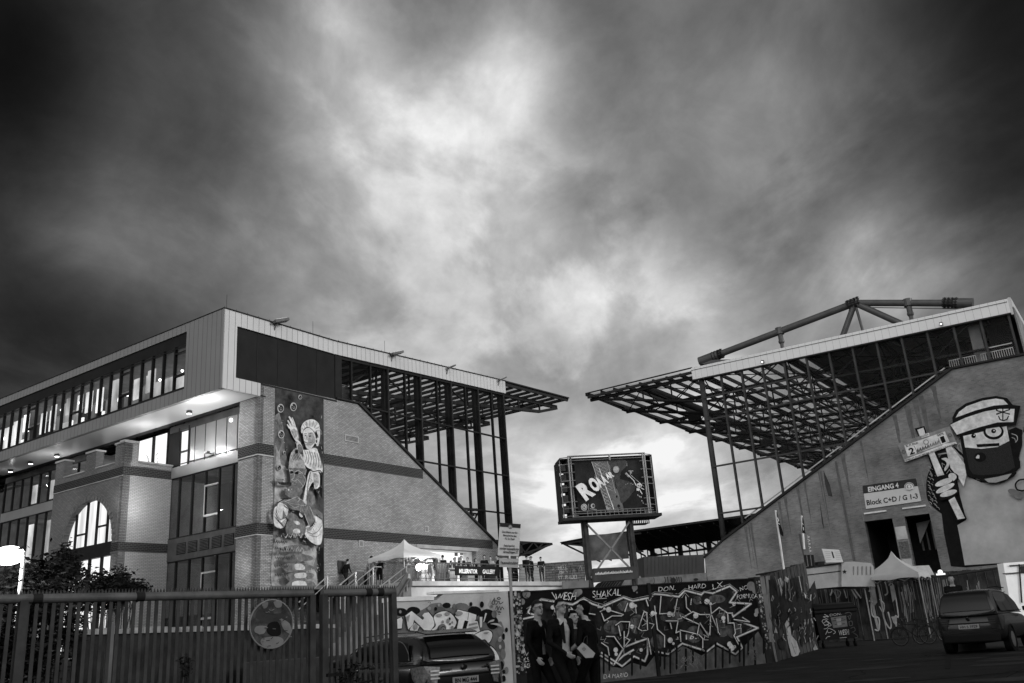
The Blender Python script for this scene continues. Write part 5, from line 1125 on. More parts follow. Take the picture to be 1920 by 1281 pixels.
# railing of the terrace
rl = thing('railing', 'thin steel railing along the edge of the raised terrace', 'railing', TE.at(5, 4.7, .05))
mb = MB(); mb.tube(TE.at(uL, 5.72, .02), TE.at(uR-1, 5.72, .02), .03, 6); mb.tube(TE.at(uL, 4.86, .02), TE.at(uR-1, 4.86, .02), .02, 6); mb.build('rail', STEEL, rl)
u = uL
while u < uR-1: mb = MB(); mb.tube(TE.at(u, 4.7, .02), TE.at(u, 5.72, .02), .028, 6); mb.build('post', STEEL, rl); u += 1.5
mb = MB(); u = uL+.1; e0 = TE.sz(862, 1070)[0]
while u < e0: mb.tube(TE.at(u, 4.86, .02), TE.at(u, 5.72, .02), .010, 4); u += .13
mb.build('bars', STEEL, rl)
mb = MB(); u = TE.sz(950, 1070)[0]
for z in (5.0, 5.2, 5.4, 5.56): mb.tube(TE.at(u, z, .02), TE.at(uR-1, z, .02), .008, 4)
mb.build('wires', STEEL, rl)
bn = thing('banner', 'black banner with white capitals hanging on the terrace railing', 'banner', TE.at(TE.sz(890, 1070)[0], 4.9, .1))
mb = MB(); q = [(853, 1061), (901, 1062.5), (935, 1063), (935, 1080), (901, 1079.5), (853, 1079)]; mb.prism([TE(x, y, .09) for x, y in q], -TE.n*.02); mb.build('cloth', M('banner_black', .012, .9), bn)
A = Art(TE, (0, 0, 1), .095, .004); A.text('MILLERNTOR', (861, 1074.5), (895, 1075.5), 8, .75, bold=.02); A.text('GALLERY', (905, 1075.5), (928, 1076), 8, .75, bold=.02); A.build('lettering', bn)
# dark draped bistro tables behind the rail
for k, (x, w) in enumerate(((849, .55), (826, .5), (938, .45))):
    c = TE.at(TE.sz(x, 1088)[0], 4.7, -.8-.5*(k == 1)); t = thing('bistro_table', ['standing table with dark cloth left of the black banner', 'standing table with grey cloth beside the lit gazebo', 'standing table with dark cloth right of the banner behind the sign post'][k], 'table', c)
    mb = MB(); n_ = 20; rings = [(1.05, .42), (1.03, .46), (.8, .40), (.5, .30), (.2, .40), (.02, .46)]
    vs = []; 
    for z, r in rings:
        for i in range(n_): a = 2*math.pi*i/n_; rr = r*(1+.06*math.sin(a*6+z)); vs.append(c+np.array([rr*math.cos(a), rr*math.sin(a), z]))
    fs = [(j*n_+i, (j+1)*n_+i, (j+1)*n_+(i+1) % n_, j*n_+(i+1) % n_) for j in range(5) for i in range(n_)]+[tuple(range(n_))]
    mb.add(vs, fs); mb.build('tablecloth', cloth(.03 if k != 1 else .12), t)
for k, x in enumerate((878, 912)):
    c = TE.at(TE.sz(x, 1088)[0], 4.7, -1.5); t = thing('folding_table', ['white table behind the left half of the black banner', 'white table with papers behind the right half of the black banner'][k], 'table', c)
    mb = MB(); mb.box(c+UP*.86, TE.h*.85, TE.n*.35, UP*.025); mb.build('table_top', M('white_plastic', .7, .5), t)
    for a in (-.75, .75):
        for b in (-.3, .3): mb = MB(); mb.tube(c+TE.h*a+TE.n*b, c+TE.h*a+TE.n*b+UP*.84, .02, 6); mb.build('leg', STEEL, t)
    mb = MB(); mb.box(c+UP*.4+TE.h*.1, TE.h*.3, TE.n*.2, UP*.32); tag(mb.build('storage_box', M('box_white', .6), None), ['pale box under the left white table on the terrace', 'pale box under the right white table on the terrace'][k], 'box')
    for j in range(4): mb = MB(); b_ = c+UP*.885+TE.h*(-.6+.38*j)+TE.n*.1; mb.tube(b_, b_+UP*(.16+.05*(j % 2)), .05, 8); mb.tube(b_+UP*(.16+.05*(j % 2)), b_+UP*(.26+.05*(j % 2)), .02, 6); tag(mb.build('bottle', M('bottle', .35, .3), None), 'pale bottle standing on a white table of the terrace stall', 'bottle', 'bottles on the terrace tables')
# wall pictures inside the lit hall
mb = MB()
for x0, y0, x1, y1 in ((852, 1034, 858, 1043), (862, 1033, 868, 1041), (851, 1045, 855, 1055), (858, 1045, 864, 1057)):
    mb.prism([LG(x, y, -1.2) for x, y in ((x0, y0), (x1, y0), (x1, y1), (x0, y1))], LG.n*.02)
tag(mb.build('poster', M('poster_pale', .35, .8, var=.5, vs=5), None), 'small pale posters on the bright white wall behind the terrace stall', 'poster')
# persons on the terrace
def tp(x, off): u = TE.sz(x, 1090)[0]; return TE.at(u, 4.7, off)
def px_at(x, y_feet, Z=4.7): return atZ(x, y_feet, Z)
G = 'people on the terrace'
def fl(x, Y): p = atY(x, 1090, Y); return np.array([p[0], p[1], 4.7])
walk = dict(knL=(-.09, .22, .52), anL=(-.09, .18, .10), knR=(.09, -.05, .50), anR=(.09, -.38, .16), elL=(-.25, -.12, 1.15), wrL=(-.26, .0, .93), elR=(.25, .08, 1.15), wrR=(.24, .24, .96), lean=.08)
stand = dict(elL=(-.27, -.04, 1.16), elR=(.27, -.02, 1.16), wrL=(-.14, .22, 1.1), wrR=(.16, .22, 1.05))
lean_ = dict(lean=.55, elL=(-.25, .25, 1.15), elR=(.25, .25, 1.15), wrL=(-.18, .45, .95), wrR=(.18, .45, .95))
ppl = [(648, 54.2, 40, 1.78, 'man in black jacket and pale collar walking down the steps by the mural', dict(top=.012, leg=.03, shirt=.4, open=(-.04, .04)), dict(walk, lean=.22), 'short'),
 (685, 54.6, 100, 1.62, 'person in pale top leaning forward beside the handrail', dict(top=.3, leg=.02, hair=.05), lean_, 'short'),
 (697, 53.8, -20, 1.80, 'dark-haired man in grey shirt seen from behind at the handrail', dict(top=.25, sleeve='short', leg=.02), dict(stand), 'short'),
 (712, 54.0, 170, 1.68, 'woman in black dress with bare arms left of the gazebo', dict(top=.01, sleeve='short', leg=.01, shin='bare'), {}, 'long'),
 (761, 52.6, 60, 1.78, 'man in grey jacket under the left gazebo, back to the light', dict(top=.14, leg=.03), stand, 'short'),
 (770, 53.6, 200, 1.74, 'person in grey coat beside the bright lamp under the gazebo', dict(top=.2, leg=.05), {}, 'short'),
 (806, 53.5, 20, 1.6, 'woman in pale coat with white bag right of the bright lamp', dict(top=.4, leg=.3, hair=.1), {}, 'long'),
 (818, 54.2, -60, 1.7, 'person in grey coat standing at the standing table by the gazebo', dict(top=.12, leg=.05), stand, 'short'),
 (847, 57.2, 90, 1.5, 'small person in black beside the left draped table', dict(top=.01, leg=.01), stand, 'short'),
 (853.5, 56.6, 150, 1.6, 'person in black jacket behind the left edge of the banner', dict(top=.01, leg=.01), stand, 'short'),
 (867, 57.6, 185, 1.78, 'man in white shirt and dark waistcoat behind the banner', dict(top=.02, leg=.02, shirt=.5), {}, 'short'),
 (909, 58.6, 165, 1.80, 'man in black hooded top leaning over the stall table', dict(top=.01, leg=.01, hair=.01), dict(lean_, lean=.3), 'hood'),
 (936, 59.4, -100, 1.82, 'person in black coat standing left of the sign post', dict(top=.01, leg=.01), {}, 'short'),
 (958, 60.6, 40, 1.6, 'person in dark clothes partly hidden behind the sign post', dict(top=.02, leg=.02), {}, 'short'),
 (990, 60.6, 30, 1.78, 'man in dark jacket and backpack at the right end of the railing', dict(top=.03, leg=.015), stand, 'short'),
 (999, 61.4, -70, 1.76, 'man in black coat talking to the man with the backpack', dict(top=.01, leg=.02), stand, 'cap'),
 (1017, 61.4, 190, 1.68, 'man in flat cap and dark jacket leaning on the railing end', dict(top=.015, leg=.02), stand, 'cap')]
ppl += [(879, 58.2, 200, 1.7, 'person in dark jumper standing behind the middle of the black banner', dict(top=.03, leg=.02), {}, 'short'),
 (893, 58.8, 120, 1.64, 'long-haired person in black behind the right half of the banner', dict(top=.012, leg=.01), {}, 'long'),
 (922, 58.9, 190, 1.72, 'person in pale top at the right white table on the terrace', dict(top=.35, leg=.03), stand, 'short'),
 (969, 61.5, 60, 1.7, 'person in dark clothes just right of the sign post on the terrace', dict(top=.015, leg=.01), stand, 'short'),
 (832, 55.6, -30, 1.72, 'person in black coat between the two draped tables', dict(top=.012, leg=.01), {}, 'short')]
pm = {}
for x, Y, fc, h, lb2, cl, po, hr in ppl:
    pm[x] = person(fl(x, Y), fc, h, lb2, cl, po, False, hr, G)
o_, W_p, Rm_ = pm[990]
mb = MB(); mb.box(W_p((0, -.22, 1.25)), Rm_@np.array([.16, 0, 0]), Rm_@np.array([0, .1, 0]), UP*.24); tag(mb.build('backpack', cloth(.01), None, bevel=.04), 'black backpack on the back of the man at the railing', 'backpack')
o_, W_p, Rm_ = pm[806]
mb = MB(); mb.box(W_p((.3, .1, .62)), Rm_@np.array([.05, 0, 0]), Rm_@np.array([0, .17, 0]), UP*.16); mb.torus(W_p((.3, .1, .82)), Rm_@np.array([1, 0, 0.]), .09, .01); tag(mb.build('handbag', M('bag_white', .75), None), 'white handbag held by the woman in the pale coat', 'bag')
# gazebo
def gazebo(c, w, zE, zP, ax, ay, label, posts=True, g=.6):
    t = thing('gazebo', label, 'gazebo', c); mb = MB(); N = 8; vs = []; c = np.array(c, float)
    for sx, sy in ((1, 0), (0, 1), (-1, 0), (0, -1)):
        fx = ax*sx+ay*sy; sd = ax*sy-ay*sx; base = len(mb.v); g_ = []
        for i in range(N+1):
            f = i/N; z = zP-(zP-zE)*(f**.62)
            for j in range(7): s_ = (j/3-1)*f*w; sag = .05*(1-(j/3-1)**2)*f; g_.append(c+fx*(f*w)+sd*s_+UP*(z-sag-c[2]))
        for j in range(7): s_ = (j/3-1)*w; g_.append(c+fx*w+sd*s_+UP*(zE-.22-.04*math.cos(j*2)-c[2]))
        mb.add(g_, [(i*7+j, (i+1)*7+j, (i+1)*7+j+1, i*7+j+1) for i in range(N+1) for j in range(6)])
    mb.build('canopy', M('canopy_cloth_%d' % int(g*100), g, .8, var=.1), t, smooth=True)
    if posts:
        for sx in (-1, 1):
            for sy in (-1, 1): mb = MB(); q = c+ax*sx*w*.97+ay*sy*w*.97; mb.tube(q, q+UP*(zE-c[2]), .03, 6); mb.build('leg', M('leg_alu', .3, .4, .5), t)
        for sx, sy in ((1, 0), (0, 1), (-1, 0), (0, -1)):
            fx = ax*sx+ay*sy; sd = ax*sy-ay*sx; mb = MB(); a = c+fx*w*.97-sd*w*.97+UP*(zE-c[2]-.05); b = c+fx*w*.97+sd*w*.97+UP*(zE-c[2]-.05)
            for i in range(4): p0 = a+(b-a)*i/4; p1 = a+(b-a)*(i+1)/4; mb.tube(p0, p1-UP*.3, .015, 4); mb.tube(p0-UP*.3, p1, .015, 4)
            mb.build('scissor_brace', M('leg_alu', .3), t)
    return t
cg = atY(760, 1090, 53.6); cg[2] = 4.7
gazebo(cg, 1.5, atY(760, 1044, 53.6)[2], atY(760, 1011, 53.6)[2], th, TE.n, 'pale pointed gazebo on the terrace in front of the brick gable, lamp under it')
mb = MB(); ll = atY(786, 1064, 52.9); mb.sphere(ll, .2, 8, 0); fo = thing('work_lamp', 'blazing white work lamp on a stand under the left gazebo', 'lamp', ll-UP*(ll[2]-4.7)); mb.build('lamp_face', emis('glare', 14), fo)
mb = MB(); mb.tube(np.array([ll[0], ll[1], 4.7]), ll-UP*.15, .03, 6); mb.build('stand', STEEL, fo)
light('POINT', ll-TE.n*-.5+UP*.1, 170, .05)
gb = thing('metal_fence', 'dark bar fence panels under the left gazebo', 'fence', fl(735, 56)); mb = MB()
for k in range(34): p = fl(706+k*2.3, 55.6); mb.tube(p, p+UP*1.55, .02, 4)
mb.tube(fl(706, 55.6)+UP*1.5, fl(784, 55.6)+UP*1.5, .03, 5); mb.build('bars', DK, gb)
dr = thing('door', 'dark door in the brick gable behind the walking man', 'door', LG(642, 1105)); mb = MB()
mb.prism([LG(x, y, .04) for x, y in ((633, 1051), (651, 1053), (651, 1076), (634, 1075))], LG.n*.03); mb.build('panel', M('door_dark', .05, .6), dr)
# stair handrails
hr = thing('staircase', 'wide outdoor staircase with four sloping steel handrails left of the terrace', 'stairs', atY(680, 1105, 51)*np.array([1, 1, 0]))
for (a, b, Y) in (((560, 1130), (616, 1079), 49), ((612, 1117), (669, 1071), 50.5), ((640, 1114), (702, 1063), 51.5), ((700, 1110), (765, 1060), 50)):
    A0 = atY(*a, Y-1.2); B0 = atY(*b, Y); mb = MB(); mb.tube(A0, B0, .035, 6); mb.tube(A0-UP*.35, B0-UP*.35, .025, 6); mb.tube(B0, B0+th*.5, .035, 6); mb.build('handrail', M('rail_alu', .4, .35, .6), hr)
    for f in (.1, .45, .95): mb = MB(); p = A0+(B0-A0)*f; mb.tube(p, p-UP*1.3, .045, 8); mb.build('post', M('rail_alu', .4), hr)
mb = MB()
for k in range(16): p = TE.at(uL-.2, 0, -3.6); mb.box(p-th*(k*.34)+UP*((4.5-k*.25)/2), th*.17, TE.n*2.2, UP*((4.5-k*.25)/2))
mb.build('steps', CONCD, hr)
mb = MB(); mb.beam(atY(764, 1078, 50), atY(735, 1126, 48.6), .06, .35); mb.beam(atY(764, 1086, 50), atY(735, 1134, 48.6), .3, .1); mb.build('stringer', STEEL, hr)
ts = thing('equipment_cabinet', 'tall grey steel cabinet with sticker at the top of the staircase', 'cabinet', atY(768, 1092, 50)*np.array([1, 1, 0])+UP*3); mb = MB(); mb.prism([atY(x, y, 50) for x, y in ((761, 1065), (774, 1065), (773, 1100), (762, 1100))], TE.n*-.3); mb.build('body', M('cabinet_grey', .22, .5, .3), ts)
mb = MB(); mb.prism([atY(x, y, 49.95) for x, y in ((766, 1076), (769, 1076), (770, 1085), (765, 1085))], TE.n*-.02); mb.build('sticker', paint(.6), ts)
# ================================================================== SIGN ON A POST
SG = PL(atY(955, 1020, 23), np.array([math.cos(R(3)), math.sin(R(3)), 0]), np.array([math.sin(R(3)), -math.cos(R(3)), 0]))
sg = thing('parking_sign', 'tall white sign with black German lettering on a post beside the dark graffiti wall', 'sign', SG(953, 1281)*np.array([1, 1, 0]))
mb = MB(); b0 = SG(951, 1064, -.04); mb.tube(np.array([b0[0], b0[1], 0]), SG(953, 990, -.04), .04, 10); mb.build('post', M('post_galv', .3, .45, .5), sg)
mb = MB(); mb.prism([SG(x, y, .0) for x, y in ((937, 980), (976.5, 983), (973, 1043), (933, 1041.5))], -SG.n*.02); mb.build('panel', M('sign_face', .6, .6, var=.08), sg)
mb = MB(); mb.prism([SG(x, y, .0) for x, y in ((936, 1046.5), (972.5, 1048), (972, 1065), (936, 1063))], -SG.n*.02); mb.build('lower_panel', M('sign_face2', .45, .6, var=.1), sg)
mb = MB(); mb.prism([SG(x, y, -.01) for x, y in ((935, 1042), (973, 1043), (973, 1047), (935, 1046))], -SG.n*.02); mb.build('bracket', STEEL, sg)
A = Art(SG, (840, 960, 8.54), .003, .0012)
A.poly([(832, 172), (1165, 195), (1160, 262), (830, 235)], .03); A.ell(997, 243, 32, 34, .3, 20); A.ell(997, 243, 26, 28, .12, 20); A.ell(997, 243, 20, 22, .45, 20); A.ell(997, 246, 9, 11, .15, 12)
for t_, a, b, h in (('Durchfahrt nur für', (868, 332), (1112, 350), 34), ('Berechtigte des', (885, 388), (1095, 402), 34), ('FC St. Pauli', (912, 442), (1062, 450), 34), ('Falschparker', (895, 552), (1070, 560), 34), ('werden kostenpflichtig', (825, 598), (1135, 618), 32), ('abgeschleppt !!!!', (885, 655), (1118, 668), 32)):
    A.text(t_, a, b, h, .03, bold=.02)
A.text('Feuerwehrzufahrt', (845, 832), (1120, 840), 46, .03, bold=.02)
A.poly([(975, 700), (1000, 700), (1003, 748), (975, 745)], .7); A.poly([(1095, 715), (1128, 718), (1122, 752), (1098, 750)], .7); A.build('lettering', sg)
# ================================================================== GRAFFITI WALLS
zT = lambda u: 2.42+(u+2.6)*.0195
gw = thing('graffiti_wall', 'pale concrete wall with balloon letter graffiti behind the dark estate car', 'wall', WL.at(-5, 0, 0))
mb = MB(); mb.prism([WL.at(u, z, 0) for u, z in ((-6.55, 0), (-6.55, 2.3), (-6.4, 2.32), (-5.2, 2.30), (-5.0, 2.44), (-3.0, 2.46), (-3.0, 0))], -WL.n*.25); mb.build('wall', M('conc_wall', .5, .85, var=.2, vs=1.2, bump=.3), gw)
mb = MB(); mb.pbox(WL, -6.5, -5.3, 2.3, 2.4, -.4, .03); mb.pbox(WL, -5.3, -3.3, 2.44, 2.5, -.3, .02); mb.build('cap', M('cap_white', .75, .7), gw)
A = Art(WL, (740, 1100, 7.08), .004, .0012)
D_, L_, M_ = .012, .8, .16
# dark cloud field
A.poly([(0, 330), (40, 285), (120, 290), (160, 320), (200, 275), (270, 270), (330, 320), (430, 270), (480, 230), (600, 215), (640, 240), (700, 215), (745, 280), (800, 240), (880, 215), (960, 255), (1060, 265), (1140, 320), (1230, 295), (1340, 360), (1360, 460), (1440, 520), (1440, 620), (1380, 690), (1460, 760), (1460, 850), (1420, 930), (1460, 1010), (1440, 1080), (1390, 1150), (1380, 1281), (0, 1281)], M_, True)
for x, y, rx, ry, g in ((85, 340, 85, 55, D_), (250, 320, 90, 52, D_), (690, 250, 55, 38, D_), (600, 330, 80, 60, .10), (1060, 330, 90, 70, D_), (1230, 390, 110, 90, D_), (1300, 480, 80, 90, D_), (900, 270, 80, 50, .17), (1400, 560, 40, 100, .17), (1400, 780, 65, 85, .10), (1440, 900, 35, 70, .17), (545, 295, 20, 25, D_), (1013, 232, 20, 28, D_), (1158, 238, 26, 42, D_), (1485, 575, 20, 32, D_), (1322, 365, 34, 50, .2), (790, 260, 20, 35, .15), (1447, 665, 18, 45, D_), (1448, 1220, 26, 42, D_), (1485, 1110, 28, 45, .17), (1450, 1130, 20, 28, D_), (1290, 262, 15, 22, .2), (585, 245, 16, 20, .3), (1400, 800, 16, 28, .35), (1395, 710, 26, 26, .25), (75, 335, 16, 22, .25), (1420, 1050, 30, 60, D_), (460, 290, 25, 25, .25)):
    A.ell(x, y, rx, ry, g)
def letter(p, sm=False):
    c = np.mean(np.array(p), axis=0); A.poly([tuple(c+(np.array(q)-c)*1.0+np.sign(np.array(q)-c)*9) for q in p], D_, sm); A.poly(p, L_, sm)
letter([(20, 440), (90, 405), (105, 440), (95, 555), (15, 560)])
letter([(142, 385), (225, 325), (370, 440), (395, 420), (365, 385), (395, 350), (450, 340), (490, 390), (530, 440), (525, 520), (480, 580), (395, 580), (255, 440), (245, 505), (180, 570)])
letter([(215, 545), (265, 480), (330, 530), (300, 590), (200, 580)])
letter([(520, 400), (600, 340), (690, 330), (760, 370), (810, 440), (815, 500), (750, 595), (690, 600), (680, 540), (640, 500), (590, 515), (550, 570), (490, 575), (545, 520)], True)
letter([(800, 395), (835, 305), (975, 340), (1085, 375), (1080, 430), (1060, 455), (1100, 460), (1135, 600), (1010, 665), (930, 630), (970, 460), (935, 450), (880, 620), (820, 590), (850, 440)])
letter([(1010, 680), (1120, 610), (1220, 580), (1280, 600), (1295, 660), (1250, 745), (1190, 700), (1070, 740)], True)
letter([(1100, 750), (1190, 740), (1300, 810), (1370, 900), (1395, 1000), (1385, 1100), (1330, 960), (1250, 870)], True)
A.poly([(930, 450), (978, 458), (930, 635), (880, 625)], D_); A.line([(985, 345), (970, 440)], 5, D_); A.poly([(985, 495), (1095, 475), (1098, 495), (985, 525)], .3); A.poly([(980, 545), (1105, 525), (1108, 550), (965, 595)], .3)
A.ell(635, 545, 50, 50, M_, 20); A.ell(645, 560, 34, 34, D_, 18); A.ell(645, 565, 28, 28, .2, 18); A.ell(650, 575, 14, 14, D_, 12)
for x, y, rx, ry, g in ((730, 428, 14, 20, D_), (708, 455, 22, 32, .25), (765, 475, 11, 16, .25), (735, 498, 10, 14, D_), (765, 550, 20, 30, .25), (640, 468, 16, 20, .25), (590, 380, 40, 20, .3), (700, 360, 35, 25, .3), (280, 530, 25, 40, .35), (855, 355, 50, 30, .3), (1230, 790, 40, 36, D_), (1285, 880, 18, 30, D_), (1220, 610, 34, 10, .4)): A.ell(x, y, rx, ry, g)
A.poly([(155, 400), (205, 370), (180, 480)], .3); A.line([(1130, 405), (1160, 405), (1155, 540), (1135, 540), (1130, 405)], 4, L_); A.poly([(1132, 405), (1165, 403), (1158, 540), (1134, 540)], L_); A.poly([(1205, 350), (1225, 355), (1188, 470), (1175, 465)], L_)
A.poly([(1230, 490), (1260, 455), (1300, 438), (1325, 440), (1305, 462), (1255, 475)], .45, True); A.poly([(1268, 495), (1350, 485), (1400, 505), (1418, 535), (1380, 520), (1320, 505)], .45, True)
for p in ([(1325, 155), (1300, 200), (1290, 225), (1315, 240)], [(1320, 150), (1330, 235)], [(1335, 190), (1375, 200), (1345, 240)], [(1385, 190), (1400, 230), (1440, 205)], [(1340, 290), (1360, 260), (1370, 310), (1385, 270)], [(1395, 265), (1410, 310), (1425, 270), (1450, 300)], [(1345, 320), (1400, 335)], [(1370, 345), (1410, 345)], [(1375, 365), (1395, 368)]): A.line(p, 9, D_, True)
A.ell(1382, 158, 26, 18, D_); A.ell(1382, 158, 15, 9, .34)
A.line([(440, 215), (460, 205), (480, 215), (465, 225)], 6, .1, True)
A.build('graffiti', gw)
# sticker pillar
sp_ = thing('sticker_post', 'narrow dark post covered in stickers between the pale and the dark graffiti walls', 'post', WL.at(-2.8, 0, 0))
mb = MB(); mb.pbox(WL, -2.98, -2.62, 0, 2.46, -.2, .06); mb.build('post', M('post_black', .02, .6), sp_)
def stickers(P, u0, u1, z0, z1, o, n, parent):
    mb = MB(); mats = [paint(g) for g in (.02, .08, .16, .3, .45)]
    for k in range(n):
        u = rng.uniform(u0, u1); z = rng.uniform(z0, z1); r = min(rng.uniform(.012, .05), u-u0+.01, u1-u+.01); q = rng.uniform(.6, 1.3); m = rng.randrange(5)
        if rng.random() < .4: mb.poly([P.at(u+r*math.cos(t), z+r*math.sin(t), o+k*.0001) for t in [2*math.pi*i/10 for i in range(10)]], m)
        else: mb.poly([P.at(u-r, z-r*q, o+k*.0001), P.at(u+r, z-r*q*.9, o+k*.0001), P.at(u+r*.95, z+r*q, o+k*.0001), P.at(u-r*.9, z+r*q, o+k*.0001)], m)
    mb.build('stickers', mats, parent)
stickers(WL, -2.96, -2.64, .45, 2.42, .064, 230, sp_)

for j in range(1): pass
# dark wall with angular piece
dw = thing('graffiti_wall', 'long black site wall with outlined angular graffiti and dripping paint', 'wall', WL.at(2.2, 0, 0))
mb = MB(); mb.prism([WL.at(u, z, 0) for u, z in ((-2.6, 0), (-2.6, zT(-2.6)), (7.15, zT(7.15)), (7.15, 0))], -WL.n*.2); mb.build('wall', M('wall_black', .008, .8, var=.4, vs=2), dw)
mb = MB(); mb.pbox(WL, 2.14, 2.26, 0, zT(2.2)+.05, .003, .05); mb.build('joint_post', DK2, dw)
mb = MB(); mb.beam(WL.at(-2.6, zT(-2.6)+.01, -.1), WL.at(7.2, zT(7.2)+.01, -.1), .24, .03); mb.build('top_edge', DK2, dw)
A = Art(WL, (930, 1070, 3.765), .004, .0010)
LG_ = M('paint_base', .13, .8, var=.4, vs=3)
A.poly([(735, 600), (830, 680), (890, 690), (960, 650), (1060, 680), (1120, 600), (1200, 610), (1320, 530), (1450, 600), (1560, 540), (1690, 600), (1850, 430), (1915, 540), (1925, 655), (1130, 755), (740, 800)], LG_)
A.poly([(170, 345), (300, 320), (240, 380)], .14); A.poly([(180, 350), (300, 320), (750, 260), (740, 560), (250, 400)], .03)
for x, y, r, g in ((215, 165, 28, .2), (185, 220, 20, .2), (570, 158, 26, .16), (590, 150, 20, .2), (980, 120, 20, .2), (975, 142, 8, .2), (995, 155, 6, .2), (1800, 110, 30, .2), (1830, 140, 22, .2), (1845, 285, 18, .3), (1835, 310, 14, .3)): A.ell(x, y, r, r*1.1, g)
# fill of the piece
mf = M('piece_fill', .02, .8, var=.7, vs=3); mf2 = M('piece_fill_mid', .08, .8, var=.9, vs=5)
A.poly([(215, 290), (320, 205), (540, 245), (630, 195), (740, 255), (910, 185), (960, 215), (1080, 190), (1180, 165), (1300, 180), (1345, 140), (1450, 170), (1530, 130), (1660, 110), (1700, 180), (1690, 300), (1840, 400), (1720, 470), (1740, 540), (1690, 590), (1560, 520), (1490, 570), (1460, 560), (1320, 510), (1200, 595), (1080, 560), (1060, 650), (970, 610), (890, 675), (830, 670), (735, 590), (620, 560), (560, 620), (430, 560), (330, 480), (200, 385), (175, 345)], mf)
for x, y, rx, ry in ((830, 400, 70, 50), (1000, 380, 60, 70), (1250, 330, 90, 40), (1400, 450, 60, 60), (1600, 380, 60, 90), (1560, 200, 60, 30), (1150, 500, 60, 50), (1680, 420, 50, 60), (1420, 210, 30, 30), (920, 250, 60, 40)): A.ell(x, y, rx, ry, mf2)
OL, OW = .6, 7
outl = [[(175, 345), (300, 318), (225, 300), (240, 262), (320, 205), (540, 240), (620, 200), (680, 235), (745, 258), (900, 190), (965, 215), (1090, 190), (1120, 165), (1180, 170), (1290, 185), (1335, 140), (1450, 170), (1470, 150), (1530, 160), (1650, 110), (1700, 150), (1650, 225), (1800, 235), (1675, 325), (1665, 300)],
 [(1680, 345), (1850, 405), (1700, 470), (1740, 545), (1690, 590), (1560, 515), (1490, 570), (1315, 515), (1215, 590), (1125, 570)], [(740, 600), (830, 665), (900, 600), (970, 560)], [(745, 580), (890, 675), (975, 605), (1050, 640), (1070, 590), (1070, 480), (1010, 500), (905, 540), (835, 660)]]
for q in outl: A.line(q, 24, .012); A.line(q, 15, .28); A.line(q, OW, .7)
A.line([(215, 270), (320, 195), (545, 232), (620, 187), (690, 222), (760, 240), (900, 178), (965, 200), (1080, 175), (1120, 150), (1175, 155), (1290, 165), (1335, 125), (1450, 155), (1540, 130), (1650, 95), (1715, 145)], 3, .4)
inn = [[(735, 290), (770, 270), (900, 310), (885, 320), (820, 320), (765, 355), (745, 300)], [(845, 385), (880, 360), (945, 362), (935, 440), (915, 490)], [(910, 280), (930, 230), (910, 290)], [(985, 255), (990, 300)], [(1005, 410), (1045, 290), (1065, 300), (1070, 420), (1030, 425), (1005, 410)], [(1165, 180), (1155, 305), (1260, 300), (1280, 200)], [(1120, 250), (1140, 415), (1190, 460), (1190, 540)], [(1200, 355), (1285, 355), (1270, 440), (1300, 425), (1305, 500)], [(1300, 420), (1430, 450), (1460, 480), (1460, 560)], [(1320, 330), (1390, 290), (1440, 310), (1515, 310), (1510, 460)], [(1315, 325), (1435, 380), (1420, 455)], [(1340, 180), (1345, 260), (1375, 290)], [(1520, 310), (1580, 450)], [(1515, 250), (1520, 305), (1575, 260), (1635, 300), (1640, 375)], [(1640, 300), (1670, 300)], [(1440, 370), (1500, 460)], [(1645, 370), (1680, 370), (1690, 440), (1680, 460), (1725, 545)], [(780, 465), (835, 465), (850, 490), (895, 550)], [(905, 430), (905, 540), (945, 490), (910, 470)], [(1555, 340), (1570, 440)], [(865, 390), (880, 460)], [(1230, 370), (1240, 410)], [(1680, 345), (1790, 362), (1740, 330)], [(1060, 205), (1075, 250)], [(410, 240), (415, 290)], [(430, 245), (435, 330)], [(745, 510), (790, 540), (800, 600)], [(1075, 480), (1095, 590)], [(1380, 200), (1375, 240)], [(575, 250), (600, 300)], [(650, 220), (640, 300), (700, 310)], [(530, 260), (580, 330)]]
for q in inn: A.line(q, 15, .012); A.line(q, 7, .6)
A.poly([(1030, 350), (1045, 345), (1050, 400), (1028, 395)], .01)
for x, y, r in ((795, 275, 18), (765, 270, 9), (960, 245, 20), (985, 250, 11), (1107, 302, 16), (1128, 302, 8), (1225, 308, 18), (1250, 315, 11), (1488, 218, 18), (1515, 235, 10), (1410, 318, 18), (1605, 335, 15), (1608, 360, 9), (1230, 492, 18), (1252, 515, 9), (845, 560, 16), (848, 590, 12), (1650, 520, 18), (1665, 545, 20), (1685, 538, 10), (960, 395, 14), (1680, 238, 12), (1025, 560, 12), (400, 260, 14)): A.ell(x, y, r, r*1.1, .62, 14); A.ell(x-3, y-4, r*.4, r*.45, .8, 10)
for x, y, l in ((760, 610, 110), (800, 640, 60), (960, 640, 95), (1020, 650, 40), (1160, 600, 70), (1190, 600, 90), (1230, 600, 120), (1275, 560, 130), (1340, 590, 110), (1390, 590, 60), (1480, 590, 100), (1550, 540, 140), (1600, 580, 100), (1650, 590, 60), (1720, 540, 100), (1750, 560, 110), (1780, 500, 90), (1820, 470, 60), (1830, 600, 80), (205, 390, 120), (225, 400, 90), (1890, 480, 100)):
    A.poly([(x-8, y-40), (x+8, y-40), (x+7, y+l), (x, y+l+14), (x-7, y+l)], .012)
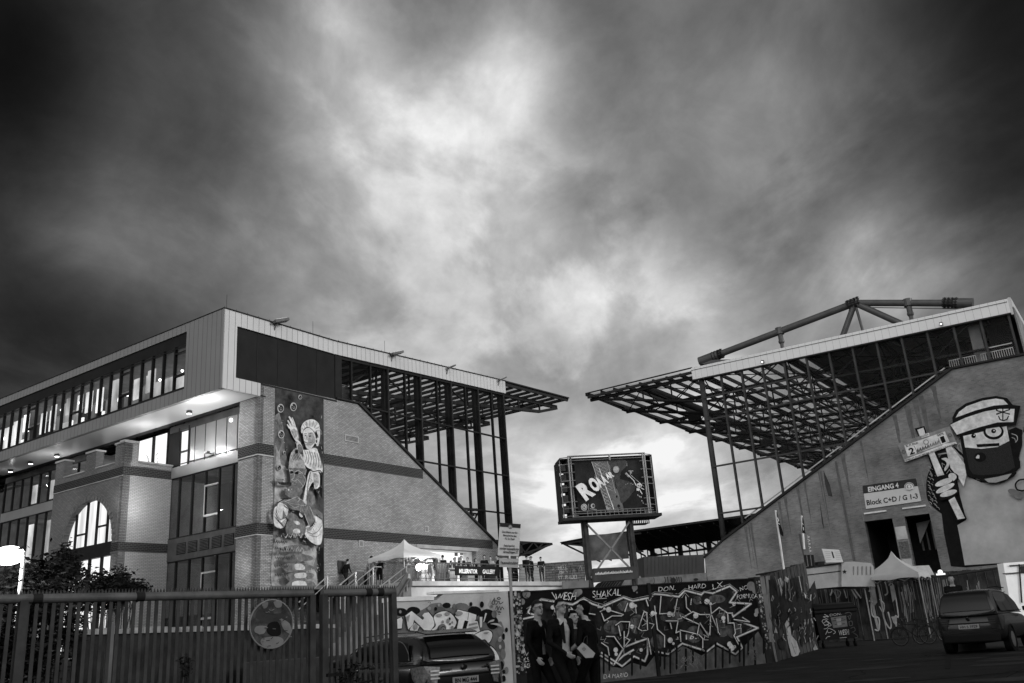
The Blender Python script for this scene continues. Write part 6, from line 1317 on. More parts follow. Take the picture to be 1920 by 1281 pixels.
for t_, a, b, h, s_ in (('WESH', (412, 215), (560, 205), 62, .2), ('SHAKAL', (680, 195), (880, 175), 55, .1), ('DON.', (1145, 150), (1265, 135), 36, .2), ('HARD', (1360, 135), (1480, 120), 36, .1), ('LX.', (1530, 135), (1615, 110), 45, .2), ('NC', (1725, 145), (1775, 128), 32, .1), ('FORMULA', (1700, 200), (1845, 192), 36, .1), ('DA MARIO', (760, 765), (928, 752), 36, .1), ('16.', (1340, 490), (1415, 480), 40, .1), ('AGU:', (196, 690), (262, 680), 34, 0), ('CB', (200, 650), (240, 640), 36, 0)):
    A.text(t_, a, b, h*.92, .75, s_+.08, -.008, .07)
A.line([(395, 155), (425, 205)], 6, .5); A.line([(700, 200), (780, 195)], 4, .5); A.line([(190, 530), (215, 600), (240, 560)], 5, .4)
for k in range(150):   # loose tags and scratches over the piece
    x = rng.uniform(190, 1800); y = rng.uniform(190, 620)-.06*(x-190)*.5; a = rng.uniform(0, 6.28); l = rng.uniform(12, 46)
    A.line([(x, y), (x+l*math.cos(a), y+l*math.sin(a)), (x+l*math.cos(a+.9)*1.2, y+l*math.sin(a+.9)*1.2)], rng.uniform(2, 5), rng.choice([.012, .012, .14, .25, .5]))
for k in range(60): x = 1285+rng.random()*160; y = 605+rng.random()*80; A.line([(x, y), (x+rng.uniform(-18, 18), y+rng.uniform(-18, 18))], 3, .2)
for k in range(50): x = 1785+rng.random()*90; y = 490+rng.random()*140; A.line([(x, y), (x+rng.uniform(-14, 14), y+rng.uniform(-18, 18))], 3, .16)
A.build('graffiti', dw)
# end posts of the dark wall
ep = thing('sticker_post', 'sticker covered corner post at the right end of the black graffiti wall', 'post', WL.at(7.4, 0, 0))
mb = MB(); mb.pbox(WL, 7.16, 7.45, 0, zT(7.3)+.05, -.2, .05); mb.build('post', M('post_dark2', .03), ep)
stickers(WL, 7.18, 7.43, .4, 2.55, .054, 120, ep)
# ================================================================== RIGHT SITE FENCE, BIN, BIKES, CABIN
P0 = np.array([7.95, 31.2, 0]); P1 = atZ(1538, 1216, 0); d_ = P1-P0; L1 = np.linalg.norm(d_); hB = d_/L1; FB = PL(P0, hB, np.array([hB[1], -hB[0], 0]))
fb = thing('board_fence', 'painted board fence section with jagged dark figures right of the black graffiti wall', 'fence', P0+hB*L1/2)
mb = MB()
zb_t = lambda u: 2.72+u*.085
n_ = 22
for k in range(n_): a, b = L1*k/n_, L1*(k+1)/n_-.02; mb.prism([FB.at(a, 0, -.02*(k % 2)), FB.at(b, 0, -.02*(k % 2)), FB.at(b, zb_t(b), -.02*(k % 2)), FB.at(a, zb_t(a), -.02*(k % 2))], -FB.n*.04)
mb.build('boards', M('board_grey', .06, .85, var=.5, vs=2), fb)
A = Art(FB, (1400, 1040, 3.692), .01, .002)
for p, g in (([(130, 150), (160, 145), (165, 300), (180, 560), (215, 745), (200, 740), (165, 560)], .22), ([(150, 175), (190, 170), (225, 300), (250, 200), (270, 250), (300, 170), (330, 160), (390, 150), (400, 300), (470, 180), (500, 330), (480, 420), (470, 600), (440, 590), (380, 640), (360, 500), (300, 560), (270, 470), (235, 520), (200, 430), (175, 470)], .02), ([(215, 170), (240, 290), (255, 190), (235, 160)], .34), ([(265, 150), (290, 165), (285, 195), (262, 180)], .45), ([(395, 260), (430, 310), (405, 300)], .4), ([(290, 430), (310, 560), (345, 600), (370, 670), (345, 718), (310, 700), (290, 620), (265, 480)], .4), ([(200, 500), (190, 540), (215, 545)], .4), ([(475, 620), (500, 665), (470, 680), (460, 650)], .2), ([(210, 590), (250, 570), (270, 660), (230, 650)], .03)):
    A.poly(p, g)
for k in range(70): x = 150+rng.random()*345; y = 170+rng.random()*430; l = rng.uniform(15, 60); A.line([(x, y), (x+rng.uniform(-10, 10), y+l*.5), (x+rng.uniform(-14, 14), y+l)], rng.uniform(2, 6), rng.choice([.01, .01, .1, .2, .35]))
for k in range(26): x = 380+rng.random()*115; y = 350+rng.random()*260; A.line([(x, y), (x+rng.uniform(-14, 14), y+rng.uniform(10, 40))], 4, rng.choice([.08, .2, .3]))
for k in range(10): x = 170+k*24; A.line([(x, 150), (x+rng.uniform(0, 30), 210+rng.random()*120)], 5, rng.choice([.02, .15, .3]))
A.line([(310, 610), (340, 690)], 3, .05); A.line([(325, 640), (345, 640)], 3, .05); A.line([(255, 560), (285, 560)], 4, .02); A.line([(268, 545), (270, 590)], 4, .02)
A.build('graffiti', fb)
YC = 41.5; aC = R(-6); FCp = PL(atZ(1620, 1200, 0)*np.array([1, 1, 0]), np.array([math.cos(aC), math.sin(aC), 0]), np.array([math.sin(aC), -math.cos(aC), 0]))
fc = thing('board_fence', 'tall dark plank fence with vertical paint strokes behind the waste container and bicycles', 'fence', FCp.at(2, 0, 0))
u0 = FCp.sz(1530, 1150)[0]; u1 = FCp.sz(1900, 1150)[0]; mb = MB(); n_ = 44
tz = lambda u: FCp.sz(1540+(u-u0)/(u1-u0)*360, 1080-(u-u0)/(u1-u0)*17)[1]
for k in range(n_): a = u0+(u1-u0)*k/n_; b = u0+(u1-u0)*(k+1)/n_-.015; o_ = -.03*(k % 2); mb.prism([FCp.at(a, 0, o_), FCp.at(b, 0, o_), FCp.at(b, tz(b)-.06*rng.random(), o_), FCp.at(a, tz(a)-.06*rng.random(), o_)], -FCp.n*.05)
mb.build('planks', M('plank_dark', .035, .85, var=.5, vs=2), fc)
A = Art(FCp, (1400, 1040, 3.692), .01, .002)
for k in range(90):   # vertical drips in pale paint
    x = rng.choice([rng.uniform(500, 840), rng.uniform(1040, 1150), rng.uniform(1200, 1380), rng.uniform(1380, 1620)]); y = rng.uniform(150, 300); l = rng.uniform(60, 200)
    A.line([(x, y), (x+l*.10+rng.uniform(-6, 6), y+l*.5), (x+l*.16, y+l)], rng.uniform(3, 7), rng.choice([.05, .1, .18, .26]), True)
for q, w, g in (([(835, 165), (860, 250), (880, 380), (910, 510)], 18, .30), ([(900, 180), (930, 300), (950, 440), (990, 510), (1000, 480), (980, 400)], 10, .38), ([(840, 165), (950, 160)], 9, .5), ([(985, 210), (1015, 215), (1050, 420), (1030, 425), (1035, 495)], 8, .45), ([(860, 300), (870, 420), (915, 440), (915, 520), (890, 520)], 9, .45), ([(920, 310), (950, 340), (945, 400), (920, 360)], 6, .45), ([(955, 180), (975, 260), (960, 280)], 10, .3), ([(570, 150), (590, 240), (580, 280)], 10, .55), ([(590, 185), (640, 185), (665, 220), (690, 300)], 6, .35), ([(700, 150), (715, 190), (722, 150)], 8, .6), ([(765, 170), (770, 195)], 12, .6), ([(720, 230), (760, 300)], 10, .25), ([(745, 240), (790, 300)], 8, .35), ([(600, 250), (630, 300), (650, 260), (610, 240)], 6, .25), ([(1185, 150), (1240, 330), (1290, 440)], 8, .2), ([(850, 250), (875, 260)], 14, .45), ([(850, 320), (880, 330)], 10, .5)):
    A.line(q, w, g, True)
for k in range(30): x = 1200+rng.random()*170; y = 160+rng.random()*60; A.line([(x, y), (x+12, y+70), (x+30, y+190), (x+40, y+240)], 3.5, rng.choice([.14, .2, .02]), True)
for p, g in (([(855, 200), (880, 190), (905, 330), (880, 360)], .25), ([(990, 215), (1020, 210), (1035, 300), (1010, 330)], .25), ([(1000, 430), (1040, 425), (1040, 500), (1015, 470)], .3)): A.poly(p, g)
A.build('graffiti', fc)
mb = MB(); mb.tube(FCp(1540, 1098, .5), FCp(1780, 1079, .5), .05, 8); mb.tube(FCp(1780, 1079, .5), FCp(1892, 1062, .5), .06, 8); mb.tube(FCp(1706, 1074, .5), FCp(1707, 1100, .5), .08, 8)
o = mb.build('barrier_pole', M('pole_dark', .03, .5), None); tag(o, 'thin dark horizontal pole running along the plank fence top', 'barrier')
mb = MB(); mb.tube(atZ(1620, 1202, 0)+UP*.03, atZ(1700, 1199, 0)+UP*.03, .03, 6); o = mb.build('ground_cable', M('pole_dark', .03), None); tag(o, 'dark cable lying on the asphalt right of the waste container', 'cable')
lt = thing('globe_lamp', 'small white globe lamp on the plank fence right of the pale tent', 'lamp', FCp(1763, 1082, .4)); mb = MB(); mb.sphere(FCp(1763, 1073, .4), .13, 8, 0, (1, 1, 1)); mb.box(FCp(1764, 1077, .4), (.22, 0, 0), (0, .05, 0), (0, 0, .05)); mb.build('globe', emis('globe', 1.2), lt)
# waste container
bc = atZ(1578, 1214, 0); bY = bc[1]
wb = thing('waste_container', 'black four-wheeled waste container with white tags and a sticker', 'waste container', bc)
BP = PL(bc, np.array([math.cos(R(8)), math.sin(R(8)), 0]), np.array([math.sin(R(8)), -math.cos(R(8)), 0]))
bw, bh = .88, 1.35
BLK = M('bin_black', .010, .5, var=.2)
mb = MB(); f = [(-bw, .45), (bw, .45), (bw*1.08, 1.62), (-bw*1.08, 1.62)]
mb.prism([BP.at(u, z-.12 if False else z-.12, .0) for u, z in f], -BP.n*1.0); mb.pbox(BP, -bw*1.12, bw*1.12, 1.42, 1.54, -1.05, .06)
mb.build('body', BLK, wb, bevel=.03)
mb = MB(); q = [(-.0, 1.52), (.06, 1.62), (-.2, 1.78), (-.6, 1.84), (-1.0, 1.66), (-1.05, 1.5)]
mb.prism([BP.at(-bw*1.08, z, o_) for o_, z in q], BP.h*bw*2.16); mb.build('lid', BLK, wb, bevel=.02)
for sx in (-.72, .72):
    for o_ in (-.15, -.85): mb = MB(); c = BP.at(sx, .12, o_); mb.tube(c-BP.h*.03, c+BP.h*.03, .12, 12); mb.beam(c+UP*.05, c+UP*.3, .06, .05); mb.build('wheel', M('rubber', .015, .8), wb)
A = Art(BP, (1520, 1120, 9.6), .012, .003)
A.poly([(360, 365), (635, 330), (665, 525), (405, 555)], .11); A.poly([(460, 390), (545, 378), (550, 430), (468, 440)], .2); A.poly([(475, 455), (550, 445), (556, 500), (485, 508)], .2)
for p in ([(420, 385), (455, 380)], [(395, 425), (455, 418)], [(560, 378), (585, 374)], [(550, 415), (625, 405)], [(440, 490), (470, 485)], [(570, 480), (610, 475)]): A.line(p, 12, .03)
A.text('DON.', (345, 345), (555, 318), 46, .3, .1, -.004, .03); A.text('WESH', (505, 690), (690, 668), 100, .4, .1, 0, .03); A.line([(525, 732), (645, 722)], 8, .35); A.line([(275, 750), (300, 715), (345, 705)], 9, .4, True)
for p in ([(250, 310), (320, 350), (230, 350), (310, 400)], [(205, 440), (230, 400), (290, 420), (240, 460)], [(215, 450), (260, 500), (330, 470), (270, 430)], [(250, 510), (330, 500), (290, 560), (240, 570)], [(300, 430), (370, 500), (330, 520)], [(270, 670), (300, 600), (330, 560), (445, 620), (410, 660)], [(300, 600), (320, 640), (380, 620)]): A.line(p, 9, .34, True)
for p in ([(620, 290), (700, 270), (740, 320)], [(660, 350), (720, 330), (700, 400), (680, 350)], [(690, 440), (740, 430), (750, 500), (700, 510), (690, 440)], [(720, 560), (780, 540), (800, 600), (740, 630)], [(770, 640), (830, 680), (850, 720), (800, 730)]): A.line(p, 8, .09, True)
A.build('tags', wb)
# bicycles
def bike(c, ang, label, grp=None, z=0, s=1.0, basket=False):
    c = np.array([c[0], c[1], z]); h = np.array([math.cos(R(ang)), math.sin(R(ang)), 0]); n = np.array([h[1], -h[0], 0]); t = thing('bicycle', label, 'bicycle', c, grp)
    P = lambda x, zz, o=0: c+h*x*s+UP*zz*s+n*o*s
    blk = M('bike_black', .012, .4); rub = M('rubber', .015, .8); alu = M('bike_alu', .05, .4, .3)
    for x in (-.52, .54):
        w = MB(); w.torus(P(x, .34), n, .32*s, .02*s, 28, 6); wo = w.build('wheel', rub, t)
        w = MB(); w.torus(P(x, .34), n, .295*s, .01*s, 28, 5)
        for k in range(14): a = math.pi*k/7; w.tube(P(x, .34), P(x+.29*math.cos(a), .34+.29*math.sin(a)), .002, 3)
        w.tube(P(x, .34, -.04), P(x, .34, .04), .02, 8); w.build('rim', alu, wo)
        w = MB(); pts = [P(x+.36*math.cos(a), .34+.36*math.sin(a)) for a in np.linspace(R(20), R(170), 10)]; w.path(pts, .012*s, 5); w.build('mudguard', blk, t)
    w = MB()
    for a, b, r in (((-.12, .28), (-.22, .82), .016), ((-.12, .28), (.38, .72), .018), ((-.20, .74), (.36, .80), .016), ((-.12, .28), (-.52, .34), .012), ((-.21, .78), (-.52, .34), .010), ((.35, .92), (.40, .66), .018), ((.40, .66), (.54, .34), .014)): w.tube(P(*a), P(*b), r*s, 7)
    w.build('frame', blk, t)
    w = MB(); w.path([P(.33, .98, -.28), P(.36, 1.02, -.1), P(.38, 1.0, 0), P(.36, 1.02, .1), P(.33, .98, .28)], .012*s, 6); w.tube(P(.35, .92), P(.37, 1.0), .014*s, 6); w.build('handlebar', alu, t)
    for sgn in (-1, 1): w = MB(); w.tube(P(.33, .98, .28*sgn), P(.24, .98, .30*sgn), .018*s, 6); w.build('grip', rub, t)
    w = MB(); w.box(P(-.24, .93), h*.12*s, n*.07*s, UP*.025*s); w.tube(P(-.22, .80), P(-.235, .92), .012*s, 6); w.build('saddle', rub, t)
    w = MB(); w.torus(P(-.12, .28, .03), n, .085*s, .006*s, 18, 4); w.tube(P(-.12, .28, .06), P(-.05, .14, .07), .01*s, 5); w.tube(P(-.12, .28, -.06), P(-.19, .42, -.07), .01*s, 5); w.box(P(-.04, .13, .11), h*.04*s, n*.05*s, UP*.012*s); w.box(P(-.2, .43, -.11), h*.04*s, n*.05*s, UP*.012*s); w.build('crank', alu, t)
    w = MB(); w.box(P(-.52, .74), h*.17*s, n*.06*s, UP*.01*s); w.tube(P(-.52, .36, .03), P(-.6, .73, .05), .006*s, 4); w.tube(P(-.52, .36, -.03), P(-.6, .73, -.05), .006*s, 4); w.build('luggage_rack', blk, t)
    if basket:
        w = MB(); w.box(P(.55, .86), h*.13*s, n*.17*s, UP*.11*s); w.build('basket', M('basket', .03, .9), t)
    w = MB(); w.sphere(P(.5, .80), .04*s, 6); w.build('headlight', alu, t)
b1 = atZ(1718, 1210, 0)
bike(b1+np.array([0, 0, 0]), 176, 'black bicycle with visible front wheel standing beside the waste container')
bike(b1+np.array([.9, .5, 0]), 10, 'dark bicycle close behind the parked compact car, handlebars to the left', basket=True)
# cabin with star, boards, flags
YB = 46; KB = PL(atY(1560, 1070, YB), np.array([math.cos(R(14)), math.sin(R(14)), 0]), np.array([math.sin(R(14)), -math.cos(R(14)), 0]))
cb_ = thing('site_cabin', 'low pale cabin with a black star behind the board fence', 'cabin', KB(1530, 1080)*np.array([1, 1, 0]))
mb = MB(); mb.prism([KB(x, y) for x, y in ((1465, 1071), (1577, 1057), (1577, 1100), (1465, 1110))], -KB.n*2.2); mb.build('wall', M('cabin_grey', .26, .7, var=.25, vs=1), cb_)
mb = MB(); mb.prism([KB(x, y, .05) for x, y in ((1460, 1069), (1577, 1055), (1577, 1058), (1460, 1072))], -KB.n*2.4); mb.prism([KB(x, y, .03) for x, y in ((1465, 1083), (1577, 1070), (1577, 1071.5), (1465, 1084.5))], -KB.n*.03); mb.build('roof_edge', DK2, cb_)
tl = thing('trailer', 'rounded pale caravan-like trailer with ribs behind the board fence', 'trailer', KB(1610, 1080)*np.array([1, 1, 0]))
mb = MB(); pr = [(1578, 1100), (1578, 1058), (1584, 1054), (1600, 1053), (1632, 1056), (1638, 1062), (1641, 1100)]; mb.prism([KB(x, y, .1) for x, y in pr], -KB.n*2); mb.build('body', M('trailer_grey', .30, .5, var=.15), tl)
mb = MB()
for x in (1600, 1608, 1616, 1624, 1632): mb.prism([KB(x, 1062, .1), KB(x+1, 1062, .1), KB(x+1, 1078, .1), KB(x, 1078, .1)], KB.n*.03)
mb.build('ribs', M('rib_grey', .18), tl)
A = Art(KB, (1560, 880, 5.333), .11, .003); st5 = [(126+24*math.cos(math.pi/2+i*math.pi/5)*(1 if i % 2 == 0 else .45), 1025-24*math.sin(math.pi/2+i*math.pi/5)*(1 if i % 2 == 0 else .45)) for i in range(10)]; A.poly(st5, .012); A.build('star', cb_)
bd = thing('notice_board', 'white notice board leaning above the pale cabin', 'sign', KB(1562, 1056)); mb = MB(); mb.prism([KB(x, y, .3) for x, y in ((1541, 1029), (1573.5, 1031), (1581, 1054), (1549, 1055))], -KB.n*.04); mb.build('panel', M('board_white', .5, .7, var=.08), bd)
A = Art(KB, (1300, 880, 6.4), .305, .003); A.poly([(1655, 985), (1672, 990), (1695, 1065), (1678, 1068)], .02)
for k in range(5): A.line([(1575+k*4, 990+k*24), (1640+k*4, 986+k*24)], 3, .2); A.line([(1700+k*4, 995+k*22), (1760+k*4, 990+k*22)], 3, .2)
A.build('lettering', bd)
ad = thing('advertising_pillar', 'slim grey banner column with pale vertical script standing on black legs', 'sign', KB(1515, 1062)); mb = MB(); mb.prism([KB(x, y, .2) for x, y in ((1500, 1001), (1520, 1003), (1525, 1040), (1508, 1041))], -KB.n*.15); mb.build('panel', M('pillar_grey', .13, .6), ad)
A = Art(KB, (1300, 880, 6.4), .21, .003)
for k in range(5): A.line([(1365+k*6, 800+k*42), (1395+k*5, 812+k*42), (1370+k*6, 825+k*42)], 6, .5)
A.build('lettering', ad)
for x in (1509, 1516, 1523): mb = MB(); mb.tube(KB(x, 1041, .1), KB(x+3, 1062, .1), .07, 6); mb.build('leg', DK2, ad)
for k, (x0, y0, x1, y1, fl_) in enumerate(((1454, 957, 1471, 1068, [(1456, 960), (1461, 980), (1468, 1000), (1468, 1006), (1463, 1002), (1459, 985)]), (1503, 967, 1508, 1000, [(1504, 970), (1507, 985), (1509, 1000), (1504, 999)]))):
    t = thing('flag', ['black flag hanging limp on the taller white pole before the right stand', 'black flag hanging limp on the shorter pole behind the banner column'][k], 'flag', KB(x1, y1)); mb = MB(); mb.tube(KB(x0, y0, .3), KB(x1, y1+30 if k else y1+8, .3), .05, 8); mb.build('pole', M('pole_white', .7, .4), t)
    mb = MB(); mb.prism([KB(x, y, .33) for x, y in fl_], KB.n*.05); mb.build('cloth', M('flag_black', .01, .9), t)
    A = Art(KB, (0, 0, 1), .39, .003)
    for q in ([(x0+4, y0+14), (x0+6, y0+19), (x0+4, y0+22)], [(x0+5, y0+24), (x0+8, y0+26)]) if not k else ([(x0+1.5, y0+14), (x0+3, y0+17)], [(x0+3, y0+22), (x0+4, y0+27)]): A.line(q, 1.2, .6)
    A.build('emblem', t)
dt = thing('crate_stack', 'dark crates and clutter on top of the pale cabin', 'crates', KB(1480, 1062)); 
for k, (x, w, h) in enumerate(((1478, 4, 6), (1486, 3, 5), (1494, 5, 9), (1503, 3, 5), (1540, 6, 9))): mb = MB(); mb.prism([KB(a, b, -.5) for a, b in ((x-w, 1070-h-(x-1478)*.12), (x+w, 1069-h-(x-1478)*.12), (x+w, 1072-(x-1478)*.12), (x-w, 1073-(x-1478)*.12))], -KB.n*.4); mb.build('crate', DK2, dt)
# pale tent tip behind the plank fence
tc_ = atY(1690, 1078, 47); zt2 = atY(1677, 1033, 47)[2]; ze2 = atY(1677, 1077, 47)[2]; cc = atY(1692, 1078, 47); cc[2] = 0
gazebo(atY(1680, 1078, 47)*np.array([1, 1, 0]), 1.35, ze2-.05, zt2, D1, D2, 'pale pointed tent roof rising behind the plank fence at the doorway', True, .38)
mb = MB(); mb.prism([atY(x, y, 48.5) for x, y in ((1700, 1062), (1742, 1060), (1752, 1078), (1712, 1080))], np.array([0, 1.5, 0])); o = mb.build('awning', M('awning_pale', .45, .8), None); tag(o, 'low pale flat awning right of the pale tent roof', 'awning')
# white booth at the right edge
Bo = PL(atY(1900, 1100, 38), np.array([math.cos(R(14)), math.sin(R(14)), 0]), np.array([math.sin(R(14)), -math.cos(R(14)), 0]))
bt = thing('kiosk', 'bright white framed kiosk at the right edge of the yard', 'kiosk', Bo(1905, 1150)*np.array([1, 1, 0]))
mb = MB(); mb.prism([Bo(x, y) for x, y in ((1881, 1056), (1960, 1050), (1970, 1190), (1905, 1190))], -Bo.n*.35); mb.build('wall', M('kiosk_white', .8, .6, var=.1), bt)
mb = MB()
for a, b in (((1881, 1076), (1940, 1072)), ((1911, 1058), (1916, 1130)), ((1893, 1061), (1935, 1058))): mb.beam(Bo(*a, .04), Bo(*b, .04), .04, .04)
mb.prism([Bo(x, y, .02) for x, y in ((1913, 1062), (1935, 1060), (1938, 1074), (1915, 1075))], -Bo.n*.05); mb.build('frame', DK2, bt)
light('POINT', Bo(1900, 1080, 2.5), 60, .04)
# ================================================================== CARS
def car(c, ang, label, W=1.8, L=4.6, H=1.47, kind='estate', plate='', paintg=.012):
    """c = centre of the rear bumper on the ground; ang = heading azimuth (deg from +X) of the front"""
    h = np.array([math.cos(R(ang)), math.sin(R(ang)), 0]); lft = np.array([-h[1], h[0], 0]); c = np.array([c[0], c[1], 0.]); t = thing('parked_car', label, 'car', c)
    X = lambda x, y, z: c+h*x+lft*y+UP*z
    body = M('car_paint', paintg, .25, 0, var=0, spec=.35, coat=.3); body.node_tree.nodes['Principled BSDF'].inputs['Coat Roughness'].default_value = .05
    gls = M('car_glass', .004, .05, var=0, spec=.35); rub = M('rubber', .015, .8); chrome = M('chrome', .6, .15, 1, var=0)
    belt = .98 if kind == 'estate' else 1.05; hw = W/2
    # lower body: stations along x (rear -> front): (x, half width, bottom, top)
    st = [(0, hw*.80, .42, .70), (.03, hw*.88, .32, .86), (.10, hw*.95, .26, belt-.02), (.35, hw*.99, .24, belt+.02), (1.2, hw, .22, belt), (2.4, hw, .22, belt-.03), (3.3, hw*.99, .22, belt-.06), (L-.6, hw*.96, .24, .86), (L-.15, hw*.86, .26, .72), (L, hw*.70, .36, .60)]
    def ring(w, z0, z1, n=6):
        pts = [(-w*.93, z0), (-w*1.0, z0+(z1-z0)*.25), (-w*1.01, z0+(z1-z0)*.6), (-w*.985, z0+(z1-z0)*.86), (-w*.93, z1), (-w*.5, z1+.012), (0, z1+.02)]
        return pts+[(-a, b) for a, b in pts[-2::-1]]
    mb = MB(); rings = [[X(x, y, z) for y, z in ring(w, z0, z1)] for x, w, z0, z1 in st]; m = len(rings[0])
    mb.add([p for r in rings for p in r], [(i*m+j, i*m+(j+1) % m, (i+1)*m+(j+1) % m, (i+1)*m+j) for i in range(len(st)-1) for j in range(m)]+[tuple(range(m))[::-1], tuple((len(st)-1)*m+j for j in range(m))])
    bo = mb.build('body', body, t, smooth=True); md = bo.modifiers.new('s', 'SUBSURF'); md.levels = 1; md.render_levels = 2
    # cabin
    gx = [(.06, hw*.86, belt-.03, hw*.86, belt+.0), (.16, hw*.87, belt-.02, hw*.80, belt+.22), (.42, hw*.88, belt-.02, hw*.72, H-.10), (.62, hw*.88, belt-.02, hw*.68, H-.02), (1.5, hw*.89, belt-.02, hw*.69, H), (2.4, hw*.89, belt-.03, hw*.68, H-.02), (2.9, hw*.88, belt-.04, hw*.66, H-.14), (3.6, hw*.86, belt-.05, hw*.78, belt)] if kind == 'estate' else \
         [(.04, hw*.88, belt-.03, hw*.88, belt), (.12, hw*.88, belt-.02, hw*.80, belt+.3), (.24, hw*.88, belt-.02, hw*.75, H-.10), (.42, hw*.88, belt-.02, hw*.72, H-.01), (1.5, hw*.9, belt-.02, hw*.72, H), (2.4, hw*.89, belt-.03, hw*.70, H-.04), (2.9, hw*.88, belt-.04, hw*.68, H-.2), (3.5, hw*.86, belt-.05, hw*.78, belt)]
    rings = []
    for x, w0, z0, w1, z1 in gx:
        p = [(-w0, z0), (-w0*.5-w1*.5-.012, (z0+z1)/2), (-w1-.004, z1-.03), (-w1*.9, z1), (0, z1+.025*(1 if z1 > belt+.2 else 0))]; rings.append([X(x, y, z) for y, z in p+[(-a, b) for a, b in p[-2::-1]]])
    mb = MB(); m = len(rings[0]); mb.add([p for r in rings for p in r], [(i*m+j, i*m+j+1, (i+1)*m+j+1, (i+1)*m+j) for i in range(len(gx)-1) for j in range(m-1)]+[tuple(range(m))[::-1]])
    ro = mb.build('roof', body, t, smooth=True); md = ro.modifiers.new('s', 'SUBSURF'); md.levels = 1; md.render_levels = 2
    # rear window (slightly proud)
    def rw(fy, fz):   # point on rear slope: fz 0..1 from belt to roof
        i = fz*3; k = min(2, int(i)); f = i-k; a, b = gx[k], gx[k+1]; x = a[0]+(b[0]-a[0])*f; w = (a[3]+(b[3]-a[3])*f); z = a[4]+(b[4]-a[4])*f
        return x, w, z
    mb = MB(); N = 8; g_ = []
    for i in range(N+1):
        x, w, z = rw(0, .10+.74*i/N)
        for j in range(N+1): f = j/N*2-1; g_.append(X(x-.035, f*(w*.86), z+.012*(1-f*f)))
    mb.add(g_, [(i*(N+1)+j, i*(N+1)+j+1, (i+1)*(N+1)+j+1, (i+1)*(N+1)+j) for i in range(N) for j in range(N)])
    mb.build('rear_window', gls, t, smooth=True)
    # side windows with chrome line
    for sg in (1, -1):
        xs = [(.55, 1.28), (1.34, 2.25), (2.31, 3.1)] if kind == 'estate' else [(.45, 1.2), (1.26, 2.1), (2.16, 2.95)]
        for k, (a, b) in enumerate(xs):
            zt_ = lambda x: (belt+.02+(H-.13-belt)*min(1, max(.05, (x-.30)/.45)) if x < .9 else H-.13 if x < 2.45 else H-.13-(x-2.45)*.55)
            yy = lambda z: hw*.905-(z-belt)*.36*hw+.012
            pts = [(a, belt+.05), (b, belt+.03), (b, max(belt+.06, zt_(b)-.02)), ((a+b)/2, zt_((a+b)/2)), (a+(.12 if k == 0 else 0), max(belt+.06, zt_(a+.15) if k == 0 else zt_(a)-.0))]
            mb = MB(); mb.prism([X(x, sg*yy(z), z) for x, z in pts], lft*sg*.008); wn = mb.build('side_window', gls, t)
        mb = MB(); ol = [(.50, belt+.05), (.62, belt+.2), (.95, H-.12), (1.6, H-.085), (2.4, H-.11), (3.1, belt+.06)] if kind == 'estate' else [(.45, belt+.05), (.6, H-.12), (1.6, H-.1), (2.4, H-.11)]
        mb.path([X(x, sg*(yy(z)+.012), z) for x, z in smooth_poly(ol, False)], .010, 5); mb.path([X(x, sg*(yy(belt)+.012), belt+.03) for x in (.5, 3.1)], .010, 5); mb.build('window_trim', chrome if kind == 'estate' else rub, t)
        # tail light
        mb = MB(); q = [(-.01, .66, belt-.40), (-.01, .56, belt-.08), (.05, .88, belt-.05), (.30, .985, belt-.07), (.22, .985, belt-.26), (.07, .93, belt-.44)]
        vs = [X(x-.012, sg*hw*y*1.0+sg*.015, z) for x, y, z in q]; mb.add(vs+[v+h*.06 for v in vs], [(0, 1, 2, 5), (2, 3, 4, 5), (6, 7, 8, 11)]+[(i, (i+1) % 6, (i+1) % 6+6, i+6) for i in range(6)])
        tlm = mb.build('tail_light', M('tail_glass_pale', .16, .15, var=.6, vs=25, spec=.6) if kind == 'estate' else M('tail_glass_dark', .015, .3, var=.4, vs=14, spec=.3), t)
        mb = MB()
        for k in range(3): z = belt-.14-k*.06; mb.box(X(-.03, sg*hw*.70, z), h*.006, lft*.09, UP*.012)
        mb.build('light_bar', M('tail_bar', .8, .3) if kind == 'estate' else M('tail_bar_dark', .06), tlm)
        mb = MB(); mb.path([X(.62, sg*hw*.66, H+.03), X(1.5, sg*hw*.67, H+.055), X(2.6, sg*hw*.66, H+.02)], .016, 6); mb.build('roof_rail', chrome if kind == 'estate' else rub, t)
        mb = MB(); mb.box(X(3.05, sg*(hw+.10), belt+.06), h*.05, lft*.10, UP*.07); mb.build('wing_mirror', body, t, bevel=.03)
        mb = MB(); mb.box(X(2.2, sg*hw*1.0, belt-.12), h*.10, lft*.015, UP*.015); mb.build('door_handle', chrome, t)
        for x in (.85, L-.9):
            mb = MB(); cc = X(x, sg*(hw-.11), .32); mb.tube(cc-lft*sg*.1, cc+lft*sg*.11, .32, 24); wh = mb.build('wheel', rub, t); mb = MB(); mb.tube(cc+lft*sg*.105, cc+lft*sg*.12, .21, 20); mb.build('rim', M('rim_alu', .35, .3, .7), wh)
            mb = MB(); mb.torus(X(x, sg*(hw-.005), .33), lft, .37, .03, 28, 6); mb.build('wheel_arch', rub, t)
    mb = MB(); mb.prism([X(-.01, y, z) for y, z in ((-.27, belt-.38), (.27, belt-.38), (.27, belt-.27), (-.27, belt-.27))], -h*.015); pl = mb.build('number_plate', M('plate_white', .35, .5, var=0), t)
    pp = X(-.027, 0, belt-.36); PP = PL(pp, -lft, -h)
    vs, fs = font(plate, .02); mb = MB(); mb.add([PP.p+PP.h*((x-.5)*.46)+UP*(y*.075)-h*.004 for x, y in vs], fs); mb.build('plate_text', paint(.01), pl)
    mb = MB(); mb.beam(X(.0, -hw*.6, belt-.23), X(.0, hw*.6, belt-.23), .03, .02); mb.build('trim_strip', rub, t)
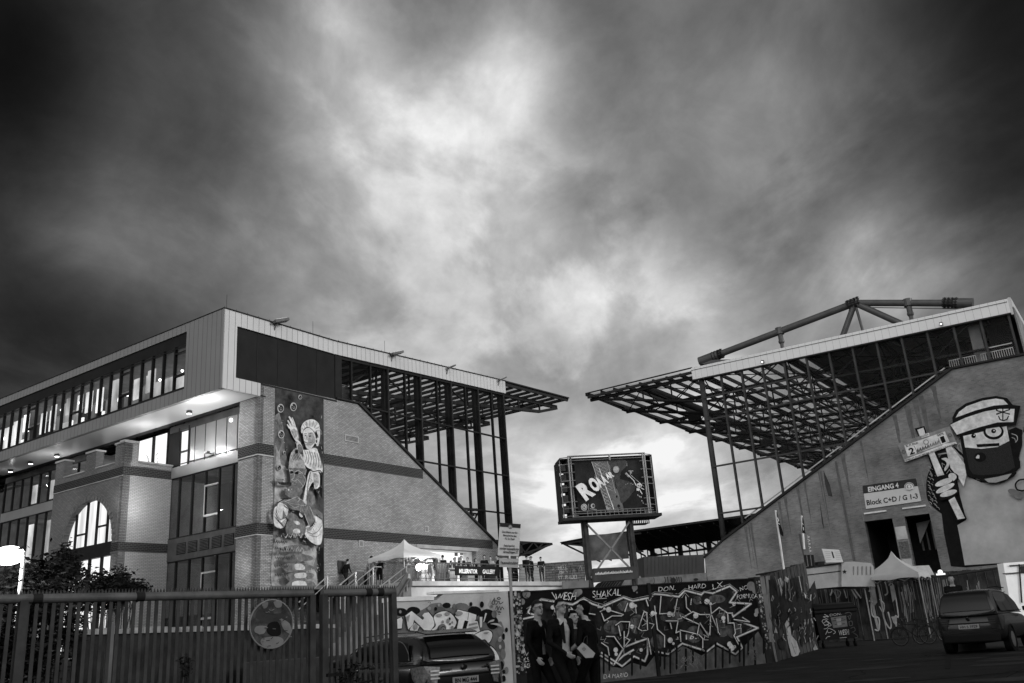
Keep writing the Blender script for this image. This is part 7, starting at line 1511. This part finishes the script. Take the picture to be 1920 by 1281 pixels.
    mb = MB(); mb.tube(X(-.02, 0, belt-.12), X(.03, 0, belt-.10), .045, 16); mb.build('badge', chrome, t)
    if kind == 'estate':
        for yy_, w_ in ((.42, .10), (-.52, .06)):
            mb = MB()
            for k in range(5): mb.box(X(.0, hw*yy_+w_*(k-2)*.45, belt-.13), h*.01, lft*.012, UP*(.008 if k % 2 else .012))
            mb.build('lettering', chrome, t)
        mb = MB(); mb.prism([X(.36, y, H-.04+.01) for y in (-.55, .55)]+[X(.60, .58, H+.02), X(.60, -.58, H+.02)], UP*.02); mb.build('spoiler', body, t)
        mb = MB(); mb.beam(X(.12, -.1, belt+.12), X(.2, .55, belt+.15), .02, .02); mb.build('wiper', rub, t)
    mb = MB(); mb.box(X(0.02, 0, .42), h*.05, lft*hw*.84, UP*.12); mb.build('bumper', M('bumper_black', .012, .5), t, bevel=.04)
    return t
rc = atY(872, 1270, 16.6)
car(rc, 128, 'black estate car with chrome window line parked behind the bar fence', plate='BN MG 444')
rc2 = atZ(1828, 1226, 0)
car(rc2, 52, 'dark compact car seen from behind at the right edge, nearly black', W=1.78, L=4.1, H=1.72, kind='van', plate='HH S 3929', paintg=.008)
# ================================================================== PEOPLE WALKING
wk = dict(knL=(-.09, .20, .53), anL=(-.09, .22, .11), knR=(.09, .02, .50), anR=(.09, -.34, .18), elL=(-.26, -.10, 1.15), wrL=(-.27, .02, .92), elR=(.26, .0, 1.15), wrR=(.26, .14, .94), lean=.05)
GF = 'people walking past the black graffiti wall'
def ft(x, Y): p = atY(x, 1281, Y); return np.array([p[0], p[1], 0])
pa = person(ft(1012, 15.2), 122, 1.80, 'man in open black suit jacket and pale shirt walking leftmost of the group', dict(top=.008, leg=.010, shirt=.32, open=(-.05, .045), hair=.02, glasses=1), dict(wk, look=-20), True, 'short', GF)
pb = person(ft(1058, 14.9), 142, 1.79, 'man in black jacket over pale shirt and belt walking second in the group', dict(top=.009, leg=.008, shirt=.42, open=(-.08, .07), hair=.012, glasses=1), dict(wk, anL=(-.09, -.3, .16), knL=(-.09, .0, .5), anR=(.09, .22, .11), knR=(.09, .2, .53), wrR=(.14, .26, .98), elR=(.27, .02, 1.16)), True, 'short', GF)
pc = person(ft(1082, 15.8), 150, 1.62, 'short dark-haired person half hidden between the man and the woman', dict(top=.02, leg=.012, hair=.006), dict(wk), True, 'short', GF)
pd_ = person(ft(1112, 15.0), -60, 1.74, 'woman in black dress with bare arm and leg walking rightmost, turned to the wall', dict(top=.007, sleeve='short', leg=.007, shin='bare', hair=.006), dict(wk, wrL=(-.2, .3, 1.0), elL=(-.26, .05, 1.14), look=20), True, 'long', GF)
mb = MB(); W_p = pd_[1]; a = ft(1097, 14.6)
bgp = PL(atY(1100, 1222, 14.55), np.array([1., 0, 0]), np.array([0, -1., 0]))
mb.prism([bgp(x, y) for x, y in ((1082, 1216), (1093, 1205), (1099, 1209), (1116, 1225), (1112, 1233), (1098, 1234))], np.array([0, .10, 0])); bb = mb.build('shopping_bag', M('bag_pale', .42, .8, var=.15, vs=4), None, bevel=.01); tag(bb, 'pale printed bag carried between the short person and the woman', 'bag')
A = Art(bgp, (960, 1110, 7.49), .004, .0012); A.line([(985, 800), (1010, 770), (1035, 800), (1010, 830)], 5, .12, False, True); A.ell(1010, 800, 9, 9, .15); A.build('print', bb)
mb = MB(); mb.path([bgp(1093, 1206, -.05), bgp(1096, 1196, -.05), bgp(1101, 1192, -.05), bgp(1101, 1208, -.05)], .006, 5); mb.build('strap', cloth(.05), bb)
p_ = atY(1797, 1150, 29); p_[2] = .3; mb = MB(); mb.box(p_-UP*.15, (.45, 0, 0), (0, .35, 0), (0, 0, .15)); o = mb.build('kerb_block', CONCD, None); tag(o, 'low concrete kerb block behind the dark compact car', 'kerb'); tag(person(p_, 200, 1.9, 'dark-haired person standing behind the dark compact car', dict(top=.01, leg=.01), {}, False, 'short')[0], 'dark-haired person standing behind the dark compact car', 'person')
# ================================================================== FOREGROUND BAR FENCE
FA = atY(0, 1124, 12.2); FBp = atY(740, 1110, 16.4); fd = (FBp-FA)*np.array([1, 1, 0]); fl_len = np.linalg.norm(fd); fd /= fl_len; FE = PL(FA*np.array([1, 1, 0]), fd, np.array([fd[1], -fd[0], 0]))
zr = FA[2]
def zrail(u): return FA[2]+(FBp[2]-FA[2])*u/fl_len
bf = thing('bar_fence', 'long dark steel bar fence with thick round top rail and spikes in the foreground', 'fence', FE.at(fl_len/2, 0, 0))
galv = M('fence_galv', .055, .7, 0, var=.35, vs=3); galv2 = M('fence_rail', .10, .55, .1, var=.45, vs=2.5)
uS = FE.sz(586, 1120)[0]; uG = FE.sz(604, 1120)[0]
for a, b in ((-3.0, uS), (uG, fl_len)):
    mb = MB(); mb.tube(FE.at(a, zrail(a), 0), FE.at(b, zrail(b), 0), .062, 16); mb.build('top_rail', galv2, bf, smooth=False)
    mb = MB(); mb.tube(FE.at(a, .25, 0), FE.at(b, .25, 0), .04, 8); mb.build('bottom_rail', galv, bf)
    mb = MB(); u = a
    while u < b: z = zrail(u)+.05; mb.prism([FE.at(u, z, -.004), FE.at(u+.044, z, -.004), FE.at(u+.022, z+.07, -.004)], FE.n*.006); u += .046
    mb.build('spikes', galv, bf)
u = -3.0; k = 0; bars = []
first = None
while u < fl_len:
    if not (uS < u < uG):
        w = .024; mb = MB(); mb.pbox(FE, u-w, u+w, .15, zrail(u)-.03, -.012, .012)
        mb.build('bar', galv, bf)
    u += .108; k += 1
for u in (uS-.02, uG+.03, fl_len-.05, FE.sz(45, 1120)[0]):
    mb = MB(); mb.pbox(FE, u-.05, u+.05, 0, zrail(u)-.02, -.06, .06); mb.build('post', galv, bf)
mb = MB()
for x in (70, 262, 690, 712): c = FE.sz(x, 1122)[0]; mb.tube(FE.at(c-.06, zrail(c), 0), FE.at(c+.06, zrail(c), 0), .068, 16)
mb.build('tape_band', M('tape_dark', .02, .7), bf)
rs = thing('round_sign', 'round painted metal disc fixed to the bar fence near its joint', 'sign', FE(508, 1170, .1))
cu, cz = FE.sz(509, 1170, .1); rr = (FE.sz(549, 1170)[0]-FE.sz(469, 1170)[0])/2
mb = MB(); n_ = 36; c0 = FE.at(cu, cz, .1); ring = [c0+FE.h*rr*math.cos(t)+UP*rr*1.02*math.sin(t) for t in [2*math.pi*i/n_ for i in range(n_)]]
mb.prism(ring, -FE.n*.02); mb.build('disc', M('disc_paint', .065, .6, var=.9, vs=5), rs)
mb = MB(); mb.torus(FE.at(cu, cz, .1), FE.n, rr, .014, 40, 6); mb.build('rim', M('disc_rim', .2, .4, .5), rs)
A = Art(FE, (440, 1080, 3.692), .103, .0012)
for p, g in (([(160, 240), (230, 225), (290, 260), (350, 250), (390, 290), (370, 330), (300, 310), (230, 330), (150, 290)], .05), ([(235, 330), (300, 320), (320, 400), (270, 420), (225, 390)], .015), ([(320, 300), (380, 330), (390, 400), (340, 370)], .22), ([(200, 430), (300, 420), (340, 450), (300, 490), (220, 500), (180, 460)], .2), ([(150, 350), (220, 350), (200, 400), (140, 390)], .18), ([(190, 190), (230, 180), (225, 215), (200, 225)], .16), ([(270, 180), (320, 170), (325, 210), (290, 220)], .17)): A.poly(p, g, True)
for k in range(30): x = 140+rng.random()*240; y = 200+rng.random()*290; A.line([(x, y), (x+rng.uniform(-22, 22), y+rng.uniform(-10, 10))], 5, rng.choice([.04, .12, .2]))
A.build('painting', rs)
# low capped brick wall behind the fence
BW = PL(atY(160, 1180, 15.5)*np.array([1, 1, 0]), (atY(470, 1146, 19.5)-atY(160, 1180, 15.5))*np.array([1, 1, 0])/np.linalg.norm((atY(470, 1146, 19.5)-atY(160, 1180, 15.5))*np.array([1, 1, 0])), None)
BW.n = np.array([BW.h[1], -BW.h[0], 0]); zc = atY(160, 1180, 15.5)[2]
ww = thing('garden_wall', 'dark plank-faced wall with pale cap blocks behind the bar fence', 'wall', BW.at(2.5, 0, 0)); Lw = 7.2
mb = MB(); mb.pbox(BW, 0, Lw, 0, zc-.09, -.25, 0); mb.build('wall', M('wall_dark', .035, .85, var=.5, vs=3), ww)
mb = MB(); u = 0
while u < Lw: mb.pbox(BW, u+.01, u+.30, zc-.09, zc+rng.uniform(-.01, .02), -.3, .05); u += .31
mb.build('cap_stones', M('cap_stone', .34, .8, var=.5, vs=4), ww)
mb = MB(); mb.pbox(BW, .45, .55, 0, zc+.1, .0, .08); mb.build('post', M('post_pale', .16), ww)
# ================================================================== STREET LAMP AND SHRUBS
sL = thing('street_lamp', 'glaring street lamp on a slim pale pole at the left edge', 'lamp', atY(38, 1120, 18.5)*np.array([1, 1, 0]))
pt = atY(45, 1035, 18.5); pb_ = atY(37, 1112, 18.5); mb = MB(); mb.tube(np.array([pb_[0], pb_[1], 0]), pt, .06, 10, 0, .04); mb.tube(pt, atY(30, 1046, 18.5)+UP*.1, .04, 8); mb.build('pole', M('pole_pale', .4, .5), sL)
lh = atY(16, 1042, 18.5); mb = MB(); mb.sphere(lh, .27, 10, 0, (1.25, .8, .72)); mb.build('lamp_head', emis('street_glare', 9), sL, bevel=.05)
light('POINT', lh+np.array([0, -.5, -.3]), 130, .04)
light('POINT', lh+np.array([0, .9, .3]), 60, .04)
leaf = M('leaf_dark', .02, .9, var=.6, vs=6)
def shrub(c, r, n, label, name='shrub', zs=1.0, stems=6, cat='shrub', lsz=.07, z0=0):
    t = thing(name, label, cat, (c[0], c[1], z0)); rg = random.Random(int(c[0]*100)); c = np.array([c[0], c[1], c[2]], float)
    cl = [c+np.array([rg.gauss(0, .45)*r, rg.gauss(0, .35)*r, rg.gauss(0, .42)*r*zs]) for _ in range(22)]
    m1 = MB()
    for q in cl[:stems*2]:
        b = np.array([c[0]+rg.uniform(-.1, .1), c[1]+rg.uniform(-.1, .1), z0]); md_ = (b+q)/2+np.array([rg.uniform(-.15, .15), 0, .1]); m1.tube(b, md_, .03, 6, 0, .018); m1.tube(md_, q, .018, 5, 0, .006)
        for _ in range(3): m1.tube(q*.7+md_*.3, q+np.array([rg.gauss(0, .2), rg.gauss(0, .2), rg.uniform(0, .35)])*r, .007, 4, 0, .003)
    m1.build('branches', M('bark', .04, .9), t)
    m2 = MB(); vs = []; fs = []
    for i in range(n):
        q = rg.choice(cl); p = q+np.array([rg.gauss(0, .17), rg.gauss(0, .17), rg.gauss(0, .16)])*r*1.1; a = rg.uniform(0, 6.28); b = rg.uniform(-1, 1); s = lsz*rg.uniform(.6, 1.3)
        d1 = np.array([math.cos(a), math.sin(a), b*.6])*s; d2 = np.array([-math.sin(a)*.4, math.cos(a)*.4, rg.uniform(-.5, .5)])*s; k = len(vs); vs += [p-d1, p+d2*.8, p+d1, p-d2*.8]; fs.append((k, k+1, k+2, k+3))
    m2.add(vs, fs); m2.build('foliage', leaf, t)
shrub(atY(90, 1108, 22), .75, 5000, 'dark leafy shrub between the glaring lamp and the arched window', zs=.8)
shrub(atY(190, 1106, 24), .8, 3600, 'dark leafy shrub in front of the lit ground-floor window', zs=.55)
shrub(atY(50, 1125, 20), .8, 4200, 'dense dark shrub under the street lamp', zs=.9)
shrub(atY(122, 1062, 25), .5, 1500, 'taller dark sapling crown left of the arched window', zs=1.1, name='young_tree', cat='tree')
shrub(atY(236, 1108, 23), .5, 1800, 'small dark shrub tip at the foot of the brick bay', zs=.6)
shrub(atY(60, 1200, 15.5), .8, 4500, 'dark shrub behind the left part of the bar fence', zs=1.2)
shrub(atY(655, 1268, 13.8), .16, 160, 'thin weeds growing at the fence foot left of the car', name='weeds', cat='weeds', zs=1.2, lsz=.04)
shrub(atY(350, 1245, 11.5), .10, 90, 'single weed stalk before the bar fence left of centre', name='weeds', cat='weeds', zs=1.6, lsz=.035)
# bicycle handlebar seen at the fence end
bike(atY(745, 1262, 14.9)*np.array([1, 1, 0])+np.array([-.75, .0, 0]), 25, 'bicycle leaning at the right end of the bar fence, bent handlebar visible')
# dark low site boxes behind fence
mb = MB(); q = atY(560, 1230, 19); mb.box(np.array([q[0], q[1], .6]), (1.0, 0, 0), (0, .4, 0), (0, 0, .6)); o = mb.build('utility_box', M('util', .06, .7, var=.3), None, bevel=.02); tag(o, 'dark utility box partly hidden behind the fence bars', 'utility box')

# ================================================================== ADDED HOUSES OUT OF VIEW (put there to shade the yard)
def house(c, w, d, h, ang, label):
    c = np.array([c[0], c[1], 0.]); a = np.array([math.cos(R(ang)), math.sin(R(ang)), 0]); n = np.array([a[1], -a[0], 0]); t = thing('shade_house', label, 'house', c)
    P = PL(c+n*d/2, a, n); mb = MB(); mb.box(c+UP*h/2, a*w/2, n*d/2, UP*h/2); mb.build('wall', brick('brick_house', .14, .11, .08, bump=0), t, uv=P)
    mb = MB(); mb.prism([c-a*w/2-n*(d/2+.4)+UP*h, c-a*w/2+n*(d/2+.4)+UP*h, c-a*w/2+UP*(h+3)], a*w); mb.build('roof', M('roof_tile', .05, .9, var=.4), t)
    nw = int(w/3.2)
    for i in range(nw):
        for j in range(int(h/3.1)):
            u = -w/2+1.6+i*3.2; z = 1.2+j*3.0; mb = MB(); mb.pbox(P, u-.55, u+.55, z, z+1.5, .01, .03); wi = mb.build('window', M('window_dark', .02, .1, spec=.4), t)
            mb = MB(); mb.pbox(P, u-.62, u+.62, z-.08, z, 0, .12); mb.pbox(P, u-.03, u+.03, z, z+1.5, .03, .05); mb.build('frame', M('frame_pale', .4), wi)
house((-12, -24), 64, 11, 13.5, 180, 'long added unseen brick house behind the viewpoint, shading the yard')
house((44, 4), 34, 11, 15, 250, 'added unseen brick house on the right side, shading the yard')

# ---- small things on the asphalt
for k, (x, y, r) in enumerate(((5.2, 19.5, .33), (11.5, 27.5, .3))):
    mb = MB(); mb.tube((x, y, .0), (x, y, .012), r, 24); mb.torus((x, y, .012), UP, r*.92, .012, 24, 5)
    for j in range(-3, 4): mb.box((x, y+j*r*.22, .014), (r*.7*math.sqrt(max(.05, 1-(j*.25)**2)), 0, 0), (0, .012, 0), (0, 0, .004))
    tag(mb.build('manhole_cover', M('cast_iron', .02, .6, var=.3), None), ['round iron manhole cover nearest the black graffiti wall', 'round iron manhole cover near the waste container'][k], 'manhole cover')
mb = MB(); rr_ = random.Random(5)
for k in range(9):
    x, y = rr_.uniform(2, 12), rr_.uniform(17, 26); a = rr_.uniform(0, 3.1)
    for j in range(9):
        nx, ny = x+.45*math.cos(a), y+.45*math.sin(a); mb.box(((x+nx)/2, (y+ny)/2, .0035), ((nx-x)/2, (ny-y)/2, 0), (-.008*math.sin(a), .008*math.cos(a), 0), (0, 0, .001)); x, y = nx, ny; a += rr_.uniform(-.5, .5)
o = mb.build('road', M('crack', .006, .9)); o['kind'] = 'structure'; o['label'] = 'thin dark cracks running over the asphalt yard'
